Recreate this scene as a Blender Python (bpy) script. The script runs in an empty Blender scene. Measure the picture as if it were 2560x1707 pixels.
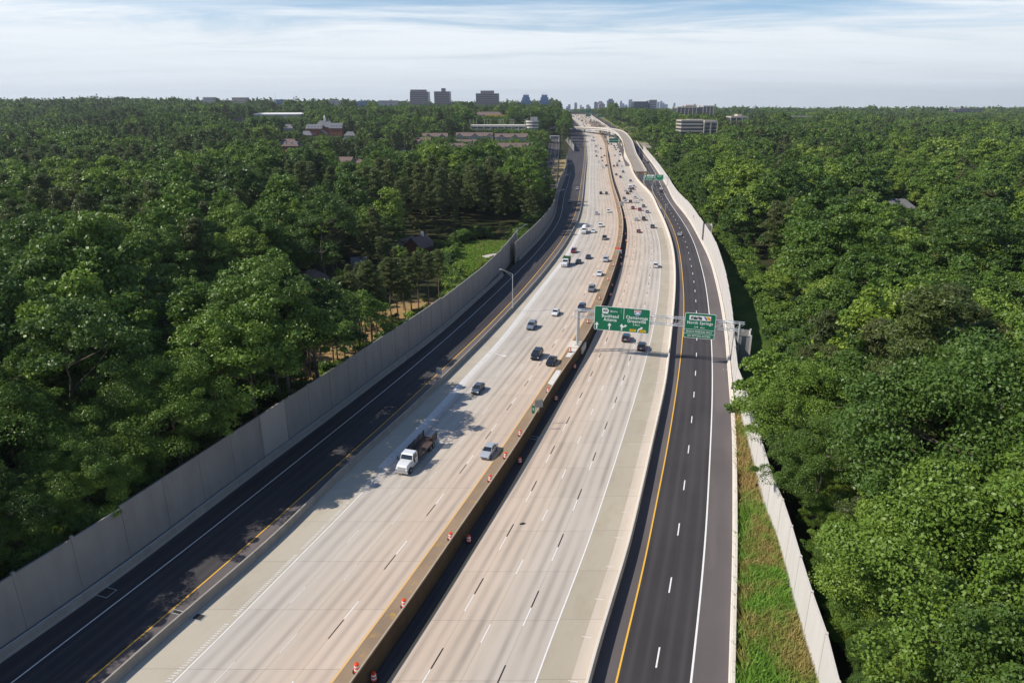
import bpy, bmesh, math, random
import numpy as np
from mathutils import Vector, Matrix, noise
R = math.radians
random.seed(7); rng = np.random.default_rng(7)
S = bpy.context.scene
COL = S.collection
# ------------------------------------------------------------ camera
H = 55.0; PITCH = R(18.9); FPX = 1707.0
cam = bpy.data.cameras.new('camera'); cam_ob = bpy.data.objects.new('camera', cam); COL.objects.link(cam_ob)
cam.sensor_width = 36; cam.lens = 36 * FPX / 2560; cam.clip_end = 60000; cam.clip_start = 0.5
cam_ob.location = (0, 0, H); cam_ob.rotation_euler = (R(90) - PITCH, 0, 0)
S.camera = cam_ob
S.view_settings.view_transform = 'Standard'; S.view_settings.look = 'None'
S.view_settings.exposure = 0.12; S.view_settings.gamma = 1.0
S.cycles.max_bounces = 6; S.cycles.diffuse_bounces = 3; S.cycles.glossy_bounces = 2
S.cycles.transmission_bounces = 3; S.cycles.transparent_max_bounces = 6; S.cycles.volume_bounces = 0
# ------------------------------------------------------------ sun and sky
SUN_EL = R(43.5); SUN_TRAVEL = R(6.5)      # light travels towards +X, a little towards +Y
sl = bpy.data.lights.new('sun', 'SUN'); sl.energy = 5.0; sl.angle = R(0.5); sl.color = (1.0, 0.93, 0.83)
so = bpy.data.objects.new('sun', sl); COL.objects.link(so)
sd = Vector((math.cos(SUN_TRAVEL) * math.cos(SUN_EL), math.sin(SUN_TRAVEL) * math.cos(SUN_EL), -math.sin(SUN_EL)))
so.rotation_euler = sd.to_track_quat('-Z', 'Y').to_euler(); so.location = (-200, 0, 300)
W = bpy.data.worlds.new('World'); S.world = W; W.use_nodes = True
wn = W.node_tree.nodes; wl = W.node_tree.links; wn.clear()
def wnode(t, **k):
    n = wn.new(t)
    for a, b in k.items():
        if a.startswith('i_'): n.inputs[int(a[2:])].default_value = b
        else: setattr(n, a, b)
    return n
sky = wnode('ShaderNodeTexSky', sky_type='NISHITA', sun_disc=False, sun_elevation=SUN_EL, altitude=300, air_density=1.0, dust_density=0.6, ozone_density=1.6)
sky.sun_rotation = math.atan2(-sd.x, -sd.y)
bg = wnode('ShaderNodeBackground', i_1=0.1); out = wnode('ShaderNodeOutputWorld')
tc = wnode('ShaderNodeTexCoord'); sep = wnode('ShaderNodeSeparateXYZ'); wl.new(tc.outputs['Generated'], sep.inputs[0])
zc = wnode('ShaderNodeMath', operation='MAXIMUM', i_1=0.012); wl.new(sep.outputs[2], zc.inputs[0])
za = wnode('ShaderNodeMath', operation='ADD', i_1=0.05); wl.new(zc.outputs[0], za.inputs[0])
dx = wnode('ShaderNodeMath', operation='DIVIDE'); dy = wnode('ShaderNodeMath', operation='DIVIDE')
wl.new(sep.outputs[0], dx.inputs[0]); wl.new(za.outputs[0], dx.inputs[1]); wl.new(sep.outputs[1], dy.inputs[0]); wl.new(za.outputs[0], dy.inputs[1])
cmb = wnode('ShaderNodeCombineXYZ'); wl.new(dx.outputs[0], cmb.inputs[0]); wl.new(dy.outputs[0], cmb.inputs[1])
mp = wnode('ShaderNodeMapping'); mp.inputs['Rotation'].default_value = (0, 0, R(12)); mp.inputs['Scale'].default_value = (0.30, 0.75, 1); mp.inputs['Location'].default_value = (2.3, 5.9, 0); wl.new(cmb.outputs[0], mp.inputs[0])
nz = wnode('ShaderNodeTexNoise'); nz.inputs['Scale'].default_value = 1.0; nz.inputs['Detail'].default_value = 9; nz.inputs['Roughness'].default_value = 0.64; nz.inputs['Distortion'].default_value = 0.6
wl.new(mp.outputs[0], nz.inputs['Vector'])
# cloud cover: full veil near the horizon, thinner towards the zenith
veil = wnode('ShaderNodeMapRange'); veil.inputs[1].default_value = 0.035; veil.inputs[2].default_value = 0.14; veil.inputs[3].default_value = 0.36; veil.inputs[4].default_value = -0.06; wl.new(sep.outputs[2], veil.inputs[0])
ad = wnode('ShaderNodeMath', operation='ADD'); wl.new(nz.outputs[0], ad.inputs[0]); wl.new(veil.outputs[0], ad.inputs[1])
mr = wnode('ShaderNodeMapRange'); mr.interpolation_type = 'SMOOTHSTEP'; mr.inputs[1].default_value = 0.36; mr.inputs[2].default_value = 0.70; wl.new(ad.outputs[0], mr.inputs[0])
# thin cloud fades out overhead (well above the frame)
fd = wnode('ShaderNodeMapRange'); fd.interpolation_type = 'SMOOTHSTEP'; fd.inputs[1].default_value = 0.15; fd.inputs[2].default_value = 0.26; fd.inputs[3].default_value = 1.0; fd.inputs[4].default_value = 0.04; wl.new(sep.outputs[2], fd.inputs[0])
mk = wnode('ShaderNodeMath', operation='MULTIPLY'); wl.new(mr.outputs[0], mk.inputs[0]); wl.new(fd.outputs[0], mk.inputs[1])
cr = wnode('ShaderNodeValToRGB'); cr.color_ramp.elements[0].position = 0.0; cr.color_ramp.elements[0].color = (7.7, 8.35, 8.9, 1); cr.color_ramp.elements[1].position = 0.11; cr.color_ramp.elements[1].color = (8.6, 9.1, 9.6, 1)
wl.new(sep.outputs[2], cr.inputs[0])
skm = wnode('ShaderNodeMix', data_type='RGBA', blend_type='MULTIPLY'); skm.inputs[0].default_value = 1.0; wl.new(sky.outputs[0], skm.inputs[6]); skm.inputs[7].default_value = (1.0, 1.12, 1.26, 1)
mx = wnode('ShaderNodeMix', data_type='RGBA'); wl.new(mk.outputs[0], mx.inputs[0]); wl.new(skm.outputs[2], mx.inputs[6]); wl.new(cr.outputs[0], mx.inputs[7])
cm2 = wnode('ShaderNodeMapRange'); cm2.inputs[1].default_value = 0.3; cm2.inputs[2].default_value = 0.7; cm2.inputs[3].default_value = 0.93; cm2.inputs[4].default_value = 1.04; wl.new(nz.outputs[0], cm2.inputs[0])
cms = wnode('ShaderNodeVectorMath', operation='SCALE'); wl.new(cr.outputs[0], cms.inputs[0]); wl.new(cm2.outputs[0], cms.inputs[3]); wl.new(cms.outputs[0], mx.inputs[7])
wl.new(mx.outputs[2], bg.inputs[0]); wl.new(bg.outputs[0], out.inputs[0])

# ------------------------------------------------------------ helpers
def tag(o, label=None, cat=None, group=None, kind=None):
    if label: o['label'] = label
    if cat: o['category'] = cat
    if group: o['group'] = group
    if kind: o['kind'] = kind
    return o
def empty(name, loc=(0, 0, 0), rz=0.0, label=None, cat=None, group=None):
    o = bpy.data.objects.new(name, None); COL.objects.link(o); o.location = loc; o.rotation_euler = (0, 0, rz); o.empty_display_size = 0.5
    return tag(o, label, cat, group)
def link(name, me, parent=None, loc=None, rz=0.0):
    o = bpy.data.objects.new(name, me); COL.objects.link(o)
    if parent: o.parent = parent
    if loc is not None: o.location = loc
    if rz: o.rotation_euler = (0, 0, rz)
    return o
class MB:
    """collects vertices and faces, then links them as one mesh object"""
    def __init__(s): s.v = []; s.f = []; s.m = []; s.uv = []; s.useuv = False
    def face(s, idx, mi=0): s.f.append(tuple(idx)); s.m.append(mi)
    def quad(s, a, b, c, d, mi=0):
        n = len(s.v); s.v += [tuple(a), tuple(b), tuple(c), tuple(d)]; s.face((n, n+1, n+2, n+3), mi); return s
    def poly(s, pts, mi=0):
        n = len(s.v); s.v += [tuple(p) for p in pts]; s.face(range(n, n + len(pts)), mi); return s
    def box(s, x0, x1, y0, y1, z0, z1, mi=0, M=None):
        c = [(x0,y0,z0),(x1,y0,z0),(x1,y1,z0),(x0,y1,z0),(x0,y0,z1),(x1,y0,z1),(x1,y1,z1),(x0,y1,z1)]
        if M is not None: c = [tuple(M @ Vector(p)) for p in c]
        n = len(s.v); s.v += c
        for q in ((0,3,2,1),(4,5,6,7),(0,1,5,4),(1,2,6,5),(2,3,7,6),(3,0,4,7)): s.face([n+i for i in q], mi)
        return s
    def hexa(s, b, t, mi=0):
        """bottom ring b and top ring t of equal length"""
        n = len(s.v); k = len(b); s.v += [tuple(p) for p in b] + [tuple(p) for p in t]
        s.face([n+i for i in range(k)][::-1], mi); s.face([n+k+i for i in range(k)], mi)
        for i in range(k): j = (i+1) % k; s.face((n+i, n+j, n+k+j, n+k+i), mi)
        return s
    def tube(s, p, q, r, r2=None, k=8, mi=0, caps=True):
        p = Vector(p); q = Vector(q); d = (q-p)
        if d.length < 1e-6: return s
        d.normalize(); a = d.orthogonal().normalized(); b = d.cross(a); r2 = r if r2 is None else r2
        A = [p + (a*math.cos(t)+b*math.sin(t))*r for t in [2*math.pi*i/k for i in range(k)]]
        B = [q + (a*math.cos(t)+b*math.sin(t))*r2 for t in [2*math.pi*i/k for i in range(k)]]
        n = len(s.v); s.v += [tuple(x) for x in A+B]
        for i in range(k): j = (i+1) % k; s.face((n+i, n+j, n+k+j, n+k+i), mi)
        if caps: s.face([n+i for i in range(k)][::-1], mi); s.face([n+k+i for i in range(k)], mi)
        return s
    def lathe(s, prof, k=16, mi=0, c=(0, 0, 0), mats=None):
        n = len(s.v); m = len(prof)
        for i in range(k):
            t = 2*math.pi*i/k
            for (r, z) in prof: s.v.append((c[0]+r*math.cos(t), c[1]+r*math.sin(t), c[2]+z))
        for i in range(k):
            j = (i+1) % k
            for q in range(m-1): s.face((n+i*m+q, n+j*m+q, n+j*m+q+1, n+i*m+q+1), mats[q] if mats else mi)
        return s
    def loft(s, secs, mi=0, close=True, caps=True):
        n = len(s.v); k = len(secs[0])
        for sec in secs: s.v += [tuple(p) for p in sec]
        for a in range(len(secs)-1):
            for i in range(k if close else k-1):
                j = (i+1) % k; s.face((n+a*k+i, n+a*k+j, n+(a+1)*k+j, n+(a+1)*k+i), mi)
        if caps and close:
            s.face([n+i for i in range(k)][::-1], mi); s.face([n+(len(secs)-1)*k+i for i in range(k)], mi)
        return s
    def mesh(s, name, mats):
        me = bpy.data.meshes.new(name); me.from_pydata(s.v, [], s.f)
        for m in (mats if isinstance(mats, (list, tuple)) else [mats]): me.materials.append(m)
        if len(me.materials) > 1: me.polygons.foreach_set('material_index', s.m)
        bm = bmesh.new(); bm.from_mesh(me); bmesh.ops.recalc_face_normals(bm, faces=bm.faces); bm.to_mesh(me); bm.free()
        return me
    def build(s, name, mats, parent=None, loc=None, rz=0.0, smooth=False, bevel=0):
        me = s.mesh(name, mats)
        if bevel:
            bm = bmesh.new(); bm.from_mesh(me); bmesh.ops.remove_doubles(bm, verts=bm.verts, dist=1e-4)
            bmesh.ops.bevel(bm, geom=list(bm.edges), offset=bevel, segments=1, affect='EDGES', profile=0.5, clamp_overlap=True); bm.to_mesh(me); bm.free()
        if smooth: me.polygons.foreach_set('use_smooth', [True]*len(me.polygons))
        return link(name, me, parent, loc, rz)
# ------------------------------------------------------------ materials
def srgb(r, g, b):
    f = lambda c: (c/255/12.92) if c/255 <= 0.04045 else ((c/255+0.055)/1.055)**2.4
    return (f(r), f(g), f(b), 1)
class NT:
    def __init__(s, name):
        s.mat = bpy.data.materials.new(name); s.mat.use_nodes = True; s.t = s.mat.node_tree; s.t.nodes.clear()
        s.out = s.t.nodes.new('ShaderNodeOutputMaterial'); s.b = s.t.nodes.new('ShaderNodeBsdfPrincipled'); s.t.links.new(s.b.outputs[0], s.out.inputs[0])
        s.b.inputs['Specular IOR Level'].default_value = 0.3
    def n(s, t, **k):
        x = s.t.nodes.new(t)
        for a, b in k.items(): setattr(x, a, b)
        return x
    def l(s, a, b): s.t.links.new(a, b)
    def val(s, x, inp):
        if isinstance(x, (int, float)): inp.default_value = x
        elif isinstance(x, tuple): inp.default_value = x
        else: s.l(x, inp)
    def math(s, op, a, b=0.0, c=None):
        x = s.n('ShaderNodeMath', operation=op); s.val(a, x.inputs[0]); s.val(b, x.inputs[1])
        if c is not None: s.val(c, x.inputs[2])
        return x.outputs[0]
    def mix(s, f, a, b, mode='MIX'):
        x = s.n('ShaderNodeMix', data_type='RGBA', blend_type=mode); s.val(f, x.inputs[0]); s.val(a, x.inputs[6]); s.val(b, x.inputs[7]); return x.outputs[2]
    def noise(s, vec, scale, detail=4, rough=0.55, sc=None):
        if sc: 
            m = s.n('ShaderNodeMapping'); m.inputs['Scale'].default_value = sc; s.l(vec, m.inputs[0]); vec = m.outputs[0]
        x = s.n('ShaderNodeTexNoise'); x.inputs['Scale'].default_value = scale; x.inputs['Detail'].default_value = detail; x.inputs['Roughness'].default_value = rough; s.l(vec, x.inputs['Vector']); return x.outputs[0]
    def rng(s, v, a, b, c=0.0, d=1.0, smooth=False):
        x = s.n('ShaderNodeMapRange'); x.interpolation_type = 'SMOOTHSTEP' if smooth else 'LINEAR'; s.val(v, x.inputs[0])
        for i, q in enumerate((a, b, c, d)): s.val(q, x.inputs[i+1])
        return x.outputs[0]
    def obj(s): return s.n('ShaderNodeTexCoord').outputs['Object']
    def pos(s): return s.n('ShaderNodeNewGeometry').outputs['Position']
    def uv(s):
        x = s.n('ShaderNodeUVMap'); y = s.n('ShaderNodeSeparateXYZ'); s.l(x.outputs[0], y.inputs[0]); return x.outputs[0], y.outputs[0], y.outputs[1]
    def bump(s, h, strength=0.3, dist=0.02):
        x = s.n('ShaderNodeBump'); x.inputs['Strength'].default_value = strength; x.inputs['Distance'].default_value = dist; s.l(h, x.inputs['Height']); s.l(x.outputs[0], s.b.inputs['Normal'])
def plain(name, col, rough=0.6, metal=0.0, var=0.12, scale=1.5, spec=0.3, emit=None):
    t = NT(name); c = col if len(col) == 4 else col+(1,)
    if var:
        f = t.noise(t.obj(), scale, 5); f2 = t.rng(f, 0.3, 0.7, 1-var, 1+var)
        x = t.n('ShaderNodeVectorMath', operation='SCALE'); x.inputs[0].default_value = c[:3]; t.l(f2, x.inputs[3]); t.l(x.outputs[0], t.b.inputs['Base Color'])
    else: t.b.inputs['Base Color'].default_value = c
    t.b.inputs['Roughness'].default_value = rough; t.b.inputs['Metallic'].default_value = metal; t.b.inputs['Specular IOR Level'].default_value = spec
    return t.mat
def concrete_lane(name, ramp, streak=0.32, jointx=True, stain=0.0, tint=None):
    """concrete pavement: u counts lanes, v is metres along the road"""
    t = NT(name); uv, u, v = t.uv(); P = t.pos()
    cr_ = t.n('ShaderNodeValToRGB'); els = cr_.color_ramp.elements
    for i, (p, c) in enumerate(ramp):
        e = els[i] if i < 2 else els.new(p); e.position = p; e.color = c
    un = t.math('DIVIDE', u, 5.0); t.l(un, cr_.inputs[0]); col = cr_.outputs[0]
    fr = t.math('FRACT', u)
    def bump_at(c, w): return t.rng(t.math('ABSOLUTE', t.math('SUBTRACT', fr, c)), 0.0, w, 1.0, 0.0, True)
    wob = t.rng(t.noise(uv, 1.0, 4, 0.6, (1.2, 0.035, 1)), 0.36, 0.68, 0.12, 1.0)
    st = t.math('MULTIPLY', t.math('ADD', bump_at(0.29, 0.18), bump_at(0.73, 0.18)), wob)
    st = t.math('MULTIPLY', st, streak)
    fine = t.noise(uv, 1.0, 3, 0.6, (9.0, 0.05, 1)); st = t.math('ADD', st, t.rng(fine, 0.35, 0.8, -0.02, 0.05))
    col = t.mix(st, col, (0.16, 0.145, 0.13, 1))
    big = t.noise(P, 0.03, 5, 0.6); col = t.mix(t.rng(big, 0.35, 0.7, 0.0, 0.22), col, (0.62, 0.58, 0.52, 1), 'MULTIPLY')
    slabn = t.math('FLOOR', t.math('DIVIDE', v, 9.1)); sl_ = t.math('FLOOR', u)
    cb = t.n('ShaderNodeCombineXYZ'); t.l(slabn, cb.inputs[0]); t.l(sl_, cb.inputs[1]); wn_ = t.n('ShaderNodeTexWhiteNoise', noise_dimensions='2D'); t.l(cb.outputs[0], wn_.inputs[0])
    col = t.mix(t.rng(wn_.outputs[0], 0, 1, 0, 0.17), col, (0.5, 0.5, 0.5, 1), 'MULTIPLY')
    sp = t.noise(P, 2.2, 6, 0.7); col = t.mix(t.rng(sp, 0.62, 0.8, 0.0, 0.25), col, (0.2, 0.17, 0.13, 1))
    tj = t.math('ABSOLUTE', t.math('SUBTRACT', t.math('FRACT', t.math('DIVIDE', v, 9.1)), 0.5)); tjm = t.rng(tj, 0.495, 0.499, 0.0, 0.55)
    col = t.mix(tjm, col, (0.13, 0.11, 0.09, 1))
    if jointx:
        lj = t.math('ABSOLUTE', t.math('SUBTRACT', fr, 0.5)); ljm = t.rng(lj, 0.490, 0.495, 0.0, 0.42); col = t.mix(ljm, col, (0.12, 0.10, 0.08, 1))
    if stain:
        s2 = t.noise(uv, 1.0, 5, 0.65, (1.2, 0.12, 1)); col = t.mix(t.rng(s2, 0.5, 0.75, 0.0, stain), col, (0.24, 0.17, 0.09, 1))
    t.l(col, t.b.inputs['Base Color']); t.b.inputs['Roughness'].default_value = 0.85; t.b.inputs['Specular IOR Level'].default_value = 0.15
    t.bump(t.noise(P, 6, 5, 0.7), 0.25, 0.01)
    return t.mat
def asphalt(name, c0, c1, worn=0.25):
    t = NT(name); uv, u, v = t.uv(); P = t.pos()
    fr = t.math('FRACT', u)
    wob = t.noise(uv, 1.0, 4, 0.6, (3.0, 0.02, 1)); big = t.noise(P, 0.05, 5, 0.6)
    col = t.mix(t.rng(big, 0.3, 0.7), c0, c1)
    st = t.math('ADD', t.rng(t.math('ABSOLUTE', t.math('SUBTRACT', fr, 0.28)), 0, 0.16, 1, 0, True), t.rng(t.math('ABSOLUTE', t.math('SUBTRACT', fr, 0.72)), 0, 0.16, 1, 0, True))
    col = t.mix(t.math('MULTIPLY', t.math('MULTIPLY', st, t.rng(wob, 0.3, 0.7, 0.2, 1.0)), worn), col, (c1[0]*1.5, c1[1]*1.5, c1[2]*1.5, 1))
    seam = t.math('ABSOLUTE', t.math('SUBTRACT', t.math('FRACT', t.math('ADD', u, 0.04)), 0.5)); col = t.mix(t.rng(seam, 0.488, 0.494, 0, 0.45), col, (0.02, 0.018, 0.018, 1))
    pt = t.noise(uv, 1.0, 3, 0.5, (0.35, 0.012, 1)); col = t.mix(t.rng(pt, 0.52, 0.56, 0, 0.35), col, (c1[0]*1.35, c1[1]*1.33, c1[2]*1.3, 1))
    sp = t.noise(P, 9, 5, 0.8); col = t.mix(t.rng(sp, 0.55, 0.8, 0, 0.3), col, (c1[0]*2.0, c1[1]*2.0, c1[2]*2.0, 1))
    t.l(col, t.b.inputs['Base Color']); t.b.inputs['Roughness'].default_value = 0.8; t.b.inputs['Specular IOR Level'].default_value = 0.25
    t.bump(sp, 0.3, 0.01)
    return t.mat
M = {}
PK = (0.58, 0.47, 0.375, 1); GRY = (0.53, 0.472, 0.41, 1); BGE = (0.555, 0.47, 0.383, 1)
M['lanes_left'] = concrete_lane('left_carriageway_concrete', [(0.0, (0.51, 0.47, 0.43, 1)), (0.35, (0.52, 0.47, 0.41, 1)), (0.62, BGE), (0.8, PK)], 0.5)
M['lanes_right'] = concrete_lane('right_carriageway_concrete', [(0.0, PK), (0.2, PK), (0.38, BGE), (0.6, GRY)], 0.62)
M['shoulder_new'] = concrete_lane('outer_shoulder_concrete', [(0.0, (0.48, 0.43, 0.345, 1)), (1.0, (0.48, 0.43, 0.345, 1))], 0.0, False, 0.25)
M['shoulder_tan'] = concrete_lane('inner_shoulder_concrete', [(0.0, (0.435, 0.385, 0.30, 1)), (0.5, (0.435, 0.385, 0.30, 1)), (1.0, (0.435, 0.385, 0.30, 1))], 0.0, False, 0.3)
M['gutter'] = concrete_lane('gutter_concrete', [(0.0, (0.55, 0.48, 0.40, 1)), (1.0, (0.55, 0.48, 0.40, 1))], 0.0, False, 0.2)
M['asphalt'] = asphalt('dark_asphalt', (0.036, 0.032, 0.034, 1), (0.054, 0.049, 0.051, 1), 0.55)
M['asphalt_shoulder'] = asphalt('worn_asphalt', (0.095, 0.082, 0.082, 1), (0.125, 0.108, 0.105, 1), 0.05)
def paint_mat(name, c, wear=0.25):
    t = NT(name); f = t.noise(t.pos(), 1.6, 6, 0.75); t.l(t.mix(t.rng(f, 0.5, 0.75, 0, wear), c, (0.35, 0.32, 0.28, 1)), t.b.inputs['Base Color']); t.b.inputs['Roughness'].default_value = 0.7
    return t.mat
M['white_line'] = paint_mat('white_road_paint', (0.74, 0.73, 0.70, 1), 0.35)
M['yellow_line'] = paint_mat('yellow_road_paint', (0.75, 0.42, 0.05, 1), 0.3)
M['pale_yellow_line'] = paint_mat('faded_yellow_road_paint', (0.68, 0.42, 0.16, 1), 0.5)
M['black_line'] = paint_mat('black_road_paint', (0.03, 0.028, 0.026, 1), 0.1)
def wall_mat(name, c, streak=0.35, horiz=False):
    t = NT(name); P = t.pos(); n1 = t.noise(P, 0.6, 6, 0.65, (1, 1, 0.25)); n2 = t.noise(P, 6, 5, 0.7)
    col = t.mix(t.rng(n1, 0.35, 0.75, 0, streak), c, (c[0]*0.62, c[1]*0.6, c[2]*0.57, 1)); col = t.mix(t.rng(n2, 0.4, 0.7, 0, 0.2), col, (c[0]*0.8, c[1]*0.8, c[2]*0.8, 1))
    t.l(col, t.b.inputs['Base Color']); t.b.inputs['Roughness'].default_value = 0.9; t.b.inputs['Specular IOR Level'].default_value = 0.15; t.bump(n2, 0.3, 0.02)
    return t.mat
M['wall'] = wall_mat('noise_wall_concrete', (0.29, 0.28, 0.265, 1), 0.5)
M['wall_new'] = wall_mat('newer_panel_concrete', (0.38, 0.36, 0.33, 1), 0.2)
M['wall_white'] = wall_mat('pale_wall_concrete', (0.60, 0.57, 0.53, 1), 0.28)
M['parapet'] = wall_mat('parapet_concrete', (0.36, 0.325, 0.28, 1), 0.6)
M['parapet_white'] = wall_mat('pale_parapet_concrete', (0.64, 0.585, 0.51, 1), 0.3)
M['median_face'] = wall_mat('stained_shade_darkened_concrete', (0.10, 0.07, 0.042, 1), 0.9)  # stained concrete, its colour also darkened to carry the shade on this face
M['median_top'] = wall_mat('stained_barrier_concrete', (0.42, 0.355, 0.27, 1), 0.5)
t = NT('stained_median_shoulder'); P_ = t.pos(); a_ = t.noise(P_, 0.7, 6, 0.75); b_ = t.noise(P_, 0.12, 5, 0.6)
c_ = t.mix(t.rng(b_, 0.3, 0.7), (0.20, 0.148, 0.10, 1), (0.31, 0.225, 0.15, 1)); c_ = t.mix(t.rng(a_, 0.58, 0.66, 0, 0.85), c_, (0.42, 0.25, 0.06, 1)); t.l(c_, t.b.inputs['Base Color']); t.b.inputs['Roughness'].default_value = 0.95; M['median_shoulder'] = t.mat
M['steel'] = plain('galvanised_steel', (0.50, 0.52, 0.53), 0.45, 0.35, 0.1, 3)
M['pole'] = plain('lamp_post_aluminium', (0.55, 0.56, 0.56), 0.45, 0.3, 0.05)
M['sign_green'] = plain('sign_green_sheeting', (0.006, 0.145, 0.07), 0.45, 0, 0.06, 0.6)
M['sign_white'] = plain('sign_white_sheeting', (0.78, 0.80, 0.80), 0.5, 0, 0.03)
M['sign_back'] = plain('sign_back_aluminium', (0.36, 0.36, 0.36), 0.5, 0.2, 0.1)
M['sign_yellow'] = plain('sign_yellow_sheeting', (0.85, 0.50, 0.01), 0.5, 0, 0)
M['sign_black'] = plain('sign_black', (0.012, 0.012, 0.014), 0.5, 0, 0)
M['sign_blue'] = plain('sign_blue', (0.02, 0.10, 0.45), 0.5, 0, 0)
M['sign_red'] = plain('sign_red', (0.55, 0.03, 0.03), 0.5, 0, 0)
M['sign_orange'] = plain('sign_orange', (0.80, 0.20, 0.03), 0.5, 0, 0)
M['orange'] = plain('orange_plastic', (0.75, 0.075, 0.015), 0.5, 0, 0.08)
M['rubber'] = plain('black_rubber', (0.02, 0.02, 0.02), 0.85, 0, 0.1)
M['iron'] = plain('cast_iron_grate', (0.06, 0.055, 0.05), 0.7, 0.3, 0.3, 3)
M['soil'] = plain('bare_soil', (0.40, 0.22, 0.10), 0.95, 0, 0.35, 0.5)
HAZE = 0.00006
# ------------------------------------------------------------ the lie of the land
def interp(pts, x):
    if x <= pts[0][0]: return pts[0][1]
    for (a, b), (c, d) in zip(pts, pts[1:]):
        if x <= c: return b + (d-b)*(x-a)/(c-a)
    return pts[-1][1]
def smooth01(x, a, b):
    t = max(0.0, min(1.0, (x-a)/(b-a))); return t*t*(3-2*t)
ZR = [(0,0),(650,0),(800,1.2),(900,5),(1110,16.5),(1200,21),(1500,29),(2000,35),(2500,37),(4000,38)]
def zr(Y): return sum(interp(ZR, Y+d) for d in (-40, -20, 0, 20, 40))/5 if Y > 600 else 0.0
def zl(Y): return zr(Y) + 1.5*(1-smooth01(Y, 150, 520))
ct, st_ = math.cos(PITCH), math.sin(PITCH)
def ray(px, py):
    dx = (px-1280)/FPX; dy = (py-853.5)/FPX
    return Vector((dx, ct-dy*st_, -st_-dy*ct))
def survey(px, py, z=0.0):
    """ground point seen along a bearing, on a level (or a level that follows the road)"""
    r = ray(px, py)
    if callable(z):
        zz = 0.0
        for _ in range(60):
            t = (zz-H)/r.z; zz = 0.5*zz+0.5*z(min(r.y*t, 3900))
        t = (zz-H)/r.z
    else: t = (z-H)/r.z
    return r.x*t, r.y*t
def atY(px, py, Y):
    r = ray(px, py); t = Y/r.y; return r.x*t, H+r.z*t
def proj(X, Y, Z):
    zc_ = Y*ct-(Z-H)*st_; v = -(Y*st_+(Z-H)*ct); return 1280+FPX*X/zc_, 853.5+FPX*v/zc_
class Curve:
    """X as a smooth function of Y through surveyed points"""
    def __init__(s, pts, z=None, world=False, sm=0.0):
        p = [tuple(q) for q in pts] if world else [survey(a, b, z) for a, b in pts]
        p = sorted((y, x) for x, y in p)
        q = [p[0]]
        for a in p[1:]:
            if a[0]-q[-1][0] > 1.0: q.append(a)
        s.y = np.array([a[0] for a in q]); s.x = np.array([a[1] for a in q]); y, x = s.y, s.x
        h = np.diff(y); d = np.diff(x)/h; m = np.zeros(len(x)); m[0] = d[0]; m[-1] = d[-1]
        for i in range(1, len(x)-1): m[i] = (d[i-1]*h[i]+d[i]*h[i-1])/(h[i]+h[i-1])
        s.m = m; s.sm = sm
    def raw(s, Y):
        y, x, m = s.y, s.x, s.m
        if Y <= y[0]: return float(x[0]+m[0]*(Y-y[0]))
        if Y >= y[-1]: return float(x[-1]+m[-1]*(Y-y[-1]))
        i = int(np.searchsorted(y, Y)-1); h = y[i+1]-y[i]; t = (Y-y[i])/h
        return float((2*t**3-3*t*t+1)*x[i]+(t**3-2*t*t+t)*h*m[i]+(-2*t**3+3*t*t)*x[i+1]+(t**3-t*t)*h*m[i+1])
    def __call__(s, Y):
        w = 0.05*Y+4
        return sum(s.raw(Y+w*k) for k in (-1, -0.5, 0, 0.5, 1))/5
LW = Curve([(0,1658),(300,1446),(541,1259),(857,1022),(1000,912),(1083,850),(1150,790),(1206,740),(1252,697),(1304,646.7),(1344,606),(1382,555),(1395,500),(1398,485.4),(1407,461.6),(1416,439.5),(1418.5,414),(1419.3,383.4),(1428,352),(1427,330),(1412,300)], zl)
LWh = Curve([(27.6,1707),(297.6,1500),(363.8,1450),(619,1250),(870,1050),(1000,944.6),(1111.6,850),(1282.7,691),(1333.7,640),(1371.8,591.8),(1398.6,551),(1407.4,510),(1410.8,488.8),(1421,456.5),(1426.5,434.4),(1429,400),(1436,365),(1440,336),(1436,318)], zl)
LYe = Curve([(214.7,1707),(457,1500),(516.8,1450),(744,1250),(788.8,1210),(969,1050),(1076.5,950),(1183.9,850),(1281,752),(1376,640),(1397.3,612),(1429,557.4),(1444.4,510),(1450,471.8),(1455.9,434.4),(1460,397),(1461,380),(1457,343),(1450,322),(1432,300)], zl)
LBr = Curve([(293,1707),(523,1500),(585,1450),(797,1250),(834.7,1210),(1010,1050),(1112.7,950),(1212.6,850),(1282.7,776),(1396.6,640),(1419,606),(1444.5,557),(1456,510),(1460,473.5),(1463.5,434),(1467,398.7),(1466,380),(1463,351),(1458.8,330.5),(1449.7,315),(1433,299),(1420,290),(1412,286)], zl)
LSh = Curve([(431.5,1707),(642,1500),(689,1450),(889,1250),(924.8,1210),(1081,1050),(1170,950),(1262.5,850),(1330,759),(1405,662),(1419,642.9),(1445.8,591.8),(1463.7,557),(1471,510),(1473,456.5),(1475.4,405.5),(1476,380),(1469.6,343),(1458,316),(1442,299.5),(1428,290),(1419,286)], zl)
MYl = Curve([(827,1707),(982,1500),(1018.5,1450),(1163,1250),(1191.8,1210),(1300.7,1050),(1367.8,950),(1431.5,850),(1473,776),(1507,699.5),(1541.5,604.6),(1546,551),(1539,510),(1530.7,477.8),(1522,439.5),(1515.4,397),(1513.7,380),(1514.3,376),(1508.5,351),(1499.4,334.6),(1493.6,326),(1479.5,315.6),(1467,304.8),(1454.6,293),(1446,285)], zl)
MBt = Curve([(878,1707),(1061,1450),(1197,1250),(1225.8,1210),(1331,1050),(1391,950),(1461,850),(1524,708),(1546,640),(1555.5,595.7),(1558.7,557),(1550,510),(1535,465),(1525.6,422.5),(1518.8,380)], lambda Y: zl(Y)+0.85)
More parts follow.
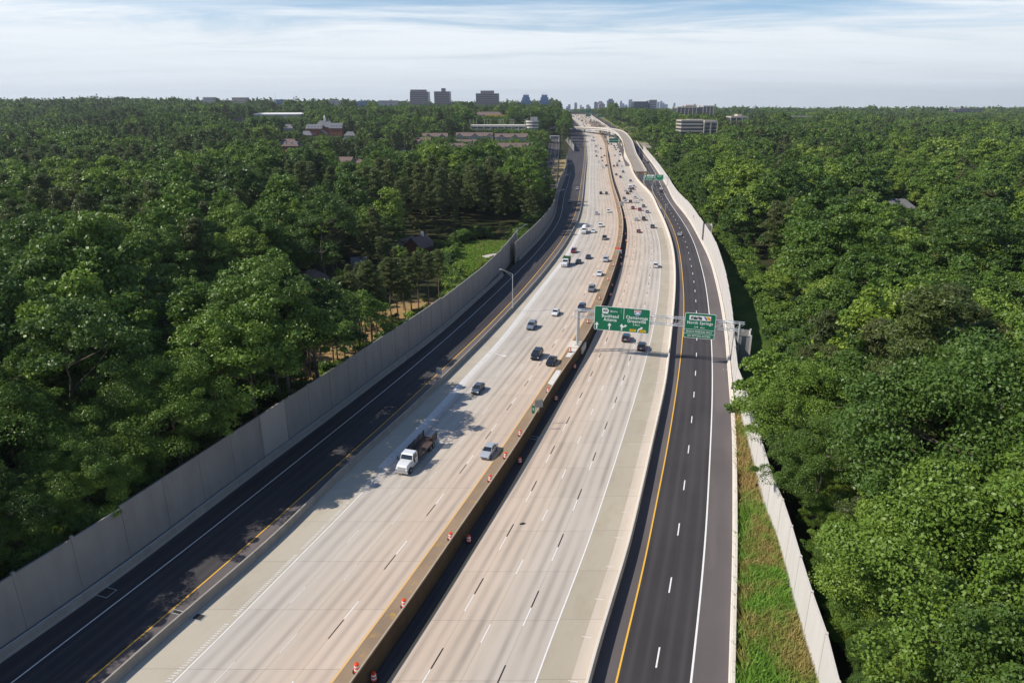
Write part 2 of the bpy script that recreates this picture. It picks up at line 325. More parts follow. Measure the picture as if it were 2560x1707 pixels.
RYm = Curve([(968,1707),(1106,1500),(1134,1450),(1259.4,1250),(1281.6,1210),(1373.5,1050),(1421.4,970),(1482.7,850),(1521.4,762),(1552,674),(1562,640),(1567.8,602),(1569,570),(1558,525.5),(1553.8,500),(1540.4,460.8),(1528.5,414),(1522.6,380),(1512.7,355),(1504.4,337),(1497.7,325.5),(1486,315.6),(1472,304.8),(1458.5,293),(1449.5,285)], zr)
RWh = Curve([(1338,1707),(1414.5,1500),(1435.9,1450),(1506,1250),(1519.7,1210),(1570.7,1050),(1595,970),(1626.8,850),(1650.7,682.5),(1651.5,640),(1650.7,653),(1647.6,602),(1637,565),(1618,520),(1602,492),(1576,455),(1562,428),(1552,400),(1545.5,380),(1538,362),(1530,345),(1524,333),(1512,319),(1492,304.8),(1474,293),(1466,286)], zr)
RB = Curve([(1465,1707),(1523,1500),(1542,1450),(1595,1250),(1604.8,1210),(1640.5,1050),(1660,970),(1675,850),(1684.7,759),(1688,682.5),(1685.5,640),(1683,621),(1670.5,576.5),(1655,538),(1640.7,510),(1630.5,488),(1607.6,465),(1592,448),(1583,431),(1576,415.7),(1563,384),(1556.5,370),(1545,355),(1540,345),(1532.6,334.6),(1520,319),(1499.4,304.8),(1482,293),(1474,286)], lambda Y: zr(Y)+(1.3 if Y < 430 else .7 if Y < 700 else 0))
RY2 = Curve([(1539.9,1707),(1588.8,1500),(1601.7,1450),(1642,1250),(1650.7,1210),(1679.6,1050),(1691.8,970),(1705.9,850),(1710,759),(1706,687.6),(1700.9,640),(1694.7,608),(1676.9,557),(1659,525.5),(1650,510),(1639,490.5),(1619.5,471.8),(1600.8,454.8),(1591.4,439.5),(1588,422.5)], zr)
RYg = Curve([(1639,460),(1630,447),(1621,434),(1611.8,414),(1599,395),(1590,381)], zr)
RW2 = Curve([(1727,1707),(1750,1500),(1754.8,1450),(1769.7,1250),(1771.4,1210),(1779,1050),(1781,970),(1778.6,850),(1773,783),(1764.6,714.8),(1746,640),(1735.6,608),(1708.8,557),(1687,525.5),(1669.9,500),(1660,482),(1647.6,452),(1639,434.4),(1622,407),(1601.6,380),(1591,366)], zr)
RK = Curve([(1820.5,1707),(1826.9,1500),(1829,1450),(1831,1250),(1828.6,1050),(1822,970),(1813,850),(1808.8,810),(1797,742),(1783,682.5),(1769.7,640),(1759.8,621),(1736.8,576.5),(1708.8,532),(1689,510),(1668,469),(1657.7,452),(1647.5,435),(1626,403.8),(1608,380),(1599.5,368.6),(1594,360)], zr)
def stations(y0, y1, k=0.013, mn=2.0):
    ys = [y0]
    while ys[-1] < y1: ys.append(ys[-1]+max(mn, ys[-1]*k))
    ys[-1] = y1; return ys
def ribbon(name, curves, us, zf, y0, y1, mat, dz=0.0, kind='structure', parent=None, k=0.013, mn=2.0):
    ys = stations(y0, y1, k, mn); v = []; f = []; uvs = []; s = 0.0; prev = None; n = len(curves)
    for i, y in enumerate(ys):
        xs = [c(y) for c in curves]; z = zf(y)+dz; mid = (xs[0]+xs[-1])/2
        if prev: s += math.hypot(mid-prev[0], y-prev[1])
        prev = (mid, y)
        for x, u in zip(xs, us): v.append((x, y, z)); uvs.append((u, s))
        if i:
            for j in range(n-1): a = (i-1)*n+j; f.append((a, a+1, a+n+1, a+n))
    me = bpy.data.meshes.new(name); me.from_pydata(v, [], f); me.materials.append(mat)
    ul = me.uv_layers.new(name='UVMap'); li = np.empty(len(me.loops), dtype=np.int32); me.loops.foreach_get('vertex_index', li)
    ul.data.foreach_set('uv', np.array(uvs, dtype=np.float32)[li].ravel())
    o = link(name, me, parent)
    if kind: o['kind'] = kind
    return o
def off(c, d):
    """a curve d metres to the right of c (measured square to the road)"""
    def g(Y):
        s = (c(Y+4)-c(Y-4))/8; return c(Y)+d*math.sqrt(1+s*s)
    return g
def mixc(a, b, t): return lambda Y: a(Y)*(1-t)+b(Y)*t
def sweep(mb, c, prof, zf, y0, y1, mi=0, k=0.013, mn=2.0, caps=True):
    """closed profile [(offset, height)] along curve c"""
    secs = []
    for y in stations(y0, y1, k, mn):
        s = (c(y+2)-c(y-2))/4; L = math.sqrt(1+s*s); nx, ny = 1/L, -s/L; x = c(y); z = zf(y)
        secs.append([(x+nx*o_, y+ny*o_, z+h_) for o_, h_ in prof])
    return mb.loft(secs, mi, True, caps)
def line(name, c, w, zf, y0, y1, mat, dz=0.012):
    return ribbon(name, [off(c, -w/2), off(c, w/2)], [0, 1], zf, y0, y1, mat, dz)
def dashes(mb, c, zf, y0, y1, L, cyc, w, mi=0, ph=0.0, dz=0.012):
    y = y0+ph
    while y < y1:
        s = (c(y+2)-c(y-2))/4; q = math.sqrt(1+s*s); a = y; b = y+L/q
        for (p, r) in ((a, (a+b)/2), ((a+b)/2, b)):
            mb.quad((c(p)-w/2*q, p, zf(p)+dz), (c(p)+w/2*q, p, zf(p)+dz), (c(r)+w/2*q, r, zf(r)+dz), (c(r)-w/2*q, r, zf(r)+dz), mi)
        y += cyc/q
    return mb
# ------------------------------------------------------------ carriageways
YE = 2150
# lanes of the near-side (oncoming) carriageway are 3.6 m from the median outwards
La = lambda Y: max(off(MYl, -3*3.62)(Y), LSh(Y)+0.6); Lb = off(MYl, -2*3.62); Lc = off(MYl, -3.62)
ribbon('highway_carriageway_oncoming', [LSh, lambda Y: min(La(Y), Lb(Y)-1.5), Lb, Lc, MYl], [1, 2, 3, 4, 5], zl, 20, YE, M['lanes_left'])
ribbon('highway_shoulder_oncoming', [lambda Y: LBr(Y)-0.25, LSh], [0, 1], zl, 20, YE, M['shoulder_new'], 0.004)
MBl = off(MBt, -0.42)
MBl2 = lambda Y: max(MBl(Y), MYl(Y)+0.7)
ribbon('median_shoulder', [MYl, lambda Y: MBl2(Y)+0.1], [0, 1], zl, 20, 1500, M['median_shoulder'], 0.004)
MBtc = lambda Y: MBl2(Y)+0.42
MBb = lambda Y: MBtc(Y)+0.25
ribbon('median_gutter', [lambda Y: MBb(Y)-0.2, RYm], [0, 1], zr, 20, 1500, M['asphalt'], 0.0)
rl = [mixc(RYm, RWh, q) for q in (0.0, 0.235, 0.49, 0.745, 1.0)]
ribbon('highway_carriageway_outbound', rl, [0, 1, 2, 3, 4], zr, 20, YE, M['lanes_right'], 0.004)
RBi = off(RB, -0.3); RG = lambda Y: max(RWh(Y)+0.5, RBi(Y)-1.5)
ribbon('highway_shoulder_outbound', [RWh, RG], [0, 1], zr, 20, 330, M['shoulder_tan'], 0.004)
ribbon('highway_gore_outbound', [RWh, RG], [0, 1], zr, 330, YE, M['gutter'], 0.004)
ribbon('concrete_gutter', [RG, lambda Y: RBi(Y)+0.25], [0, 1], zr, 20, YE, M['gutter'], 0.008)
RBb = off(RB, 0.35)
# collector roads on both sides
LK = off(LW, 0.0)
Lm = mixc(LWh, LYe, 0.5)
ribbon('collector_road_oncoming', [lambda Y: LW(Y)-0.6, LWh, Lm, LYe], [-0.9, 0, 1, 2], zl, 20, 1500, M['asphalt'], 0.0)
ribbon('collector_shoulder_oncoming', [LYe, lambda Y: LBr(Y)-0.3], [0, 1], zl, 20, 1500, M['asphalt_shoulder'], 0.006)
Rm = mixc(RY2, RW2, 0.5)
ribbon('collector_shoulder_outbound', [lambda Y: RBb(Y)-0.4, RY2], [0, 1], zr, 20, 640, M['asphalt_shoulder'], 0.0)
ribbon('collector_road_outbound', [RY2, Rm, RW2], [0, 1, 2], zr, 20, 470, M['asphalt'], 0.004)
# past the gore: collector proper on the right, ramp lane on the left
RYg2 = lambda Y: max(RYg(Y), RW2(Y)-9.5) if Y > 540 else RW2(Y)-9.5*smooth01(Y, 440, 540)-7.4*(1-smooth01(Y, 440, 540))
ribbon('collector_road_outbound', [lambda Y: RY2(Y) if Y < 620 else RW2(Y)-11, lambda Y: RW2(Y)-3.7, RW2], [0, 1, 2], zr, 470, 1000, M['asphalt'], 0.004)
ribbon('collector_outer_shoulder', [RW2, lambda Y: RK(Y)+0.2], [0, 1], zr, 20, 1000, M['asphalt_shoulder'], 0.006)
ribbon('ramp_gore_asphalt', [lambda Y: RBb(Y)-0.3, lambda Y: RY2(Y) if Y < 620 else RW2(Y)-11], [0, 1], zr, 640, 700, M['asphalt_shoulder'], 0.002)
# ------------------------------------------------------------ painted markings
line('road_markings_edge_white', LSh, 0.16, zl, 20, 1500, M['white_line'], 0.016)
line('road_markings_edge_orange', MYl, 0.24, zl, 20, 900, M['pale_yellow_line'], 0.016)
line('road_markings_edge_yellow', RYm, 0.2, zr, 20, 900, M['pale_yellow_line'], 0.018)
line('road_markings_edge_white', RWh, 0.16, zr, 20, 420, M['white_line'], 0.018)
line('road_markings_collector_white', LWh, 0.16, zl, 20, 640, M['white_line'], 0.018)
line('road_markings_collector_yellow', LYe, 0.18, zl, 20, 1000, M['yellow_line'], 0.018)
line('road_markings_collector_yellow', RY2, 0.2, zr, 20, 640, M['yellow_line'], 0.018)
line('road_markings_collector_white', RW2, 0.22, zr, 20, 980, M['white_line'], 0.018)
line('road_markings_gore_yellow', lambda Y: RYg2(Y), 0.16, zr, 545, 760, M['yellow_line'], 0.02)
line('road_markings_gore_white', lambda Y: RW2(Y)-7.3-(Y-395)*0.035, 0.16, zr, 395, 560, M['white_line'], 0.02)
line('road_markings_gore_white', lambda Y: RW2(Y)-7.3, 0.16, zr, 395, 520, M['white_line'], 0.022)
mb = MB(); bk = MB()
dashes(mb, Lc, zl, 24, 1200, 3.0, 12.2, 0.14, ph=3)
dashes(bk, Lc, zl, 24, 700, 3.0, 12.2, 0.13, ph=0.0)
for c, ph in ((rl[1], 6.0), (rl[2], 1.0), (rl[3], 3.5)): dashes(mb, c, zr, 24, 1100, 3.0, 12.2, 0.13, ph=ph, dz=0.018)
for c, ph in ((rl[1], 9.0), (rl[3], 6.5)): dashes(bk, c, zr, 24, 800, 3.0, 12.2, 0.15, ph=ph, dz=0.018)
dashes(mb, Rm, zr, 24, 760, 3.0, 12.2, 0.17, ph=9.0, dz=0.018)
dashes(mb, lambda Y: RW2(Y)-3.7, zr, 470, 760, 1.0, 3.6, 0.17, dz=0.018)
o = mb.build('lane_markings_white', M['white_line']); o['kind'] = 'structure'
o = bk.build('lane_markings_black', M['black_line']); o['kind'] = 'structure'
mb = MB()
for c, ph in ((Lb, 9.5), (lambda Y: min(La(Y), Lb(Y)-1.5), 5.5)): dashes(mb, c, zl, 24, 1200, 3.0, 12.2, 0.10, ph=ph)
o = mb.build('lane_markings_worn', paint_mat('worn_white_paint', (0.64, 0.61, 0.57, 1), 0.9)); o['kind'] = 'structure'
mb = MB(); dashes(mb, Lm, zl, 24, 420, 3.0, 12.2, 0.07, ph=6, dz=0.012); o = mb.build('lane_markings_grey', M['asphalt_shoulder']); o['kind'] = 'structure'
# rumble band beside the left edge line: pale ground-out bars
mb = MB(); y = 24.0
rs = off(LSh, -0.62); 
while y < 210:
    a = rs(y); q = 0.26
    if (y % 12.2) > 1.0 and not (y > 120 and random.random() < 0.15): mb.quad((a-q, y-0.08, zl(y)+0.016), (a+q, y-0.08, zl(y)+0.016), (a+q, y+0.08, zl(y)+0.016), (a-q, y+0.08, zl(y)+0.016))
    y += 0.34
o = mb.build('rumble_strip_markings', paint_mat('rumble_strip_dust', (0.60, 0.575, 0.54, 1), 0.8)); o['kind'] = 'structure'
ribbon('road_markings_ground_band', [off(LSh, -1.3), off(LSh, -0.2)], [0, 1], zl, 95, 330, paint_mat('ground_off_line_band', (0.62, 0.60, 0.57, 1), 0.7), 0.012)
# short pale ticks on the outbound gutter, patches of worn concrete
mb = MB(); y = 30.0
while y < 300:
    a = RG(y)-0.3; mb.quad((a, y, zr(y)+0.03), (a+1.0, y-0.2, zr(y)+0.03), (a+1.0, y-0.08, zr(y)+0.03), (a, y+0.1, zr(y)+0.03)); y += 6.1
o = mb.build('gutter_tick_markings', paint_mat('sealed_joint_paste', (0.66, 0.62, 0.56, 1), 0.8)); o['kind'] = 'structure'
# ------------------------------------------------------------ drain grates, iron covers
def grate(x, y, z, rz, label, w=1.5, d=0.9):
    t = empty('drain_grate', (x, y, z), rz, label, 'drain')
    m = MB(); m.box(-w/2, w/2, -d/2, -d/2+.08, 0, .03); m.box(-w/2, w/2, d/2-.08, d/2, 0, .03); m.box(-w/2, -w/2+.08, -d/2+.08, d/2-.08, 0, .03); m.box(w/2-.08, w/2, -d/2+.08, d/2-.08, 0, .03); m.build('frame', M['steel'], t)
    m = MB(); n = int((w-.2)/.12)
    for i in range(n): m.box(-w/2+.1+i*.12, -w/2+.15+i*.12, -d/2+.08, d/2-.08, 0.002, .022)
    m.build('bars', M['iron'], t); m = MB(); m.quad((-w/2+.08, -d/2+.08, .001), (w/2-.08, -d/2+.08, .001), (w/2-.08, d/2-.08, .001), (-w/2+.08, d/2-.08, .001)); m.build('sump', M['iron'], t)
x, y = survey(497, 1542, 1.5); grate(x, y, 1.52, R(-18), 'square iron drain grate on the concrete shoulder beside the left barrier', 1.3, 1.0)
x, y = survey(264, 1480, 1.5); grate(x, y, 1.52, R(-18), 'square iron drain grate in the shaded asphalt at the foot of the noise wall', 1.9, 1.5)
x, y = survey(455, 1533, 1.5); grate(x, y, 1.52, R(-18), 'long drain slot beside the yellow line, against the left barrier', 2.6, 0.6)
x, y = survey(1813, 924, 0); grate(x, y, .02, R(-20), 'small iron drain grate on the outer shoulder below the box behind the pale wall', 0.8, 0.9)
x, y = survey(1332, 1094, 0); grate(x, y, .02, R(-18), 'iron drain grate in the shaded gutter along the median wall', 1.8, 1.2)
# ------------------------------------------------------------ barriers
def jersey(top, base, h): return [(-base/2, 0), (-base/2, 0.08), (-base/2+0.16, 0.30), (-top/2, h-0.04), (-top/2+0.03, h), (top/2-0.03, h), (top/2, h-0.04), (base/2-0.16, 0.30), (base/2, 0.08), (base/2, 0)]
mb = MB(); sweep(mb, off(LBr, -0.33), [(-.33, -.3), (-.33, .1), (-.18, .35), (-.15, 1.02), (-.11, 1.06), (.11, 1.06), (.15, 1.02), (.18, .35), (.33, .1), (.33, -.3)], zl, 20, YE)
o = mb.build('concrete_barrier', M['parapet']); tag(o, 'long grey concrete barrier between the shaded collector road and the oncoming lanes', 'barrier')
mb = MB(); sweep(mb, MBtc, [(-.40, -.2), (-.38, .12), (-.24, .30), (-.20, .92), (-.16, .95), (-.02, .95), (.0, .92), (.0, -.2)], zl, 20, 1500)
t = empty('median_barrier', (MBtc(60), 60, zl(60)), 0, 'stained stepped median barrier whose tall dark face drops to the outbound lanes', 'barrier')
o = mb.build('barrier_top', M['median_top'], t); o.matrix_parent_inverse = Matrix.Translation(t.location).inverted()
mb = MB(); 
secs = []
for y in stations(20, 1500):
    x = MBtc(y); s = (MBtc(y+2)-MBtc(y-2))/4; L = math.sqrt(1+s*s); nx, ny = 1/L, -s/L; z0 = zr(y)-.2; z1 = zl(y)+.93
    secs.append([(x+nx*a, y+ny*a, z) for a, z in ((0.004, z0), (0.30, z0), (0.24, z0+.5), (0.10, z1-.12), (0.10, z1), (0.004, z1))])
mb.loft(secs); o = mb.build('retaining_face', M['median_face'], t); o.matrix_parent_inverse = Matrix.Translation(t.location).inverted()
mb = MB(); sweep(mb, RB, [(-.28, -.1), (-.26, .14), (-.08, .30), (-.05, 1.38), (-.01, 1.42), (.22, 1.42), (.26, 1.38), (.30, -.2)], zr, 20, 700)
sb = mb
o = sb.build('concrete_barrier', M['parapet_white']); tag(o, 'long pale concrete barrier between the outbound lanes and the black collector road', 'barrier')
# right parapet
mb = MB(); sweep(mb, RK, [(0, -.2), (.0, .1), (.14, .35), (.18, .98), (.24, 1.02), (.58, 1.02), (.62, .98), (.62, -.4)], zr, 20, 1000)
o = mb.build('roadside_parapet', M['parapet_white']); tag(o, 'low white concrete parapet along the outer shoulder of the right collector road', 'parapet')
# left parapet in front of the grey noise wall
def LWc(Y): return LW(Y)
t = empty('roadside_parapet', (LW(60), 60, zl(60)), 0, 'long shaded concrete parapet with a steel rail at the foot of the grey noise wall', 'parapet')
mb = MB(); sweep(mb, LW, [(0, -.2), (0, .1), (-.16, .35), (-.2, .98), (-.24, 1.02), (-.5, 1.02), (-.52, -.4)], zl, 20, 225)
sweep(mb, LW, [(0, -.2), (0, .1), (-.16, .35), (-.2, .98), (-.24, 1.02), (-.5, 1.02), (-.52, -.4)], zl, 250, 800)
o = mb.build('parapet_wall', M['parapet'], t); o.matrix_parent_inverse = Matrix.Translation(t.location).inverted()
mb = MB(); sweep(mb, off(LW, -.4), [(-.05, 1.03), (-.05, 1.14), (.05, 1.14), (.05, 1.03)], zl, 20, 225); sweep(mb, off(LW, -.4), [(-.05, 1.03), (-.05, 1.14), (.05, 1.14), (.05, 1.03)], zl, 250, 800)
o = mb.build('rail', M['steel'], t); o.matrix_parent_inverse = Matrix.Translation(t.location).inverted()
# ------------------------------------------------------------ noise walls: panels between posts
def noise_wall(name, label, pts, zb, ztop, mat, post_mat, span=6.1, step=True, face=1, special={}, postd=0.32):
    """pts: polyline [(x,y)], panels of one span each; tops step with the ground"""
    P2 = [Vector((a, b)) for a, b in pts]; d = [0.0]
    for a, b in zip(P2, P2[1:]): d.append(d[-1]+(b-a).length)
    def at(s):
        for i in range(len(d)-1):
            if s <= d[i+1] or i == len(d)-2:
                u = (s-d[i])/(d[i+1]-d[i]); return P2[i].lerp(P2[i+1], u)
    n = max(1, round(d[-1]/span)); o0 = at(0); t = empty(name, (o0.x, o0.y, zb(o0.y)), 0, label, 'noise wall')
    inv = Matrix.Translation(t.location).inverted()
    for i in range(n+1):
        p = at(d[-1]*i/n); q = at(min(d[-1], d[-1]*(i+1)/n)) if i < n else None
        if q is not None:
            dirv = (q-p).normalized(); nv = Vector((dirv.y, -dirv.x))*0.09; m = MB(); zt = ztop((p.y+q.y)/2); z0 = zb((p.y+q.y)/2)-.6
            if step: zt = round(zt*3)/3
            jt = random.uniform(-.015, .015)
            a = p+dirv*.06; b = q-dirv*.06; no = nv*(1+jt)
            m.hexa([(a.x+no.x, a.y+no.y, z0), (b.x+no.x, b.y+no.y, z0), (b.x-nv.x, b.y-nv.y, z0), (a.x-nv.x, a.y-nv.y, z0)], [(a.x+no.x, a.y+no.y, zt), (b.x+no.x, b.y+no.y, zt), (b.x-nv.x, b.y-nv.y, zt), (a.x-nv.x, a.y-nv.y, zt)])
            # a slightly projecting coping
            e = nv*1.35; m.hexa([(a.x+e.x, a.y+e.y, zt+.003), (b.x+e.x, b.y+e.y, zt+.003), (b.x-e.x, b.y-e.y, zt+.003), (a.x-e.x, a.y-e.y, zt+.003)], [(a.x+e.x, a.y+e.y, zt+.12), (b.x+e.x, b.y+e.y, zt+.12), (b.x-e.x, b.y-e.y, zt+.12), (a.x-e.x, a.y-e.y, zt+.12)])
            o = m.build('wall_panel', special.get(i, mat), t); o.matrix_parent_inverse = inv
            if i in special: o['label'] = 'newer, paler wall panel'
        dv = (at(min(d[-1], d[-1]*i/n+.5))-at(max(0, d[-1]*i/n-.5))).normalized(); nv = Vector((dv.y, -dv.x))*postd/2; dv = dv*.16; m = MB(); zt = ztop(p.y)+.25; z0 = zb(p.y)-.6
        r = [(p.x+dv.x*sx+nv.x*sy, p.y+dv.y*sx+nv.y*sy) for sx, sy in ((-1, -1), (1, -1), (1, 1), (-1, 1))]
        m.hexa([(a, b, z0) for a, b in r], [(a, b, zt) for a, b in r]); o = m.build('post', post_mat, t); o.matrix_parent_inverse = inv
    return t
def poly_of(c, y0, y1, st=6): return [(c(y), y) for y in np.arange(y0, y1+.1, st)]
lw_top = lambda Y: interp([(20, 9.3), (70, 9.5), (117, 9.6), (140, 9.7), (178, 9.4), (200, 9.2), (240, 9.6), (280, 9.2)], Y)
w1 = poly_of(off(LW, -.85), 22, 205, 6)+[survey(1268, 665, 1.5), survey(1293, 624, 1.5)]
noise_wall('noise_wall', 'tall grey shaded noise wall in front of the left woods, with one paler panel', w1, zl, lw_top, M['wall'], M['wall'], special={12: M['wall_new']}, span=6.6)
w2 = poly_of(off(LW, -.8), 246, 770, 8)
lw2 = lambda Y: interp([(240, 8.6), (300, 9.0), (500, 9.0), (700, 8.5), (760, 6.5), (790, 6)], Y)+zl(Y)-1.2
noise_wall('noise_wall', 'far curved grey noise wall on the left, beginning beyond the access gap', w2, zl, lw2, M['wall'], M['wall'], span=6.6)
wnear = [survey(*p, 0) for p in [(1845,1022),(1867,1100),(1890,1190),(1917,1293.5),(1948,1371),(1979,1495),(2014,1622.5),(2041,1707)]]
wnear = [(wnear[-1][0]-4.5, 36)]+wnear[::-1]
g1 = survey(1829, 908, 0); 
rw = lambda Y: interp([(30, 6.2), (66, 6.4), (84, 6.3), (130, 6.2), (155, 7.4), (203, 8.8), (260, 8.4), (322, 7.4), (420, 7.0), (505, 6.6), (700, 6.5), (900, 6.5)], Y)+zr(Y)
wr0 = wnear+[(off(RK, .85)(y), y) for y in (124, 128, 132, 136, g1[1]-1.6)]
noise_wall('noise_wall', 'near white noise wall on the right, curving away from the parapet behind the grass', wr0, lambda Y: -.4, rw, M['wall_white'], M['wall_white'], span=6.2)
g2 = survey(1760, 603, 0)
wr1 = poly_of(off(RK, .85), g1[1]+1.2, g2[1]-3.0, 6)
noise_wall('noise_wall', 'middle stretch of white noise wall on the right, between the two box recesses', wr1, zr, rw, M['wall_white'], M['wall_white'], span=6.2)
wr2 = poly_of(off(RK, .85), g2[1]+2.5, 880, 8)
noise_wall('noise_wall', 'farthest white noise wall on the right, running up beside the ramp', wr2, zr, rw, M['wall_white'], M['wall_white'], span=7.4)
def recess(cx, cy, w, d, h, rz, label):
    t = empty('wall_recess_box', (cx, cy, 0), rz, label, 'concrete box')
    m = MB(); m.box(0, w, -d/2, -d/2+.25, -.5, h); m.build('front_wall', M['wall'], t)
    m = MB(); m.box(0, w, d/2-.25, d/2, -.5, h); m.build('rear_wall', M['wall'], t)
    m = MB(); m.box(w-.25, w, -d/2+.25, d/2-.25, -.5, h); m.build('side_wall', M['wall_white'], t)
    for yy in (-d/2, d/2): m = MB(); m.box(w-.12, w+.22, yy-.16, yy+.16, -.5, h+.3); m.build('post', M['wall_white'], t)
recess(off(RK, .9)(g1[1])+.1, g1[1]+.2, 3.4, 5.0, 7.4, R(-17), 'deep concrete box recess behind the white wall, holding the near sign gantry post')
recess(off(RK, .9)(g2[1])+.1, g2[1], 3.2, 6.0, 7.3, R(-13), 'smaller concrete box recess in the white wall, farther along the right collector road')
# blue and white plaque on wall panel
px_ = off(RK, .72)(330)
m = MB(); m.box(-.06, 0, -.8, .8, 3.6, 5.1); o = m.build('wall_plaque', M['sign_blue'], None, (off(RK, .70)(338), 338, 0), R(-14)); tag(o, 'small pale blue plaque fixed high on the far white noise wall', 'sign')
# ------------------------------------------------------------ terrain
HL = [(0,2),(300,2),(500,3),(600,6),(800,11),(1000,20),(1300,31),(1600,38),(1900,38),(2600,34),(6000,20),(20000,20)]
HR = [(0,-.4),(130,-.4),(300,.5),(600,3),(1000,8),(1500,10),(2000,8),(2600,4),(3600,0),(8000,0),(20000,0)]
HC = [(0,0),(2100,35),(2500,30),(4000,24),(8000,24),(20000,24)]
def XL(Y): return LW(Y) if Y < 1250 else LW(1250)+(Y-1250)*0.06
def XR(Y):
    if Y < 900: return RK(Y)+1
    k = RK(900)+1
    return interp([(900, k), (1043, max(k+4, 184)), (1243, 206), (1550, 214), (1800, 218), (2100, 240), (2600, 260), (6000, 420)], Y)
XR_far = lambda Y: XR(Y)
def tz(X, Y):
    xl, xr = XL(Y), XR(Y)
    if Y > 2150: base = interp(HC, Y)
    else: base = zr(Y) if Y > 0 else 0
    if X < xl:
        d = xl-X; h = interp(HL, Y); r = X/max(Y, 1)
        h -= 8.5*smooth01(r, -.42, -.02)*smooth01(Y, 1000, 1700)
        h += 3.0*smooth01(-r, .5, .9)*smooth01(Y, 900, 1600)
        b0 = (zl(Y) if Y > 0 else 1.5)-.3
        h += (noise.noise(Vector((X*.004, Y*.004, 0)))*8+noise.noise(Vector((X*.015, Y*.015, 3)))*3)*smooth01(d, 30, 200)
        return b0+(h-b0)*smooth01(d, 2, 70+Y*.06)
    if X > xr:
        d = X-xr; h = interp(HR, Y)+(noise.noise(Vector((X*.004, Y*.004, 9)))*8+noise.noise(Vector((X*.015, Y*.015, 5)))*3)*smooth01(d, 40, 220)
        b0 = base-.45
        return b0+(h-b0)*smooth01(d, 12, 90+Y*.06)
    return base-.45
ys = [-80, -40, 0]+stations(20, 14000, 0.022, 5); offs = [0.5, 2, 5, 9, 14, 22, 34, 50, 72, 100, 140, 190, 260, 350, 480, 650, 900, 1300, 1900, 3000, 5000, 9000]
v = []; f = []
for y in ys:
    row = [XL(max(y, 20))-o_ for o_ in offs[::-1]]+[XL(max(y, 20))+.2, (XL(max(y, 20))+XR(max(y, 20)))/2, XR(max(y, 20))]+[XR(max(y, 20))+o_ for o_ in offs]
    for x in row: v.append((x, y, tz(x, y)))
n = len(row)
for i in range(len(ys)-1):
    for j in range(n-1): a = i*n+j; f.append((a, a+1, a+n+1, a+n))
me = bpy.data.meshes.new('terrain'); me.from_pydata(v, [], f); me.polygons.foreach_set('use_smooth', [True]*len(f))
t = NT('forest_floor'); P_ = t.pos(); a_ = t.noise(P_, .05, 6, .7); b_ = t.noise(P_, .9, 5, .7)
c_ = t.mix(t.rng(a_, .35, .65), (0.022, 0.035, 0.012, 1), (0.05, 0.045, 0.022, 1)); c_ = t.mix(t.rng(b_, .5, .75, 0, .5), c_, (0.05, 0.075, 0.02, 1)); t.l(c_, t.b.inputs['Base Color']); t.b.inputs['Roughness'].default_value = 1; t.b.inputs['Specular IOR Level'].default_value = .05
me.materials.append(t.mat); o = link('terrain', me); o['kind'] = 'structure'
def ground_mat(name, ca, cb, cc, s1=.15, s2=1.2):
    t = NT(name); P_ = t.pos(); a_ = t.noise(P_, s1, 5, .6); b_ = t.noise(P_, s2, 6, .75)
    c_ = t.mix(t.rng(a_, .38, .62), ca, cb); c_ = t.mix(t.rng(b_, .5, .7, 0, .8), c_, cc); t.l(c_, t.b.inputs['Base Color']); t.b.inputs['Roughness'].default_value = 1; t.b.inputs['Specular IOR Level'].default_value = .05; t.bump(b_, .5, .1); return t.mat
M['g_grass'] = ground_mat('clearing_grass', (0.12, 0.22, 0.03, 1), (0.18, 0.27, 0.04, 1), (0.17, 0.18, 0.06, 1))
M['g_strip'] = ground_mat('verge_grass', (0.04, 0.085, 0.018, 1), (0.075, 0.12, 0.025, 1), (0.11, 0.09, 0.035, 1))
M['g_soil'] = ground_mat('pine_straw_ground', (0.36, 0.22, 0.10, 1), (0.26, 0.18, 0.08, 1), (0.10, 0.12, 0.04, 1))
M['g_dirt'] = ground_mat('dry_verge_soil', (0.34, 0.26, 0.15, 1), (0.26, 0.19, 0.09, 1), (0.12, 0.12, 0.04, 1))
def inpoly(x, y, P):
    c = False; j = len(P)-1
    for i in range(len(P)):
        if (P[i][1] > y) != (P[j][1] > y) and x < (P[j][0]-P[i][0])*(y-P[i][1])/(P[j][1]-P[i][1])+P[i][0]: c = not c
        j = i
    return c
def patch(name, P, mat, dz=.06, cell=3.0, kind='structure', zf=None):
    """a ground sheet draped over the terrain inside polygon P"""
    xs = [p[0] for p in P]; ys_ = [p[1] for p in P]; bm = bmesh.new(); vs = [bm.verts.new((a, b, 0)) for a, b in P]; bm.faces.new(vs)
    for ax, lo, hi in ((0, min(xs), max(xs)), (1, min(ys_), max(ys_))):
        k = lo+cell
        while k < hi:
            co = [0, 0, 0]; co[ax] = k; no = [0, 0, 0]; no[ax] = 1
            bmesh.ops.bisect_plane(bm, geom=bm.verts[:]+bm.edges[:]+bm.faces[:], plane_co=co, plane_no=no); k += cell
    for w in bm.verts: w.co.z = (zf or tz)(w.co.x, w.co.y)+dz
    bmesh.ops.recalc_face_normals(bm, faces=bm.faces)
    if bm.faces[0].normal.z < 0: bmesh.ops.reverse_faces(bm, faces=bm.faces)
    me = bpy.data.meshes.new(name); bm.to_mesh(me); bm.free(); me.materials.append(mat); me.polygons.foreach_set('use_smooth', [True]*len(me.polygons)); o = link(name, me); o['kind'] = kind; return o
G_L = [survey(*p, 2) for p in [(1128,706),(1112,660),(1128,628),(1160,603),(1215,596),(1275,598),(1290,612),(1272,632),(1240,655),(1200,690),(1150,728)]]
S_L = [survey(*p, 2) for p in [(1118,745),(1062,742),(1000,750),(930,772),(880,798),(830,828),(780,866),(740,905),(720,945),(770,965),(840,930),(945,868),(1040,808),(1108,772)]]
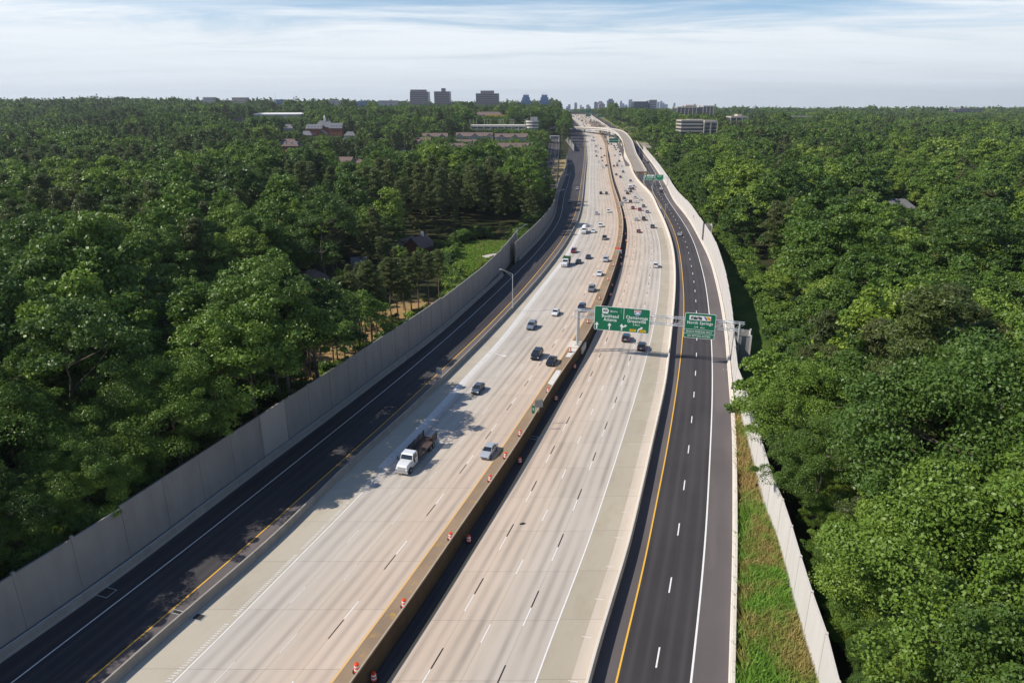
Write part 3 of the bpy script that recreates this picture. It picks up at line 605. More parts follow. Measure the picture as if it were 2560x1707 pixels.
patch('clearing_ground', G_L, M['g_grass'], .25, 4); patch('pine_clearing_ground', S_L, M['g_soil'], .22, 4)
PATH = [survey(*p, 2) for p in [(1200,637),(1225,631),(1258,628),(1262,634),(1240,641),(1215,643)]]
patch('gravel_path', PATH, ground_mat('pale_gravel', (0.5, .47, .42, 1), (.42, .39, .34, 1), (.3, .28, .22, 1)), .45, 3)
strip = [(XR(y)+.6, y) for y in range(136, 330, 12)]; strip = strip+[(XR(y)+11, y) for _, y in strip[::-1]]
patch('verge_ground', strip, M['g_strip'], .1, 12)
wedge = [(RK(y)+.65, y) for y in (36, 50, 64, 78, 92, 106, 122)]+[(wnear[-1][0]-.4, wnear[-1][1])]+[(a-.5, b) for a, b in wnear[::-1]]
patch('wedge_ground', wedge, M['g_dirt'], .12, 4)
# ------------------------------------------------------------ foliage materials
def leaf_mat(name, cols, brown=0.0):
    t = NT(name); oi = t.n('ShaderNodeObjectInfo'); cr_ = t.n('ShaderNodeValToRGB'); e = cr_.color_ramp.elements
    for i, (p, c) in enumerate(cols):
        k = e[i] if i < 2 else e.new(p); k.position = p; k.color = c
    t.l(oi.outputs['Random'], cr_.inputs[0])
    P_ = t.obj(); a_ = t.noise(P_, .45, 3, .6); b_ = t.noise(P_, 3.2, 2, .6)
    c_ = t.mix(t.rng(a_, .35, .65, 0, .45), cr_.outputs[0], (1.25, 1.1, .8, 1), 'MULTIPLY'); c_ = t.mix(t.rng(b_, .35, .7, 0, .7), c_, (.5, .6, .5, 1), 'MULTIPLY')
    t.l(c_, t.b.inputs['Base Color']); t.b.inputs['Roughness'].default_value = .45; t.b.inputs['Specular IOR Level'].default_value = .3
    tr = t.n('ShaderNodeBsdfTranslucent'); t.l(t.mix(.5, c_, (.16, .30, .03, 1)), tr.inputs[0]); ms = t.n('ShaderNodeMixShader'); ms.inputs[0].default_value = .22; t.l(t.b.outputs[0], ms.inputs[1]); t.l(tr.outputs[0], ms.inputs[2]); t.l(ms.outputs[0], t.out.inputs[0])
    return t.mat
M['leaf'] = leaf_mat('broad_leaves', [(0, (.052, .098, .020, 1)), (.2, (.105, .182, .030, 1)), (.42, (.170, .265, .040, 1)), (.56, (.070, .128, .028, 1)), (.72, (.132, .222, .036, 1)), (.88, (.208, .305, .046, 1)), (1, (.23, .31, .046, 1))])
M['needle'] = leaf_mat('pine_needles', [(0, (.085, .108, .040, 1)), (.5, (.125, .140, .048, 1)), (1, (.100, .140, .036, 1))])
M['bark'] = plain('grey_bark', (.14, .115, .09), .95, 0, .35, 2)
M['bark_pine'] = plain('reddish_pine_bark', (.17, .12, .09), .95, 0, .35, 2)
def leaf_mesh(name, centres, radii, per, size, mat, flat=.75, up=.35, core=True, bias=None, seed=1, asp=.62, cs=.58):
    """leaf-sized faces scattered over the shells of leaf clumps"""
    r = np.random.default_rng(seed); C = np.repeat(centres, per, 0); RR = np.repeat(radii, per); n = len(C)
    d = r.normal(size=(n, 3)); d[:, 2] = np.abs(d[:, 2])*1.0-.35*r.random(n); d /= np.linalg.norm(d, axis=1)[:, None]
    rad = RR*(.64+.5*r.random(n)); pos = C+d*rad[:, None]*np.array([1, 1, flat])
    nr = d*.6+r.normal(size=(n, 3))*.75; nr[:, 2] += up; nr /= np.linalg.norm(nr, axis=1)[:, None]
    a = np.cross(nr, r.normal(size=(n, 3))); a /= np.linalg.norm(a, axis=1)[:, None]; b = np.cross(nr, a); s = size*(.6+.8*r.random(n))[:, None]
    q = np.stack([pos-a*s*.5, pos-b*s*.5*asp, pos+a*s*.5, pos+b*s*.5*asp], 1).reshape(-1, 3)
    V = [q]; F = np.arange(4*n).reshape(-1, 4); tris = []
    if core:  # hidden blobs added inside the clumps to block light and darken the gaps
        ic = bmesh.new(); bmesh.ops.create_icosphere(ic, subdivisions=1, radius=1); iv = np.array([v.co[:] for v in ic.verts]); it = np.array([[w.index for w in f.verts] for f in ic.faces]); ic.free()
        base = 4*n
        for c, rr in zip(centres, radii):
            jv = iv*(rr*cs)*np.array([1, 1, flat])*(.8+.35*r.random((len(iv), 1)))+c; V.append(jv); tris.append(it+base); base += len(iv)
    V = np.concatenate(V); me = bpy.data.meshes.new(name); T = np.concatenate(tris) if tris else np.zeros((0, 3), int)
    nl = 4*n+3*len(T); me.vertices.add(len(V)); me.vertices.foreach_set('co', V.astype(np.float32).ravel()); me.loops.add(nl); me.polygons.add(n+len(T))
    me.loops.foreach_set('vertex_index', np.concatenate([F.ravel(), T.ravel()]).astype(np.int32))
    me.polygons.foreach_set('loop_start', np.concatenate([np.arange(n)*4, 4*n+np.arange(len(T))*3]).astype(np.int32))
    me.materials.append(mat); me.update(calc_edges=True); me.validate(); return me
def broad_centres(seed, Rr, z0, z1, n, lobes=4):
    """clump centres on a few merged lobes, so the outline is uneven"""
    r = np.random.default_rng(seed); L = []
    for i in range(lobes):
        a = 2*math.pi*(i+r.random()*.6)/lobes; q = Rr*(.30+.25*r.random()); L.append((q*math.cos(a), q*math.sin(a), z0+(z1-z0)*(.30+.33*r.random()), Rr*(.50+.2*r.random()), (z1-z0)*(.28+.14*r.random())))
    L.append((r.normal()*.6, r.normal()*.6, z0+(z1-z0)*.62, Rr*.55, (z1-z0)*.38)); c = []; rad = []
    while len(c) < n:
        l = L[r.integers(len(L))]; d = r.normal(size=3); d[2] = abs(d[2])-.35*r.random(); d /= np.linalg.norm(d); k = .82+.25*r.random()
        p = np.array([l[0]+d[0]*l[3]*k, l[1]+d[1]*l[3]*k, l[2]+d[2]*l[4]*k])
        if any(((p[0]-m[0])/m[3])**2+((p[1]-m[1])/m[3])**2+((p[2]-m[2])/m[4])**2 < .42 for m in L): continue
        c.append(p); rad.append(Rr*(.13+.15*r.random()))
        if len(c) % 4 == 0:      # a spray reaching out of the outline
            c.append(p+d*np.array([l[3], l[3], l[4]])*(.18+.22*r.random())); rad.append(Rr*(.07+.05*r.random()))
    return np.array(c), np.array(rad)
def pine_centres(seed, Rr, z0, z1, n, cone=.5):
    r = np.random.default_rng(seed); c = []; rad = []
    for i in range(n):
        h = (i+.5*r.random())/n; q = Rr*((1-h)**cone)*(.35+.65*r.random()) if r.random() > .25 else Rr*.3*r.random(); a = i*2.4+r.random(); c.append((q*math.cos(a), q*math.sin(a), z0+(z1-z0)*h)); rad.append(Rr*(.20+.12*r.random()))
    return np.array(c), np.array(rad)
def trunk_mesh(name, seed, Hc, Hz, r0, cent, mat, nl=9, top=.8):
    r = random.Random(seed); m = MB(); p = Vector((0, 0, -1.0)); N = 6; pts = [p]
    for i in range(N): pts.append(Vector((r.uniform(-.25, .25)*(i+1)*.4, r.uniform(-.25, .25)*(i+1)*.4, Hc*top*(i+1)/N)))
    for i in range(N): m.tube(pts[i], pts[i+1], r0*(1-.75*i/N), r0*(1-.75*(i+1)/N), 7)
    idx = list(range(len(cent))); r.shuffle(idx)
    for k in idx[:nl]:
        c = Vector(cent[k]); z = min(max(Hz*.85, c.z-abs(r.uniform(1.5, 4))), Hc*top*.95); i = min(N-1, int(z/(Hc*top)*N)); s = pts[i].lerp(pts[i+1], .5); mid = s.lerp(c, .55)+Vector((0, 0, -.3)); rb = r0*.32
        m.tube(s, mid, rb, rb*.6, 5); m.tube(mid, c, rb*.6, rb*.25, 5)
    me = m.mesh(name, mat); return me
VAR = {}   # key -> (crown mesh, trunk mesh, height, radius)
def mk_tree(key, kind, seed, Hc, Rr, z0, n, per, size, **k):
    if kind == 'broad': Rr = Rr*1.2; c, rad = broad_centres(seed, Rr, z0, Hc, n, k.get('lobes', 4)); cm = leaf_mesh('crown', c, rad, per, size*1.06, M['leaf'], seed=seed, core=key < 40, cs=.42 if key < 10 else .5)
    elif kind == 'cone': c, rad = pine_centres(seed, Rr, z0, Hc, n, .9); cm = leaf_mesh('crown', c, rad*1.1, per, size, M['leaf'], seed=seed)
    else: c, rad = pine_centres(seed, Rr, z0, Hc-1, n); cm = leaf_mesh('crown', c, rad, per, size, M['needle'], flat=.5, up=.2, seed=seed, asp=.3 if per > 60 else .6)
    tm = trunk_mesh('trunk', seed, Hc, z0, .34 if kind != 'pine' else .27, c, M['bark'] if kind != 'pine' else M['bark_pine'], 12 if kind == 'broad' else 9, .78 if kind == 'broad' else .93)
    VAR[key] = (cm, tm, Hc, Rr, kind)
for i, (hh, rr, z0, lb) in enumerate([(22, 6.6, 6, 5), (20, 5.6, 6, 4), (24, 7.2, 7, 5), (19, 5.0, 5, 3), (23, 5.4, 8, 4), (17, 5.6, 4, 4)]): mk_tree(i, 'broad', 11+i, hh, rr, z0, 90, 190, .38, lobes=lb)
for i, (hh, rr, z0) in enumerate([(24, 4.2, 13), (22, 3.6, 10), (26, 4.6, 15)]): mk_tree(6+i, 'pine', 31+i, hh, rr, z0, 38, 230, .5)
for i, (hh, rr, z0, lb) in enumerate([(22, 6.4, 5, 5), (20, 5.6, 5, 4), (23, 6.6, 6, 4), (18, 5.2, 4, 3)]): mk_tree(10+i, 'broad', 51+i, hh, rr, z0, 84, 110, .52, lobes=lb)
for i, (hh, rr, z0) in enumerate([(24, 4.3, 12), (22, 3.8, 10)]): mk_tree(14+i, 'pine', 61+i, hh, rr, z0, 40, 120, .6)
for i, (hh, rr, z0, lb) in enumerate([(21, 6.6, 4, 5), (20, 5.8, 3, 4), (22, 6.0, 4, 3)]): mk_tree(20+i, 'broad', 71+i, hh, rr, z0, 56, 46, .95, lobes=lb)
for i, (hh, rr, z0, lb) in enumerate([(27, 4.3, 7, 3), (25, 3.8, 6, 3)]): mk_tree(16+i, 'broad', 121+i, hh, rr, z0, 74, 110, .5, lobes=lb)
mk_tree(24, 'broad', 131, 26, 4.4, 6, 50, 46, .9, lobes=3)
mk_tree(23, 'pine', 81, 22, 4.4, 8, 32, 46, .95)
for i, (hh, rr, z0, lb) in enumerate([(22, 7.4, 4, 5), (20, 6.4, 4, 4), (23, 6.8, 5, 5)]): mk_tree(40+i, 'broad', 101+i, hh, rr, z0, 120, 560, .225, lobes=lb)
mk_tree(43, 'pine', 111, 24, 4.6, 10, 44, 480, .36)
mk_tree(30, 'cone', 91, 14, 3.6, 2, 26, 40, .9)
VCLASS = {-1: [40, 41, 42], 0: [0, 1, 2, 3, 4, 5], 1: [10, 11, 12, 13, 16, 17], 2: [20, 21, 22, 24]}; PCLASS = {-1: [43], 0: [6, 7, 8], 1: [14, 15], 2: [23]}
# ------------------------------------------------------------ where trees stand
# openings: (px from, px to, lowest visible py, distance) - trees in front keep below that line of sight
OPEN = [(1403, 1500, 272.5, 9000), (1500, 1520, 270, 9000), (1545, 1700, 270.5, 9000), (1118, 1288, 694, 205)]
CLEAR = []   # footprints kept free: (x0, x1, y0, y1)
# ------------------------------------------------------------ buildings
def facade(name, ca, cb, sx, sz, frame=.25, rough=.4, mort=None):
    """rows of windows in a wall: procedural, keyed to object height and run"""
    t = NT(name); P_ = t.obj(); se = t.n('ShaderNodeSeparateXYZ'); t.l(P_, se.inputs[0])
    ge = t.n('ShaderNodeNewGeometry'); sn = t.n('ShaderNodeSeparateXYZ'); t.l(t.n('ShaderNodeTexCoord').outputs['Normal'], sn.inputs[0])
    isx = t.math('GREATER_THAN', t.math('ABSOLUTE', sn.outputs[0]), .7); run = t.mix(isx, (0, 0, 0, 1), (1, 1, 1, 1))
    hx = t.math('ADD', t.math('MULTIPLY', se.outputs[1], isx), t.math('MULTIPLY', se.outputs[0], t.math('SUBTRACT', 1.0, isx)))
    fz = t.math('FRACT', t.math('DIVIDE', se.outputs[2], sz)); fx = t.math('FRACT', t.math('DIVIDE', hx, sx))
    wz = t.math('MULTIPLY', t.math('GREATER_THAN', fz, frame), t.math('LESS_THAN', fz, 1-frame*.35)); wx = t.math('MULTIPLY', t.math('GREATER_THAN', fx, .12), t.math('LESS_THAN', fx, .88)) if sx < 50 else 1.0
    w = t.math('MULTIPLY', wz, wx); up_ = t.math('LESS_THAN', t.math('ABSOLUTE', sn.outputs[2]), .5); w = t.math('MULTIPLY', w, up_)
    t.l(t.mix(w, ca, cb), t.b.inputs['Base Color']); t.l(t.math('SUBTRACT', .8, t.math('MULTIPLY', w, .8-rough)), t.b.inputs['Roughness']); return t.mat
M['roof_brown'] = plain('brown_shingles', (.155, .11, .095), .9, 0, .2, .8)
M['roof_grey'] = plain('grey_shingles', (.15, .15, .16), .9, 0, .2, .8)
M['brick'] = plain('red_brick', (.24, .085, .05), .9, 0, .2, 2)
M['siding'] = plain('pale_siding', (.42, .40, .38), .8, 0, .1, 1)
M['trim'] = plain('white_trim', (.68, .67, .65), .6, 0, .05)
M['glass'] = plain('dark_window_glass', (.03, .04, .055), .12, 0, .05, 1, .6)
M['glass_blue'] = plain('blue_curtain_glass', (.05, .13, .27), .3, .1, .1, .05, .6)
M['glass_grey'] = plain('grey_curtain_glass', (.07, .085, .11), .2, .1, .1, .05, .6)
M['band_mauve'] = plain('mauve_stone_band', (.21, .17, .18), .8, 0, .05, .1)
M['band_pale'] = plain('pale_stone_band', (.45, .385, .325), .8, 0, .05, .1)
M['city_blue'] = facade('far_blue_facade', (.16, .24, .34, 1), (.06, .11, .19, 1), 400, 9, .3)
M['city_tan'] = facade('far_tan_facade', (.42, .38, .36, 1), (.16, .17, .2, 1), 9, 8, .4)
M['city_grey'] = facade('far_grey_facade', (.26, .30, .36, 1), (.10, .14, .2, 1), 8, 8, .35)
def opening(x0, x1, pb, Y): OPEN.append((x0, x1, pb, Y))
def tower(name, label, px0, px1, pyt, Y, dep, base_py=None, body='glass_grey', band='band_mauve', fl=4.0, setb=None, cat='office tower', group=None, taper=0.0, pent=None):
    X0, zt = atY(px0, pyt, Y); X1, _ = atY(px1, pyt, Y); w = X1-X0; cx = (X0+X1)/2; z0 = min(tz(cx, Y+dep/2), tz(X0, Y), tz(X1, Y))-4; hh = zt-z0
    t = empty(name, (cx, Y, z0), 0, label, cat, group); tp = taper*w
    m = MB(); m.hexa([(-w/2, 0, 0), (w/2, 0, 0), (w/2, dep, 0), (-w/2, dep, 0)], [(-w/2+tp, tp, hh), (w/2-tp*.2, tp, hh), (w/2-tp*.2, dep, hh), (-w/2+tp, dep, hh)]); m.build('walls', M[body], t)
    n = int(hh/fl); kept = 0
    for i in range(n, 0, -1):
        z = hh-(n-i)*fl-fl*.5; 
        if z < 2 or kept > 30: break
        q = tp*z/hh; m = MB(); e = .35; m.box(-w/2+q-e, w/2-q*.2+e, q-e, dep+e, z, z+fl*.5); m.build('floor_band', M[band], t); kept += 1
    if pent:
        a, b, h2 = pent; m = MB(); m.box(-w/2+w*a, -w/2+w*b, dep*.2, dep*.8, hh+.02, hh+h2); m.build('roof_housing', M[band], t)
    if base_py: opening(px0, px1, base_py, Y); CLEAR.append((X0-8, X1+8, Y-10, Y+dep+8))
    return t, w, hh
tower('office_tower', 'wide mauve office tower with a sloping left flank, leftmost of three big skyline blocks', 1022, 1070, 229.5, 1900, 45, 263, taper=.05, pent=(.06, .85, 5), fl=4.6)
tower('office_tower', 'narrower mauve office tower with a stair block on top, middle of three big skyline blocks', 1085, 1124, 229, 1900, 42, 263, pent=(.45, .68, 8), fl=4.6)
tower('office_tower', 'broad flat mauve block with a recessed top storey, rightmost of three big skyline blocks', 1189.5, 1247, 234, 1900, 45, 263, pent=(.2, .78, 7), fl=4.6)
def crown_tower(px0, px1, label):
    t, w, hh = tower('crowned_tower', label, px0, px1, 251, 2600, 34, 263.5, 'glass_blue', 'glass_blue', 5, cat='office tower')
    z = hh; ww = w
    for k, dz in ((.78, 10), (.58, 8)):
        m = MB(); a = w/2*k; m.box(-a, a, 17-17*k, 17+17*k, z, z+dz); z += dz; m.build('tower_stage', M['glass_blue'], t)
    m = MB(); a = w*.30
    for i in range(7): x = -a+2*a*i/6; m.tube((x, 17, z), (x*.72, 17, z+5+5*math.sin(math.pi*i/6)), .35, .25, 5)
    m.tube((-a, 17, z+1), (a, 17, z+1), .35, .35, 5); m.tube((-a*.85, 17, z+5), (a*.85, 17, z+5), .3, .3, 5); m.build('lattice_crown', M['trim'], t)
crown_tower(1302.7, 1327.5, 'left one of two matching blue glass towers with white lattice crowns'); crown_tower(1349, 1374, 'right one of two matching blue glass towers with white lattice crowns')
for px0, px1, pyt, Y, lab, bd, bn in [(507, 532, 243.5, 2300, 'small pale blue office block with a stepped roof, leftmost on the skyline', 'glass_blue', 'band_pale'), (579, 614, 244, 2200, 'striped pale office block with a red roof edge above the left woods', 'glass_grey', 'band_pale'),
    (688, 710, 249, 2400, 'low dark block beside the mast on the left skyline', 'glass_grey', 'glass_blue'), (824, 846, 251.5, 2400, 'very low pale roof just above the left tree line', 'glass_blue', 'band_pale'), (893, 914, 253.5, 2500, 'small blue low-rise left of the wide one near the three mauve blocks', 'glass_blue', 'glass_blue'), (945, 993, 251.5, 2400, 'long blue low-rise left of the three mauve blocks', 'glass_blue', 'band_pale')]:
    tower('office_block', lab, px0, px1, pyt, Y, 30, pyt+14, bd, bn, cat='office block', fl=4.5)
X, z = atY(689, 250, 2380); m = MB(); m.tube((0, 0, -30), (0, 0, (atY(689, 234, 2380)[1]-z)), .9, .35, 6); o = m.build('radio_mast', M['steel'], None, (X, 2380, z)); tag(o, 'thin radio mast on the left skyline beside the dark block', 'mast')
X, z = atY(579, 246, 2200)
# the pale tan office complexes on the right
def complex_(label, segs, Y, floors, mat, zb_py, col=True):
    X0, _ = atY(segs[0][0], segs[0][2], Y); X1, _ = atY(segs[-1][1], segs[-1][2], Y); z0 = tz((X0+X1)/2, Y)-4; t = empty('office_complex', ((X0+X1)/2, Y, z0), 0, label, 'office building')
    for px0, px1, pyt, dy, style in segs:
        a, zt = atY(px0, pyt, Y+dy); b, _ = atY(px1, pyt, Y+dy); a -= t.location.x; b -= t.location.x; hh = zt-z0; dep = 28
        m = MB(); m.box(a+1, b-1, dy+1.5, dy+dep, 0, hh-1); m.build('wing', M['glass_grey' if style != 'wall' else 'band_pale'], t)
        if style == 'bands':
            for k in range(floors): m = MB(); z = hh-k*4.2; m.box(a, b, dy, dy+dep+1, z-1.9, z); m.build('floor_band', M[mat], t)
        if style == 'columns':
            m = MB(); m.box(a, b, dy, dy+dep+1, hh-2.6, hh); m.build('cornice', M[mat], t)
            n = max(2, int((b-a)/7)); 
            for k in range(n+1): x = a+(b-a)*k/n; m = MB(); m.box(x-.6, x+.6, dy-.3, dy+1, 0, hh-2.61); m.build('column', M[mat], t)
            for k in range(1, 4): m = MB(); m.box(a+.1, b-.1, dy+.2, dy+1.4, hh-2.6-k*4.2-.6, hh-2.6-k*4.2); m.build('floor_band', M[mat], t)
        if style == 'box': m = MB(); m.box(a+.2, b-.2, dy+.2, dy+dep*.6, hh-3, hh+.05); m.build('roof_housing', M[mat], t)
    CLEAR.append((X0-10, X1+10, Y-14, Y+60)); return t
complex_('tan concrete office building with tall columns and dark recesses on the right skyline', [(1694, 1742, 267, 0, 'columns'), (1742, 1760, 268, 6, 'glass'), (1759, 1785, 264.5, 2, 'columns'), (1714, 1742, 262.8, 12, 'box')], 1500, 4, 'band_pale', 283); opening(1694, 1785, 283, 1500)
complex_('wide cream office building with stepped terraces in the woods on the right', [(1704, 1764, 300, 6, 'bands'), (1762, 1795, 301.5, 0, 'columns'), (1723, 1760, 299, 20, 'box')], 900, 4, 'band_pale', 337); opening(1700, 1790, 333, 900)
complex_('small flat cream building with a white box on its roof, among the trees far right', [(1828, 1871, 291, 0, 'columns'), (1844, 1856, 286, 8, 'box')], 1150, 2, 'band_pale', 299); opening(1828, 1871, 299, 1150)
complex_('long low reddish building at the far right end of the skyline', [(2384, 2462, 273, 0, 'bands'), (2400, 2428, 271, 8, 'box')], 2300, 2, 'band_mauve', 280); opening(2384, 2462, 279.5, 2300)
complex_('low pale roofline in the far right trees, left of the middle of the right woods', [(1960, 2035, 291, 0, 'bands')], 1500, 1, 'band_pale', 297); opening(1975, 2030, 295, 1500)
tower('glass_office', 'dark glass office block beside the lighter glass block right of the road end', 1585, 1621, 254, 1750, 40, 272, 'glass_grey', 'glass_grey', cat='office block', fl=4.2)
tower('glass_office', 'light blue glass office block with pale floor lines, right of the road end', 1624, 1642.5, 250, 1760, 40, 272.5, 'glass_blue', 'band_pale', cat='office block', fl=4.2)
# ---- far downtown towers, kilometres away
def city(px0, px1, pyt, Y, mat, label, top=None, group=None):
    X0, zt = atY(px0, pyt, Y); X1, _ = atY(px1, pyt, Y); w = X1-X0; t = empty('city_tower', ((X0+X1)/2, Y, 10), 0, label, 'skyscraper', group); hh = zt-10
    m = MB(); m.box(-w/2, w/2, 0, w*.8, 0, hh*(.93 if top else 1)); m.build('walls', M[mat], t)
    if top == 'step': m = MB(); m.box(-w*.3, w*.3, w*.1, w*.6, hh*.93, hh); m.build('top_stage', M[mat], t)
    if top == 'spire': m = MB(); m.hexa([(-w*.35, w*.05, hh*.93), (w*.35, w*.05, hh*.93), (w*.35, w*.7, hh*.93), (-w*.35, w*.7, hh*.93)], [(-2, w*.35, hh*1.04), (2, w*.35, hh*1.04), (2, w*.35+4, hh*1.04), (-2, w*.35+4, hh*1.04)]); m.build('spire', M[mat], t)
    if top == 'arch':
        m = MB(); pr = [(-w/2, hh*.93)]+[(-w/2*math.cos(math.pi*i/8), hh*.93+hh*.1*math.sin(math.pi*i/8)) for i in range(1, 8)]+[(w/2, hh*.93)]; m.loft([[(x, .0, z) for x, z in pr], [(x, w*.8, z) for x, z in pr]]); m.build('arched_top', M[mat], t)
    return t
for a in [(1416, 1421, 266.5, 7000, 'city_blue', 'short left half of the twin-stepped pale tower, first above the road end', None), (1420.5, 1426.5, 261.5, 7000, 'city_blue', 'taller right half of the first pale pair above the road end', None), (1436.5, 1443, 256.5, 7000, 'city_blue', 'slim solitary blue-grey tower left of the road end signs', 'step'),
    (1450, 1454.6, 263, 6500, 'city_tan', 'small pinkish tower above the highway vanishing point', None), (1455, 1460, 268, 6500, 'city_blue', 'low dark box beside the small pinkish tower', None), (1466, 1474, 262.3, 7000, 'city_tan', 'pale tower with an arched roof right of the vanishing point', 'arch'), (1470, 1477, 267, 6600, 'city_blue', 'low blue block beside the pale arched tower', None),
    (1486, 1492.6, 255, 3000, 'city_grey', 'slim grey-mauve tower left of the arched stone towers', None), (1494, 1509, 253.5, 3000, 'city_tan', 'tan stone tower with a flat top between the slim tower and the dark one', 'step'), (1497, 1513, 260, 2700, 'city_tan', 'tan block with a tall arched front before the stone tower', 'arch'), (1518.7, 1535.8, 247.5, 2500, 'city_grey', 'dark rounded residential tower right of the road end', 'step'),
    (1550.6, 1555.6, 252.2, 8000, 'city_blue', 'slim pale tower with a narrow top, left in the far downtown group', 'step'), (1556, 1561, 259, 8000, 'city_blue', 'low block right of the slim far tower', None), (1562, 1569, 262.5, 8000, 'city_blue', 'lowest wide block in the far downtown group', None), (1572, 1576, 249.5, 8000, 'city_blue', 'left half of the tall far downtown pair', None), (1576.5, 1581, 248.8, 8000, 'city_grey', 'right half of the tall far downtown pair', None),
    (1643.5, 1649, 255, 8500, 'city_blue', 'faint square tower just right of the light glass office block', None), (1651, 1656.5, 252.5, 8500, 'city_blue', 'faint pointed tower, tallest of the hazy group on the right', 'spire'), (1657, 1662, 257, 8500, 'city_blue', 'faint stepped tower beside the pointed hazy one', 'step'), (1663, 1670, 260.5, 8500, 'city_blue', 'faint low pyramid-topped block in the hazy group', 'spire'), (1684.5, 1689, 257.3, 8500, 'city_blue', 'lone faint tower before the tan office building', 'step')]: city(*a)
X, zt = atY(1516, 265.5, 2450); X1, _ = atY(1519, 265.5, 2450); m = MB(); m.box(0, X1-X, 0, 12, -30, zt-45); o = m.build('white_tower_block', M['trim'], None, (X, 2450, 45)); tag(o, 'narrow bright white block at the foot of the dark rounded tower', 'building')
# ---- houses and apartment blocks
def window(t, x, y, z, w, h, nx=0, ny=-1, sill=True):
    """one framed window on a wall facing (nx, ny)"""
    ax, ay = -ny, nx; m = MB()
    def bar(u0, u1, v0, v1, d0, d1): 
        p = [(x+ax*u+nx*d, y+ay*u+ny*d, z+v_) for d in (d0, d1) for u, v_ in ((u0, v0), (u1, v0), (u1, v1), (u0, v1))]
        m.hexa(p[:4], p[4:])
    f = .09; bar(-w/2-f, w/2+f, -f, 0, .0, .07); bar(-w/2-f, w/2+f, h, h+f, .0, .07); bar(-w/2-f, -w/2, 0, h, 0, .07); bar(w/2, w/2+f, 0, h, 0, .07); bar(-.025, .025, 0, h, .02, .06); bar(-w/2, -.025, h*.5-.03, h*.5+.03, .02, .06); bar(.025, w/2, h*.5-.03, h*.5+.03, .02, .06)
    o = m.build('window', M['trim'], t); m = MB(); 
    p = [(x+ax*u+nx*.015, y+ay*u+ny*.015, z+v_) for u, v_ in ((-w/2, 0), (w/2, 0), (w/2, h), (-w/2, h))]; m.quad(*p); m.build('pane', M['glass'], o)
def gable_house(name, label, x, y, z, w, d, hw, hr, rz, wall, roof, wins=True, floors=2, cat='house', hip=0.0, dormers=0, chim=False, win_w=1.0, wstep=2.6, group=None, shutters=False):
    """ridge runs along local x"""
    t = empty(name, (x, y, z), rz, label, cat, group); m = MB(); m.box(-w/2, w/2, -d/2, d/2, -1.5, hw)
    if hip == 0: m.poly([(-w/2, -d/2, hw+.002), (-w/2, 0, hw+hr-.2), (-w/2, d/2, hw+.002)]); m.poly([(w/2, -d/2, hw+.002), (w/2, d/2, hw+.002), (w/2, 0, hw+hr-.2)])
    m.build('walls', M[wall], t); e = .5; a = w/2+e; b = d/2+e; th = .22; zz = hw-.25; k = hip
    o_ = [(-a, -b, zz), (a, -b, zz), (a, b, zz), (-a, b, zz)]; r0 = (-a+k, 0, hw+hr); r1 = (a-k, 0, hw+hr); m = MB()
    for dz in (0, -th):
        u = lambda p: (p[0], p[1], p[2]+dz)
        m.quad(u(o_[0]), u(o_[1]), u(r1), u(r0)); m.quad(u(o_[2]), u(o_[3]), u(r0), u(r1))
        if k: m.poly([u(o_[1]), u(o_[2]), u(r1)]); m.poly([u(o_[3]), u(o_[0]), u(r0)])
    for p, q in ((0, 1), (1, 2), (2, 3), (3, 0)):
        if k or p % 2 == 0: A, B = o_[p], o_[q]; m.quad(A, B, (B[0], B[1], B[2]-th), (A[0], A[1], A[2]-th))
    if not k:
        for sx, r in ((0, r0), (1, r1)):
            for q in ((0, 3) if sx == 0 else (1, 2)): A = o_[q]; m.quad(A, r, (r[0], r[1], r[2]-th), (A[0], A[1], A[2]-th))
    rf = m.build('roof', M[roof], t)
    if chim: m = MB(); m.box(w*.2, w*.2+.9, -.5, .5, hw+hr*.4, hw+hr+1.1); m.box(w*.2-.08, w*.2+.98, -.58, .58, hw+hr+1.101, hw+hr+1.25); m.build('chimney', M['brick' if wall != 'brick' else 'trim'], rf)
    for i in range(dormers):
        xx = -w/2+w*(i+.5)/dormers; zb_ = hw+hr*.28; yb = -d/2*.72; m = MB(); m.box(xx-.8, xx+.8, yb, yb+3, zb_-.4, zb_+1.5); m.poly([(xx-.95, yb-.15, zb_+1.5), (xx+.95, yb-.15, zb_+1.5), (xx, yb-.15, zb_+2.3)]); m.quad((xx-.95, yb-.15, zb_+1.5), (xx, yb-.15, zb_+2.3), (xx, yb+3, zb_+2.3), (xx-.95, yb+3, zb_+1.5)); m.quad((xx+.95, yb-.15, zb_+1.5), (xx, yb-.15, zb_+2.3), (xx, yb+3, zb_+2.3), (xx+.95, yb+3, zb_+1.5)); m.build('dormer', M['trim'], rf)
    if wins:
        for fl in range(floors):
            n = max(1, int((w-1.5)/wstep))
            for i in range(n): window(t, -w/2+w*(i+.5)/n, -d/2-.003, .9+fl*2.9, win_w, 1.5)
            n2 = max(1, int((d-1.5)/wstep))
            for i in range(n2): window(t, w/2+.003, -d/2+d*(i+.5)/n2, .9+fl*2.9, win_w, 1.5, 1, 0)
    return t
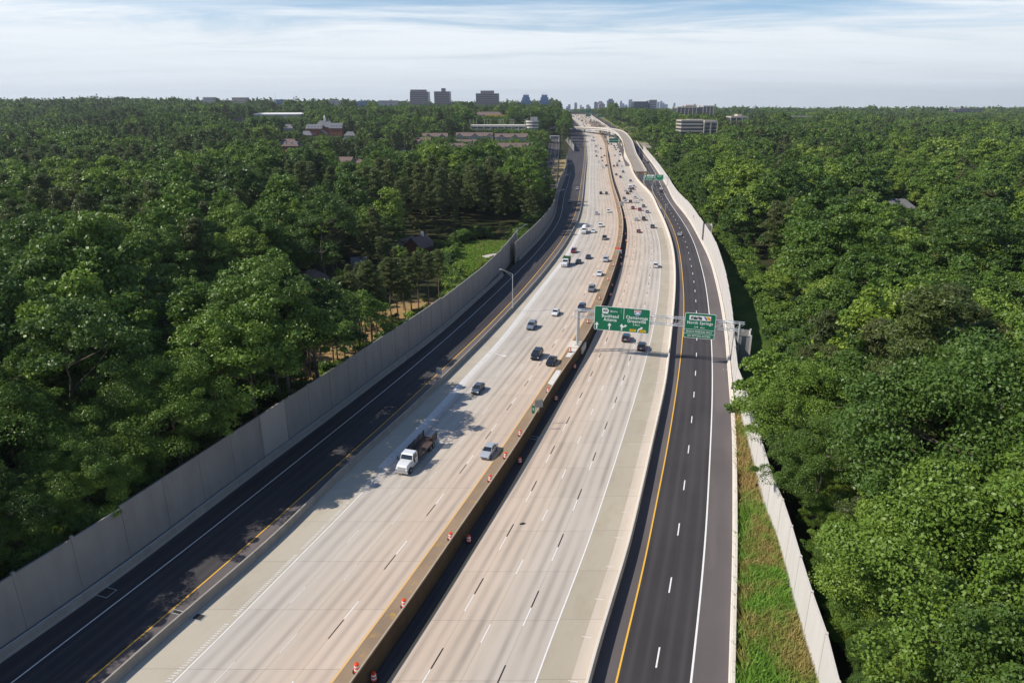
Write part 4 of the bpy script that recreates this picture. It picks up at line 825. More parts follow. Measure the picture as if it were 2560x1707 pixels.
# near brick house on the left
x, y = survey(772, 775, 1.0); gable_house('brick_house', 'tall red brick house with white windows, half hidden by pines beyond the left wall', x, y+6, tz(x, y), 9.0, 9, 6.9, 2.8, R(28), 'brick', 'roof_brown', True, 2, hip=4, win_w=1.3, wstep=2.7)
opening(752, 800, 765, y); CLEAR.append((x-5, x+6, y, y+11))
for px, py in ((668, 900),): pass
Y = 262; x, z = atY(1047, 590, Y); gable_house('brick_house', 'house with a brown pitched roof and small chimney beside the grass clearing', x, Y, z-8.6, 9, 8, 5, 3.6, R(62), 'brick', 'roof_brown', False, chim=True); gable_house('house_wing', 'lower left wing of the house with the brown pitched roof beside the clearing', x-5.2, Y+2.5, z-9.3, 8, 7, 5, 3.4, R(62), 'siding', 'roof_brown', False)
opening(1022, 1075, 618, Y-6); CLEAR.append((x-9, x+6, Y-5, Y+7))
Y = 355; x, z = atY(2245, 497, Y); gable_house('grey_roof_house', 'house with a broad grey hipped roof under tall pines in the right woods', x, Y, z-8.5, 15, 11, 4.6, 3.9, R(-8), 'siding', 'roof_grey', True, 1, hip=4.5); gable_house('house_wing', 'lower grey-roofed wing to the right of the broad hipped house', x+11.5, Y-4, z-10.4, 8, 9, 4, 3.2, R(80), 'siding', 'roof_grey', False, hip=2.5); opening(2222, 2298, 524, Y-6); CLEAR.append((x-11, x+18, Y-12, Y+9))
x, z = atY(2310, 590, 265); gable_house('grey_roof_house', 'small grey roof peeping out of the right woods below the larger grey house', x, 265, z-8, 9, 8, 4.8, 3, R(-20), 'siding', 'roof_grey', False, hip=3); opening(2298, 2322, 600, 262); CLEAR.append((x-7, x+7, 258, 272))
# bits of neighbouring roofs glimpsed between the left trees
def glimpse(px, py, Y, w, d, rz, roof, wall, lab, pb, pw=14, **k):
    x, z = atY(px, py, Y); gable_house('house', lab, x, Y, z-8, w, d, 5, 3, rz, wall, roof, False, **k); opening(px-pw, px+pw, pb, Y-4); CLEAR.append((x-w*.6, x+w*.6, Y-d*.6, Y+d*.6))
glimpse(896, 642, 225, 4.5, 4, R(20), 'roof_grey', 'trim', 'pale patch of house roof glimpsed through the trees left of the pitched brown roof', 650, 3)
glimpse(925, 680, 205, 4.5, 4, R(-30), 'roof_brown', 'brick', 'low reddish roof glimpsed in the trees behind the pine clearing', 684, 3)
# big brick campus building with cupola
Y = 900; bx, bz = atY(804, 318, Y); zb0 = atY(804, 344, Y)[1]
gable_house('campus_hall', 'large red brick campus hall with a hipped roof under a white cupola', atY(807, 303, Y)[0], Y+10, zb0, 24, 16, 12.5, 7.5, 0, 'brick', 'roof_grey', False, hip=6, cat='hall')
cx = atY(807, 303, Y)[0]; t = empty('cupola', (cx, Y+10, zb0+20.2), 0, 'slender white cupola on the ridge of the brick campus hall', 'cupola'); m = MB(); m.box(-1.3, 1.3, -1.3, 1.3, -.8, 3); m.build('base', M['trim'], t); m = MB(); m.lathe([(1.1, 3), (1.1, 4.6), (.2, 6.4), (.05, 8.2)], 8); m.build('spire', M['trim'], t)
gable_house('campus_hall', 'left brick wing of the campus with white dormers, beside the cupola hall', atY(787, 312, Y)[0], Y, zb0, 20, 13, 11, 5, 0, 'brick', 'roof_grey', False, dormers=5, cat='hall')
gable_house('campus_hall', 'right brick wing of the campus with a pale roof and a row of white dormers', atY(841, 312, Y)[0], Y, zb0, 16, 13, 11.5, 6, 0, 'brick', 'roof_grey', False, dormers=5, cat='hall')
gable_house('campus_hall', 'low grey-roofed front block of the brick campus, farthest left', atY(766, 330, Y-22)[0], Y-22, zb0-2, 17, 14, 6, 4.5, 0, 'brick', 'roof_grey', False, hip=5, cat='hall')
gable_house('campus_hall', 'brick front gable of the campus below the cupola hall', atY(806, 327, Y-20)[0], Y-20, zb0-2, 13, 12, 6.5, 5, R(90), 'brick', 'roof_grey', False, cat='hall')
gable_house('campus_hall', 'small grey-roofed block at the right end of the campus, before the road', atY(876, 333, Y-10)[0], Y-10, zb0-2, 14, 11, 5, 4.5, 0, 'siding', 'roof_grey', False, hip=4, cat='hall')
opening(757, 856, 338, Y-30); opening(862, 888, 342, Y-12); x0 = atY(750, 330, Y)[0]; CLEAR.append((x0, atY(892, 330, Y)[0], Y-38, Y+26))
Y = 980; x, z = atY(720, 313, Y); gable_house('stone_house', 'grey hip-roofed house on the hill left of the brick campus', x, Y, z-11, 17, 13, 7, 5, 0, 'siding', 'roof_grey', False, hip=5); opening(706, 735, 326, Y-6); CLEAR.append((x-12, x+12, Y-10, Y+10))
Y = 720; x, z = atY(724, 350, Y); gable_house('hall_building', 'brown hip-roofed brick building with a row of four white dormers in the left woods', x, Y, z-11.5, 23, 16, 6, 6.5, R(-4), 'brick', 'roof_brown', True, 2, hip=7, dormers=4, cat='hall', wstep=3.5); opening(698, 757, 379, Y-9); CLEAR.append((x-14, x+14, Y-12, Y+12))
Y = 1350; x0, z = atY(628, 285, Y); x1, _ = atY(752, 285, Y); t = empty('warehouse', ((x0+x1)/2, Y, z-8), 0, 'very long low building with a white flat roof on the left hill', 'warehouse'); w = x1-x0; m = MB(); m.box(-w/2, w/2, 0, 45, 0, 7.2); m.build('walls', M['siding'], t); m = MB(); m.quad((-w/2-.5, -.5, 6.6), (w/2+.5, -.5, 7.4), (w/2+.5, 45, 10.2), (-w/2-.5, 45, 9.6)); m.quad((-w/2-.5, -.5, 6.5), (-w/2-.5, 45, 9.5), (w/2+.5, 45, 10.1), (w/2+.5, -.5, 7.3)); m.build('roof', M['trim'], t); opening(630, 765, 292, Y); CLEAR.append((x0-8, x1+8, Y-12, Y+50))
Y = 1150; x, z = atY(594, 296.5, Y); gable_house('hall_building', 'brown roof with a pale gable end left of the long white-roofed building', x, Y, z-11, 18, 12, 6, 5, 0, 'siding', 'roof_brown', False, cat='hall'); opening(580, 608, 305, Y-6); CLEAR.append((x-14, x+14, Y-12, Y+10))
Y = 1250; x, z = atY(1222, 280, Y); t = gable_house('store_building', 'grey-roofed store with a long yellow band along its front, below the mauve towers', x, Y, z-10.5, 46, 20, 5.5, 5, 0, 'siding', 'roof_brown', False, hip=5, cat='store'); m = MB(); m.box(-6, 27, -12.6, -12.2, 2.2, 5.6); m.build('yellow_band', M['sign_yellow'], t); opening(1192, 1258, 291, Y-12); CLEAR.append((x-30, x+32, Y-22, Y+14))
# brown-roofed apartment blocks
def apartments(label, px0, px1, py, Y, gables, base_py):
    xa, z = atY(px0, py, Y); xb, _ = atY(px1, py, Y); w = xb-xa; hw = 8.6; hr = 3.6; t = gable_house('apartment_block', label, (xa+xb)/2, Y, z-hw-hr, w-1, 13, hw, hr, 0, 'siding', 'roof_brown', False, cat='apartment block')
    for g in gables:
        x = -w/2+w*g; m = MB(); a = 4.2; m.box(x-a+.5, x+a-.5, -9, -6.501, -1.5, hw-.3); m.poly([(x-a+.5, -9, hw-.3), (x+a-.5, -9, hw-.3), (x, -9, hw+2.3)]); m.build('gable_bay', M['siding'], t)
        m = MB()
        for dz in (0, -.25): m.quad((x-a, -9.6, hw-.5+dz), (x, -9.6, hw+2.8+dz), (x, -1.2, hw+2.8+dz), (x-a, -1.2, hw-.5+dz)); m.quad((x+a, -9.6, hw-.5+dz), (x, -9.6, hw+2.8+dz), (x, -1.2, hw+2.8+dz), (x+a, -1.2, hw-.5+dz))
        m.build('gable_roof', M['roof_brown'], t)
        for fl in range(3): window(t, x-1.2, -9.003, .8+fl*2.7, 1.5, 1.4); window(t, x+1.4, -9.003, .8+fl*2.7, 1.5, 1.4)
    n = max(1, int(w/6))
    for i in range(n):
        for fl in (1, 2): window(t, -w/2+w*(i+.5)/n, -6.503, .8+fl*2.7, 1.3, 1.4)
    opening(px0+5, px1-5, base_py-6, Y-9); CLEAR.append((xa-2, xb+2, Y-12, Y+8))
for a in [('brown-roofed apartment block nearest the left clearing row, left of the cone-shaped trees', 1040, 1078, 344, 705, [.5], 366), ('long brown-roofed apartment block behind, leftmost of the rear row', 1052, 1120, 333, 790, [.3, .8], 347), ('brown-roofed apartment block with blue-white gables, middle of the rear row', 1140, 1232, 331.5, 800, [.1, .52, .92], 349),
    ('brown-roofed apartment block at the right end of the rear row, before the garage', 1237, 1320, 334, 790, [.2, .6], 352), ('front brown-roofed apartment block with a low gable, between two groups of cone-shaped trees', 1122, 1194, 358, 700, [.2, .75], 374), ('front brown-roofed apartment block nearest the rail line, with gabled ends', 1222, 1322, 357.5, 690, [.1, .55, .9], 374), ('half hidden brown ridge between the front and rear apartment rows', 1139, 1192, 349, 745, [], 356)]: apartments(*a)
Y = 560; x, z = atY(866, 391.5, Y); gable_house('apartment_block', 'brown-roofed white apartment building in the middle of the left woods', x-3, Y, z-11, 17, 11, 7.4, 3.4, R(-12), 'siding', 'roof_brown', True, 2, cat='apartment block', wstep=3); opening(846, 880, 413, Y-7); CLEAR.append((x-14, x+16, Y-11, Y+10))
x2, z2 = atY(898, 396, Y+4); gable_house('apartment_block', 'brown ridge continuing to the right of the white apartment building', x2+2, Y+10, z2-10.5, 15, 10, 7, 3, R(-12), 'siding', 'roof_brown', False, cat='apartment block'); opening(884, 906, 403, Y)
Y = 680; x, z = atY(1008, 371, Y); gable_house('cottage', 'small dark-roofed cottage with a pale gable left of the cone-shaped trees', x, Y, z-8.5, 8, 9, 4.5, 3.8, R(85), 'siding', 'roof_brown', True, 1, wstep=3); opening(997, 1020, 384, Y-6); CLEAR.append((x-8, x+8, Y-9, Y+8))
# pale lane on the hillside
P_ = [survey(*p, lambda Y: interp(HL, Y)+2) for p in [(937,340),(958,338),(966,352),(955,354),(948,346)]]; 
Y = 830; x, z = atY(948, 346, Y); patch('hillside_road', [(x-9, Y-45), (x+3, Y-45), (x+14, Y+45), (x, Y+45)], M['gutter'], .35, 12); CLEAR.append((x-12, x+16, Y-50, Y+50)); opening(938, 958, 350, Y-45)
# ---- station garage with its roof lamps
Y = 960; xa, zt = atY(1176, 313.5, Y); xb, _ = atY(1314, 316, Y); w = xb-xa; t = empty('parking_garage', ((xa+xb)/2, Y, zt-12), 0, 'long low white parking deck with rows of roof lamps, left of the ramp bridge', 'parking garage')
for k in range(3): m = MB(); m.box(-w/2, w/2, 0, 42, 11.0-k*3.6-1.2+(0 if k else .0), 11.0-k*3.6+(1 if k == 0 else 0)); m.build('deck', M['parapet_white'], t)
m = MB(); m.box(-w/2+1.5, w/2-1.5, 2, 40, -6, 9.7); m.build('shaded_core', M['glass_grey'], t)
for k in range(9): x = -w/2+w*k/8; m = MB(); m.box(x-.4+(.41 if k == 0 else 0), x+.4-(.41 if k == 8 else 0), -.3, -.01, -4, 11.9); m.build('pier', M['parapet_white'], t)
opening(1174, 1315, 321, Y-2); CLEAR.append((xa-6, xb+30, Y-14, Y+50))
x, z = atY(1331, 305, Y-4); t = empty('stair_tower', (x, Y+4, z-13), 0, 'round white stair tower at the right end of the parking deck', 'tower'); rr = 8.5
m = MB(); m.lathe([(rr-.5, -6), (rr-.5, 13.2), (0.01, 13.2)], 24); m.build('drum', M['glass_grey'], t)
for k in range(4): m = MB(); z_ = 1.0+k*3.8; m.lathe([(rr, z_), (rr, z_+1.9), (rr-.6, z_+1.9), (rr-.6, z_), (rr, z_)], 24); m.build('ring_band', M['parapet_white'], t)
m = MB(); m.box(-2, 7, 2, 9, 13.3, 19); m.build('lift_head', M['siding'], t); opening(1314, 1348, 322, Y-6)
for px, pt in [(1175,300),(1183.5,299),(1191.5,298),(1211,299.5),(1218,298.5),(1225,299),(1247.5,300),(1252.5,298.5),(1258,300),(1275,299.5),(1280,298.7),(1284.5,299),(1311.5,300),(1315,299),(1318.5,298)]:
    yy = Y+random.uniform(4, 34); x, z = atY(px, pt, yy); t = empty('deck_lamp', (x, yy, zt-.1), 0, 'roof lamp on the long white parking deck', 'lamp', 'roof lamps on the parking deck'); m = MB(); m.tube((0, 0, 0), (0, 0, z-zt), .14, .1, 5); m.build('pole', M['trim'], t); m = MB(); m.box(-1.3, -.2, -.3, .3, z-zt, z-zt+.3); m.box(.2, 1.3, -.3, .3, z-zt, z-zt+.3); m.box(-.2, .2, -.05, .05, z-zt+.05, z-zt+.2); m.build('lamp_head', M['trim'], t)
opening(1174, 1318, 320, Y-3)
# ---- rail line through the trees
rail = [(1387,330,1000),(1385,352,880),(1379,385,740),(1374,415,600),(1369,440,520)]
rp = []
for px, py, Y in rail: x, z = atY(px, py, Y); rp.append((x, Y, z))
RX = Curve([(a, b) for a, b, c in rp], None, True)
zrail = lambda Y: tz(RX(Y), Y)-.6
patch('railway_bed', [(RX(y)-6.5, y) for y in range(500, 1061, 20)]+[(RX(y)+6.5, y) for y in range(1060, 499, -20)], ground_mat('rail_ballast', (.10, .09, .085, 1), (.07, .065, .06, 1), (.16, .15, .14, 1)), .15, 12)
for s in (-6.6, 6.6): m = MB(); sweep(m, lambda Y, s=s: RX(Y)+s, [(-.12, -.5), (-.12, 1.3), (.12, 1.3), (.12, -.5)], lambda Y: tz(RX(Y), Y), 500, 1060); o = m.build('rail_fence', M['sign_back']); tag(o, 'pale wall along the %s side of the rail line through the left woods' % ('far' if s < 0 else 'near'), 'fence')
for s in (-4, -2.6, 1.6, 3.0): m = MB(); sweep(m, lambda Y, s=s: RX(Y)+s, [(-.07, 0), (-.07, .18), (.07, .18), (.07, 0)], lambda Y: tz(RX(Y), Y)+.2, 500, 1060); o = m.build('track_rail', M['steel']); tag(o, 'steel rail of the double track cut through the left woods', 'rail', 'rails of the double track')
for y in range(500, 1050, 30): CLEAR.append((RX(y+15)-11, RX(y+15)+10, y, y+30))
for a, b, c, d in ((1362, 1392, 440, 520), (1372, 1392, 412, 600), (1376, 1394, 380, 740)): opening(a+3, b-3, c, d)
t = empty('rail_portal', (RX(985), 985, tz(RX(985), 985)), 0, 'white-framed rail portal below the left end of the ramp bridge', 'portal'); m = MB(); m.box(-6.4, -5.2, 0, 3, -1, 7); m.build('leg', M['trim'], t); m = MB(); m.box(5.2, 6.4, 0, 3, -1, 7); m.build('leg', M['trim'], t); m = MB(); m.box(-6.5, 6.5, -.2, 3.2, 7.01, 8.2); m.build('lintel', M['trim'], t)
# dirt verge left of the rail/wall
patch('verge_ground', [(XL(y)-1.5, y) for y in range(520, 800, 20)]+[(XL(y)-14, y) for y in range(780, 519, -20)], M['g_dirt'], .3, 14)
for y in range(510, 800, 20): CLEAR.append((XL(y)-15, XL(y)+1, y, y+20))
# ------------------------------------------------------------ ramp bridge
Lp = [(1587,424,.08),(1582,414,.8),(1573,397,3),(1563,380,7),(1559.5,365,11.5),(1558,351,16),(1549.7,339.6,20),(1542,332,22.5),(1531.5,327.5,24),(1515,325,24.3),(1500,323.8,24.5),(1470,322.3,24.5),(1436,321.4,24.5),(1400,320.5,24.5),(1350,320,24)]
Rp = [(1614,434,.08),(1611,427,.8),(1604,412,3),(1593,390,7),(1587,372,11.5),(1579,356,16),(1573.8,346,20),(1566,335.4,23),(1555,328,24.2),(1542,323.4,24.8),(1526,320.2,25.2),(1480,317.6,25.3),(1436,316.0,25.3),(1400,315.4,25.3),(1350,315,25)]
LE = [Vector((*survey(a, b, c), c)) for a, b, c in Lp]; RE_ = [Vector((*survey(a, b, c), c)) for a, b, c in Rp]
def cr(P, k=6):
    o_ = []
    for i in range(len(P)-1):
        p0 = P[max(i-1, 0)]; p1 = P[i]; p2 = P[i+1]; p3 = P[min(i+2, len(P)-1)]
        for j in range(k): t_ = j/k; o_.append(.5*((2*p1)+(p2-p0)*t_+(2*p0-5*p1+4*p2-p3)*t_*t_+(3*p1-p0-3*p2+p3)*t_**3))
    o_.append(P[-1]); return o_
LE = cr(LE); RE_ = cr(RE_)
mid = [(a+b)/2 for a, b in zip(LE, RE_)]
for _ in range(3): mid = [mid[0]]+[(mid[i-1]+mid[i]*2+mid[i+1])/4 for i in range(1, len(mid)-1)]+[mid[-1]]
print('ramp widths', [round((a-b).length, 1) for a, b in zip(LE, RE_)][::6])
br = empty('ramp_bridge', tuple(mid[0]), 0, 'curving concrete ramp bridge that climbs beside the highway and crosses it', 'bridge'); inv = Matrix.Translation(mid[0]).inverted()
hwid = 5.6
def rampsweep(name, prof, mat, i0=0, i1=None, ground=False):
    i1 = i1 or len(mid); m = MB(); secs = []
    for i in range(i0, i1):
        a = mid[max(0, i-1)]; b = mid[min(len(mid)-1, i+1)]; d = (b-a); d.z = 0; d.normalize(); nrm = Vector((d.y, -d.x, 0)); p = mid[i]
        secs.append([tuple(p+nrm*o_+Vector((0, 0, h_ if not (ground and h_ < -1.2) else min(-1.2, tz(p.x, p.y)-p.z-.3)))) for o_, h_ in prof])
    m.loft(secs); o = m.build(name, M[mat] if isinstance(mat, str) else mat, br); o.matrix_parent_inverse = inv; return o
rampsweep('deck', [(-hwid, 0), (-hwid, -.5), (hwid, -.5), (hwid, 0)], 'gutter')
for s in (-1, 1): rampsweep('bridge_parapet', [(s*(hwid+.02), -.5), (s*(hwid+.02), 1.0), (s*(hwid+.4), 1.0), (s*(hwid+.4), -.5)], 'parapet_white')
rampsweep('girder', [(-hwid+.8, -.52), (-hwid+.8, -2.6), (hwid-.8, -2.6), (hwid-.8, -.52)], 'trim', 22)
rampsweep('retaining_wall', [(-hwid-.38, -.52), (-hwid-.38, -3), (hwid+.38, -3), (hwid+.38, -.52)], 'parapet_white', 0, 24, True)
rampsweep('edge_line', [(hwid-1.2, .015), (hwid-1.2, .03), (hwid-1.0, .03), (hwid-1.0, .015)], 'white_line'); rampsweep('edge_line', [(-hwid+1.0, .015), (-hwid+1.0, .03), (-hwid+1.2, .03), (-hwid+1.2, .015)], 'yellow_line')
def pier(i, off_=0.0):
    p = mid[i]; z0 = tz(p.x, p.y)-1; m = MB(); a = 1.0; m.box(p.x-1.1, p.x+1.1, p.y-.8, p.y+.8, z0, p.z-4.0); m.hexa([(p.x-1.2, p.y-.9, p.z-3.99), (p.x+1.2, p.y-.9, p.z-3.99), (p.x+1.2, p.y+.9, p.z-3.99), (p.x-1.2, p.y+.9, p.z-3.99)], [(p.x-2, p.y-3.6, p.z-2.62), (p.x+2, p.y-3.6, p.z-2.62), (p.x+2, p.y+3.6, p.z-2.62), (p.x-2, p.y+3.6, p.z-2.62)]); o = m.build('pier', M['parapet'], br); o.matrix_parent_inverse = inv
for i in range(26, len(mid), 6):
    p = mid[i]; 
    pier(i)
# mainline paving beside the ramp, bare verges and grassy banks
bank = [(RB(y)+1.5, y) for y in range(960, 2000, 40)]+[(XR(y)+10, y) for y in range(1960, 920, -40)]
M['g_bank'] = ground_mat('bank_grass', (.09, .14, .035, 1), (.20, .17, .07, 1), (.40, .28, .15, 1), .02, .12); patch('bank_ground', bank, M['g_bank'], .35, 20)
quad_ = [survey(*p, zr) for p in [(1564,415.7),(1576,415.7),(1561.7,380),(1554,365),(1543,357),(1541,358),(1547,370),(1554,384)]]; patch('asphalt_wedge', quad_, M['asphalt_shoulder'], .03, 30, zf=lambda X, Y: zr(Y))
patch('median_ground', [(RB(y)+1.0, y) for y in range(705, 960, 25)]+[(min(XR(y)-9, RB(y)+14), y) for y in range(930, 680, -25)], M['gutter'], .3, 12)
patch('ramp_apron', [(RK(y)+3.5, y) for y in range(800, 1000, 25)]+[(RK(y)+15, y) for y in range(975, 775, -25)], M['gutter'], .5, 12)
ribbon('exit_road', [lambda Y: RB(Y)+3, lambda Y: RB(Y)+13], [0, 2], zr, 1180, 1900, M['asphalt'], .45)
m = MB(); sweep(m, lambda Y: RB(Y)+1.5, [(-.3, -.3), (-.2, 1.0), (.2, 1.0), (.3, -.3)], zr, 740, YE); o = m.build('concrete_barrier', M['parapet_white']); tag(o, 'pale barrier along the right edge of the distant highway beyond the ramp bridge', 'barrier')
m = MB(); sweep(m, lambda Y: (MYl(Y)+RYm(Y))/2, [(-.9, -.1), (-.9, .9), (.9, .9), (.9, -.1)], lambda Y: zr(Y)+.02, 1400, YE); o = m.build('concrete_barrier', M['median_top']); tag(o, 'brownish median barrier of the distant highway, beyond the ramp bridge', 'barrier')
# the short stub of road and wall at the end of the left noise wall
x, y = survey(1437, 379, zl); wl3 = [(x-1, y), (x-.5, y+60), (x-1.5, y+130)]
noise_wall('retaining_wall', 'short grey retaining wall left of the road just before the ramp bridge', wl3, zl, lambda Y: zl(Y)+7.5, M['wall'], M['wall'], span=8)
# cross road bridge closing the view
x0, z0 = atY(1405, 281.5, 2330); x1, _ = atY(1468, 281.5, 2330); t = empty('overpass', ((x0+x1)/2, 2330, 36), 0, 'dark straight overpass crossing the far end of the highway', 'bridge'); w = x1-x0; zz = z0-36
m = MB(); m.box(-w*.65, w*.8, 0, 12, zz-1.3, zz); m.build('deck', M['band_mauve'], t); m = MB(); m.box(-w*.65, w*.8, -.3, -.01, zz-.5, zz+1.2); m.build('parapet', M['band_mauve'], t)
for k in (-.3, .05, .4): m = MB(); m.box(w*k-1, w*k+1, 4, 7, -4, zz-1.31); m.build('pier', M['parapet'], t)
# hazy ridge wood behind the end of the road
# ------------------------------------------------------------ planting
def grown(P, k): cx_ = sum(p[0] for p in P)/len(P); cy_ = sum(p[1] for p in P)/len(P); return [(cx_+(a-cx_)*k, cy_+(b-cy_)*k) for a, b in P]
CLEARX = [grown(G_L, 1.4), grown(S_L, 1.12)]
def clear_at(X, Y):
    for x0, x1, y0, y1 in CLEAR:
        if x0 < X < x1 and y0 < Y < y1: return True
    return any(inpoly(X, Y, P) for P in (G_L, S_L))
def limit(X, Y, z, h, rad):
    """height a tree may have so that it does not stand in front of what is seen beyond"""
    for x0, x1, pb, Yb in OPEN:
        if Y < Yb+2 and not (Yb > 8000 and Y < 900):
            pb = pb+(rng.uniform(0, 3) if Yb > 1000 else rng.uniform(0, 6))
            px, py = proj(X, Y, z+h); rp = rad*.8*FPX/max(Y, 10)
            if x0-rp < px < x1+rp and py < pb:
                # lower the top to that line
                r = ray(px, pb); hz = H+r.z*(Y/r.y)-z; h = min(h, hz)
    return h
trees = []   # (dist, X, Y, z, scale, rot, pine?)
def grow(y0, y1, sp, lo, hi):
    ny = int((y1-y0)/sp)
    for iy in range(ny):
        yy = y0+(iy+.5)*sp; W_ = .80*yy+60
        nx = int(2*W_/sp)
        for ix in range(nx):
            X = -W_+(ix+.5)*sp+rng.uniform(-.42, .42)*sp; Y = yy+rng.uniform(-.42, .42)*sp
            cl = noise.noise(Vector((X*.011, Y*.011, 4)))+.35*noise.noise(Vector((X*.05, Y*.05, 8)))
            pine = (cl > .07 or rng.random() < .14) if X < 0 else (cl > (.2 if Y > 170 else .55) or rng.random() < (.10 if Y > 150 else .03))
            sc = rng.uniform(lo*.78, hi*1.15)*(1.0+.25*noise.noise(Vector((X*.02, Y*.02, 1)))); rad = (4.2 if pine else 7.2)*sc
            if X < XL(Y): 
                if X > XL(Y)-rad*.45-4.0: continue
            elif X > XR_far(Y):
                m_ = (interp([(124, 15), (165, 16), (200, 14), (260, 9.5), (330, 4.5), (600, 3.5)], Y)+rad*.35) if Y > 130 else interp([(20, 15), (60, 14), (75, 12.5), (88, 8.5), (112, 7.5), (130, 11)], Y)+rad*.2
                if X < XR_far(Y)+m_: continue
            else:
                continue
            if clear_at(X, Y): continue
            z = tz(X, Y); h = (23 if pine else 21)*sc; h2 = limit(X, Y, z, h, rad)
            if X < XL(Y) and Y < 420:
                if any(inpoly(X, Y, P) for P in CLEARX): h2 = min(h2, rng.uniform(4, 7.5))
                al = interp([(40, -3), (86, -2), (92, 8), (122, 8), (130, -1), (240, 1), (270, 7), (330, 7), (360, 1)], Y); h2 = min(h2, max(7, (LYe(Y)+al-X-rad*.3)/1.04+1.5))
                if any(inpoly(X+h*k, Y+h*k*.11, P) for k in (.35, .7, 1.0) for P in (G_L, S_L)): h2 = min(h2, h*.5)
            if h2 < min(h*.45, 4):
                continue
            trees.append((math.hypot(X, Y), X, Y, z, sc*h2/h, rng.uniform(0, 6.28), pine))
grow(20, 440, 8.3, .78, 1.3); grow(440, 1000, 9.8, .78, 1.25); grow(1000, 2300, 13.0, .9, 1.35); grow(2300, 4300, 24, 1.3, 2.0)
# pines standing in the straw-covered clearing behind the left wall
for (px, py, hh) in [(775,930,16),(800,880,15),(905,800,15),(930,850,19),(965,795,15),(1010,770,14),(836,916,17),(846,914,16),(888,887,18.5),(915,867,17.5),(944,850,17),(978,807,17),(996,806,17),(1047,781,16.5),(1073,770,15.5),(1098,752,15),(907,853,16),(782,907,17),(960,835,12),(1015,800,11),(1030,790,16),(862,890,18),(930,845,17)]:
    X, Y = survey(px, py, 2); trees.append((math.hypot(X, Y), X, Y, tz(X, Y), hh*1.14/23, random.random()*6, True))
# tall trees close behind the near left wall: they shade the road
for (X, Y, hh) in [(-42,102,25),(-39,110,27),(-45,95,23),(-37,121,25),(-48,88,20),(-53,74,13),(-56,66,13),(-60,58,14),(-43,116,27),(-52,80,14),(-63,50,16),(-66,44,18)]:
    trees.append((math.hypot(X, Y), X, Y, 2.0, hh/22, random.random()*6, False))
# crowns hanging over the near right wall
for (X, Y, hh) in [(43.5,99,20),(43,90,21),(41,80,17),(47,60,17),(50,95,23)]:
    trees.append((math.hypot(X, Y), X, Y, -.4, hh/22, random.random()*6, False))
for i in range(46):      # low trees that close the strip behind the near right wall
    Y = random.uniform(44, 104); X = RK(Y)+interp([(44, 12.5), (66, 10.5), (84, 8.5), (104, 8)], Y)+random.uniform(.5, 6); hh = random.uniform(5, 8.5)+max(0, X-RK(Y)-13)
    trees.append((math.hypot(X, Y), X, Y, -.5, hh/22, random.random()*6, False))
trees.sort(key=lambda t_: t_[0])
def inview(t_):
    px, py = proj(t_[1], t_[2], t_[3]+18*t_[4]); rp = 6*FPX/max(t_[0], 10)
    return -rp*.6 < px < 2560+rp*.6 and 200 < py < 1707+rp*.5
def place_tree(key, X, Y, z, s, rz, label, cat, group, name):
    cm, tm, Hc, Rr, kd = VAR[key]; e = empty(name, (X, Y, z), rz, label, cat, group); e.scale = (s, s, s)
    link('trunk', tm, e); return e, link('crown', cm, e)
CROWN = {}
ind = 0; rest = []
for t_ in trees:
    if ind < 300 and inview(t_) and t_[2] > 34:
        lod = -1 if t_[0] < 105 else 0 if t_[0] < 230 else 1; key = random.choice((PCLASS if t_[6] else VCLASS)[lod])
        if ind == 299: pass
        if ind >= 270: key = [14, 15, 14, 15][ind % 4] if t_[6] else [10, 11, 12, 13, 16, 17][ind % 6]
        side = 'left' if t_[1] < XL(t_[2]) else 'right'
        kd = 'pine_tree' if t_[6] else 'leafy_tree'
        s = t_[4]*(22/VAR[key][2])
        if t_[6]: lab = 'dark olive pine with a bare trunk in the near woods on the %s' % side; gr = 'pines in the near %s woods' % side
        else: lab = 'full green broadleaf tree in the near woods on the %s' % side; gr = 'broadleaf trees in the near %s woods' % side
        e, c = place_tree(key, t_[1], t_[2], t_[3], s, t_[5], lab, 'tree', gr, kd); CROWN.setdefault(key, c); ind += 1
    else: rest.append(t_)
print('TREES', len(trees), 'rest', len(rest), 'last individual', max(t_[0] for t_ in trees if t_ not in rest[:0]) if False else '')
# small cone-shaped trees planted between the apartment roofs (each a thing); they also lend their crowns to the wood beyond
cones = [(1000,392,690),(1022,398,690),(1100,370,700),(1132,372,700),(1156,352,760),(1186,370,700),(1212,376,700),(1244,362,720),(1262,366,720),(1290,368,720),(1304,372,720),(1334,372,700),(1047,362,720),(1172,375,690),(1228,352,760),(930,392,700)]
for px, py, Y in cones:
    X, z = atY(px, py, Y); z0 = tz(X, Y); e, c = place_tree(30, X, Y, z0, random.uniform(.8, 1.05), random.random()*6, 'small cone-shaped tree standing among the brown apartment roofs', 'tree', 'cone-shaped trees between the apartment roofs', 'conical_tree'); CROWN.setdefault(30, c)
for key, px, Y, lab in ((20, 1352, 640, 'round tree at the tip of the woods beside the rail line'), (21, 1345, 590, 'shaded round tree just left of the rail line, where the far left wall curves'), (22, 1418, 1130, 'tall tree growing in front of the left end of the ramp bridge'), (24, 1338, 660, 'tall narrow tree left of the rail line, near the front apartment roofs'), (23, 1362, 690, 'thin dark pine between the rail line and the apartment roofs')):
    X, z = atY(px, 400, Y); e, c = place_tree(key, X, Y, tz(X, Y), 1.0, 1.0, lab, 'tree', None, 'pine_tree' if key == 23 else 'leafy_tree'); CROWN[key] = c
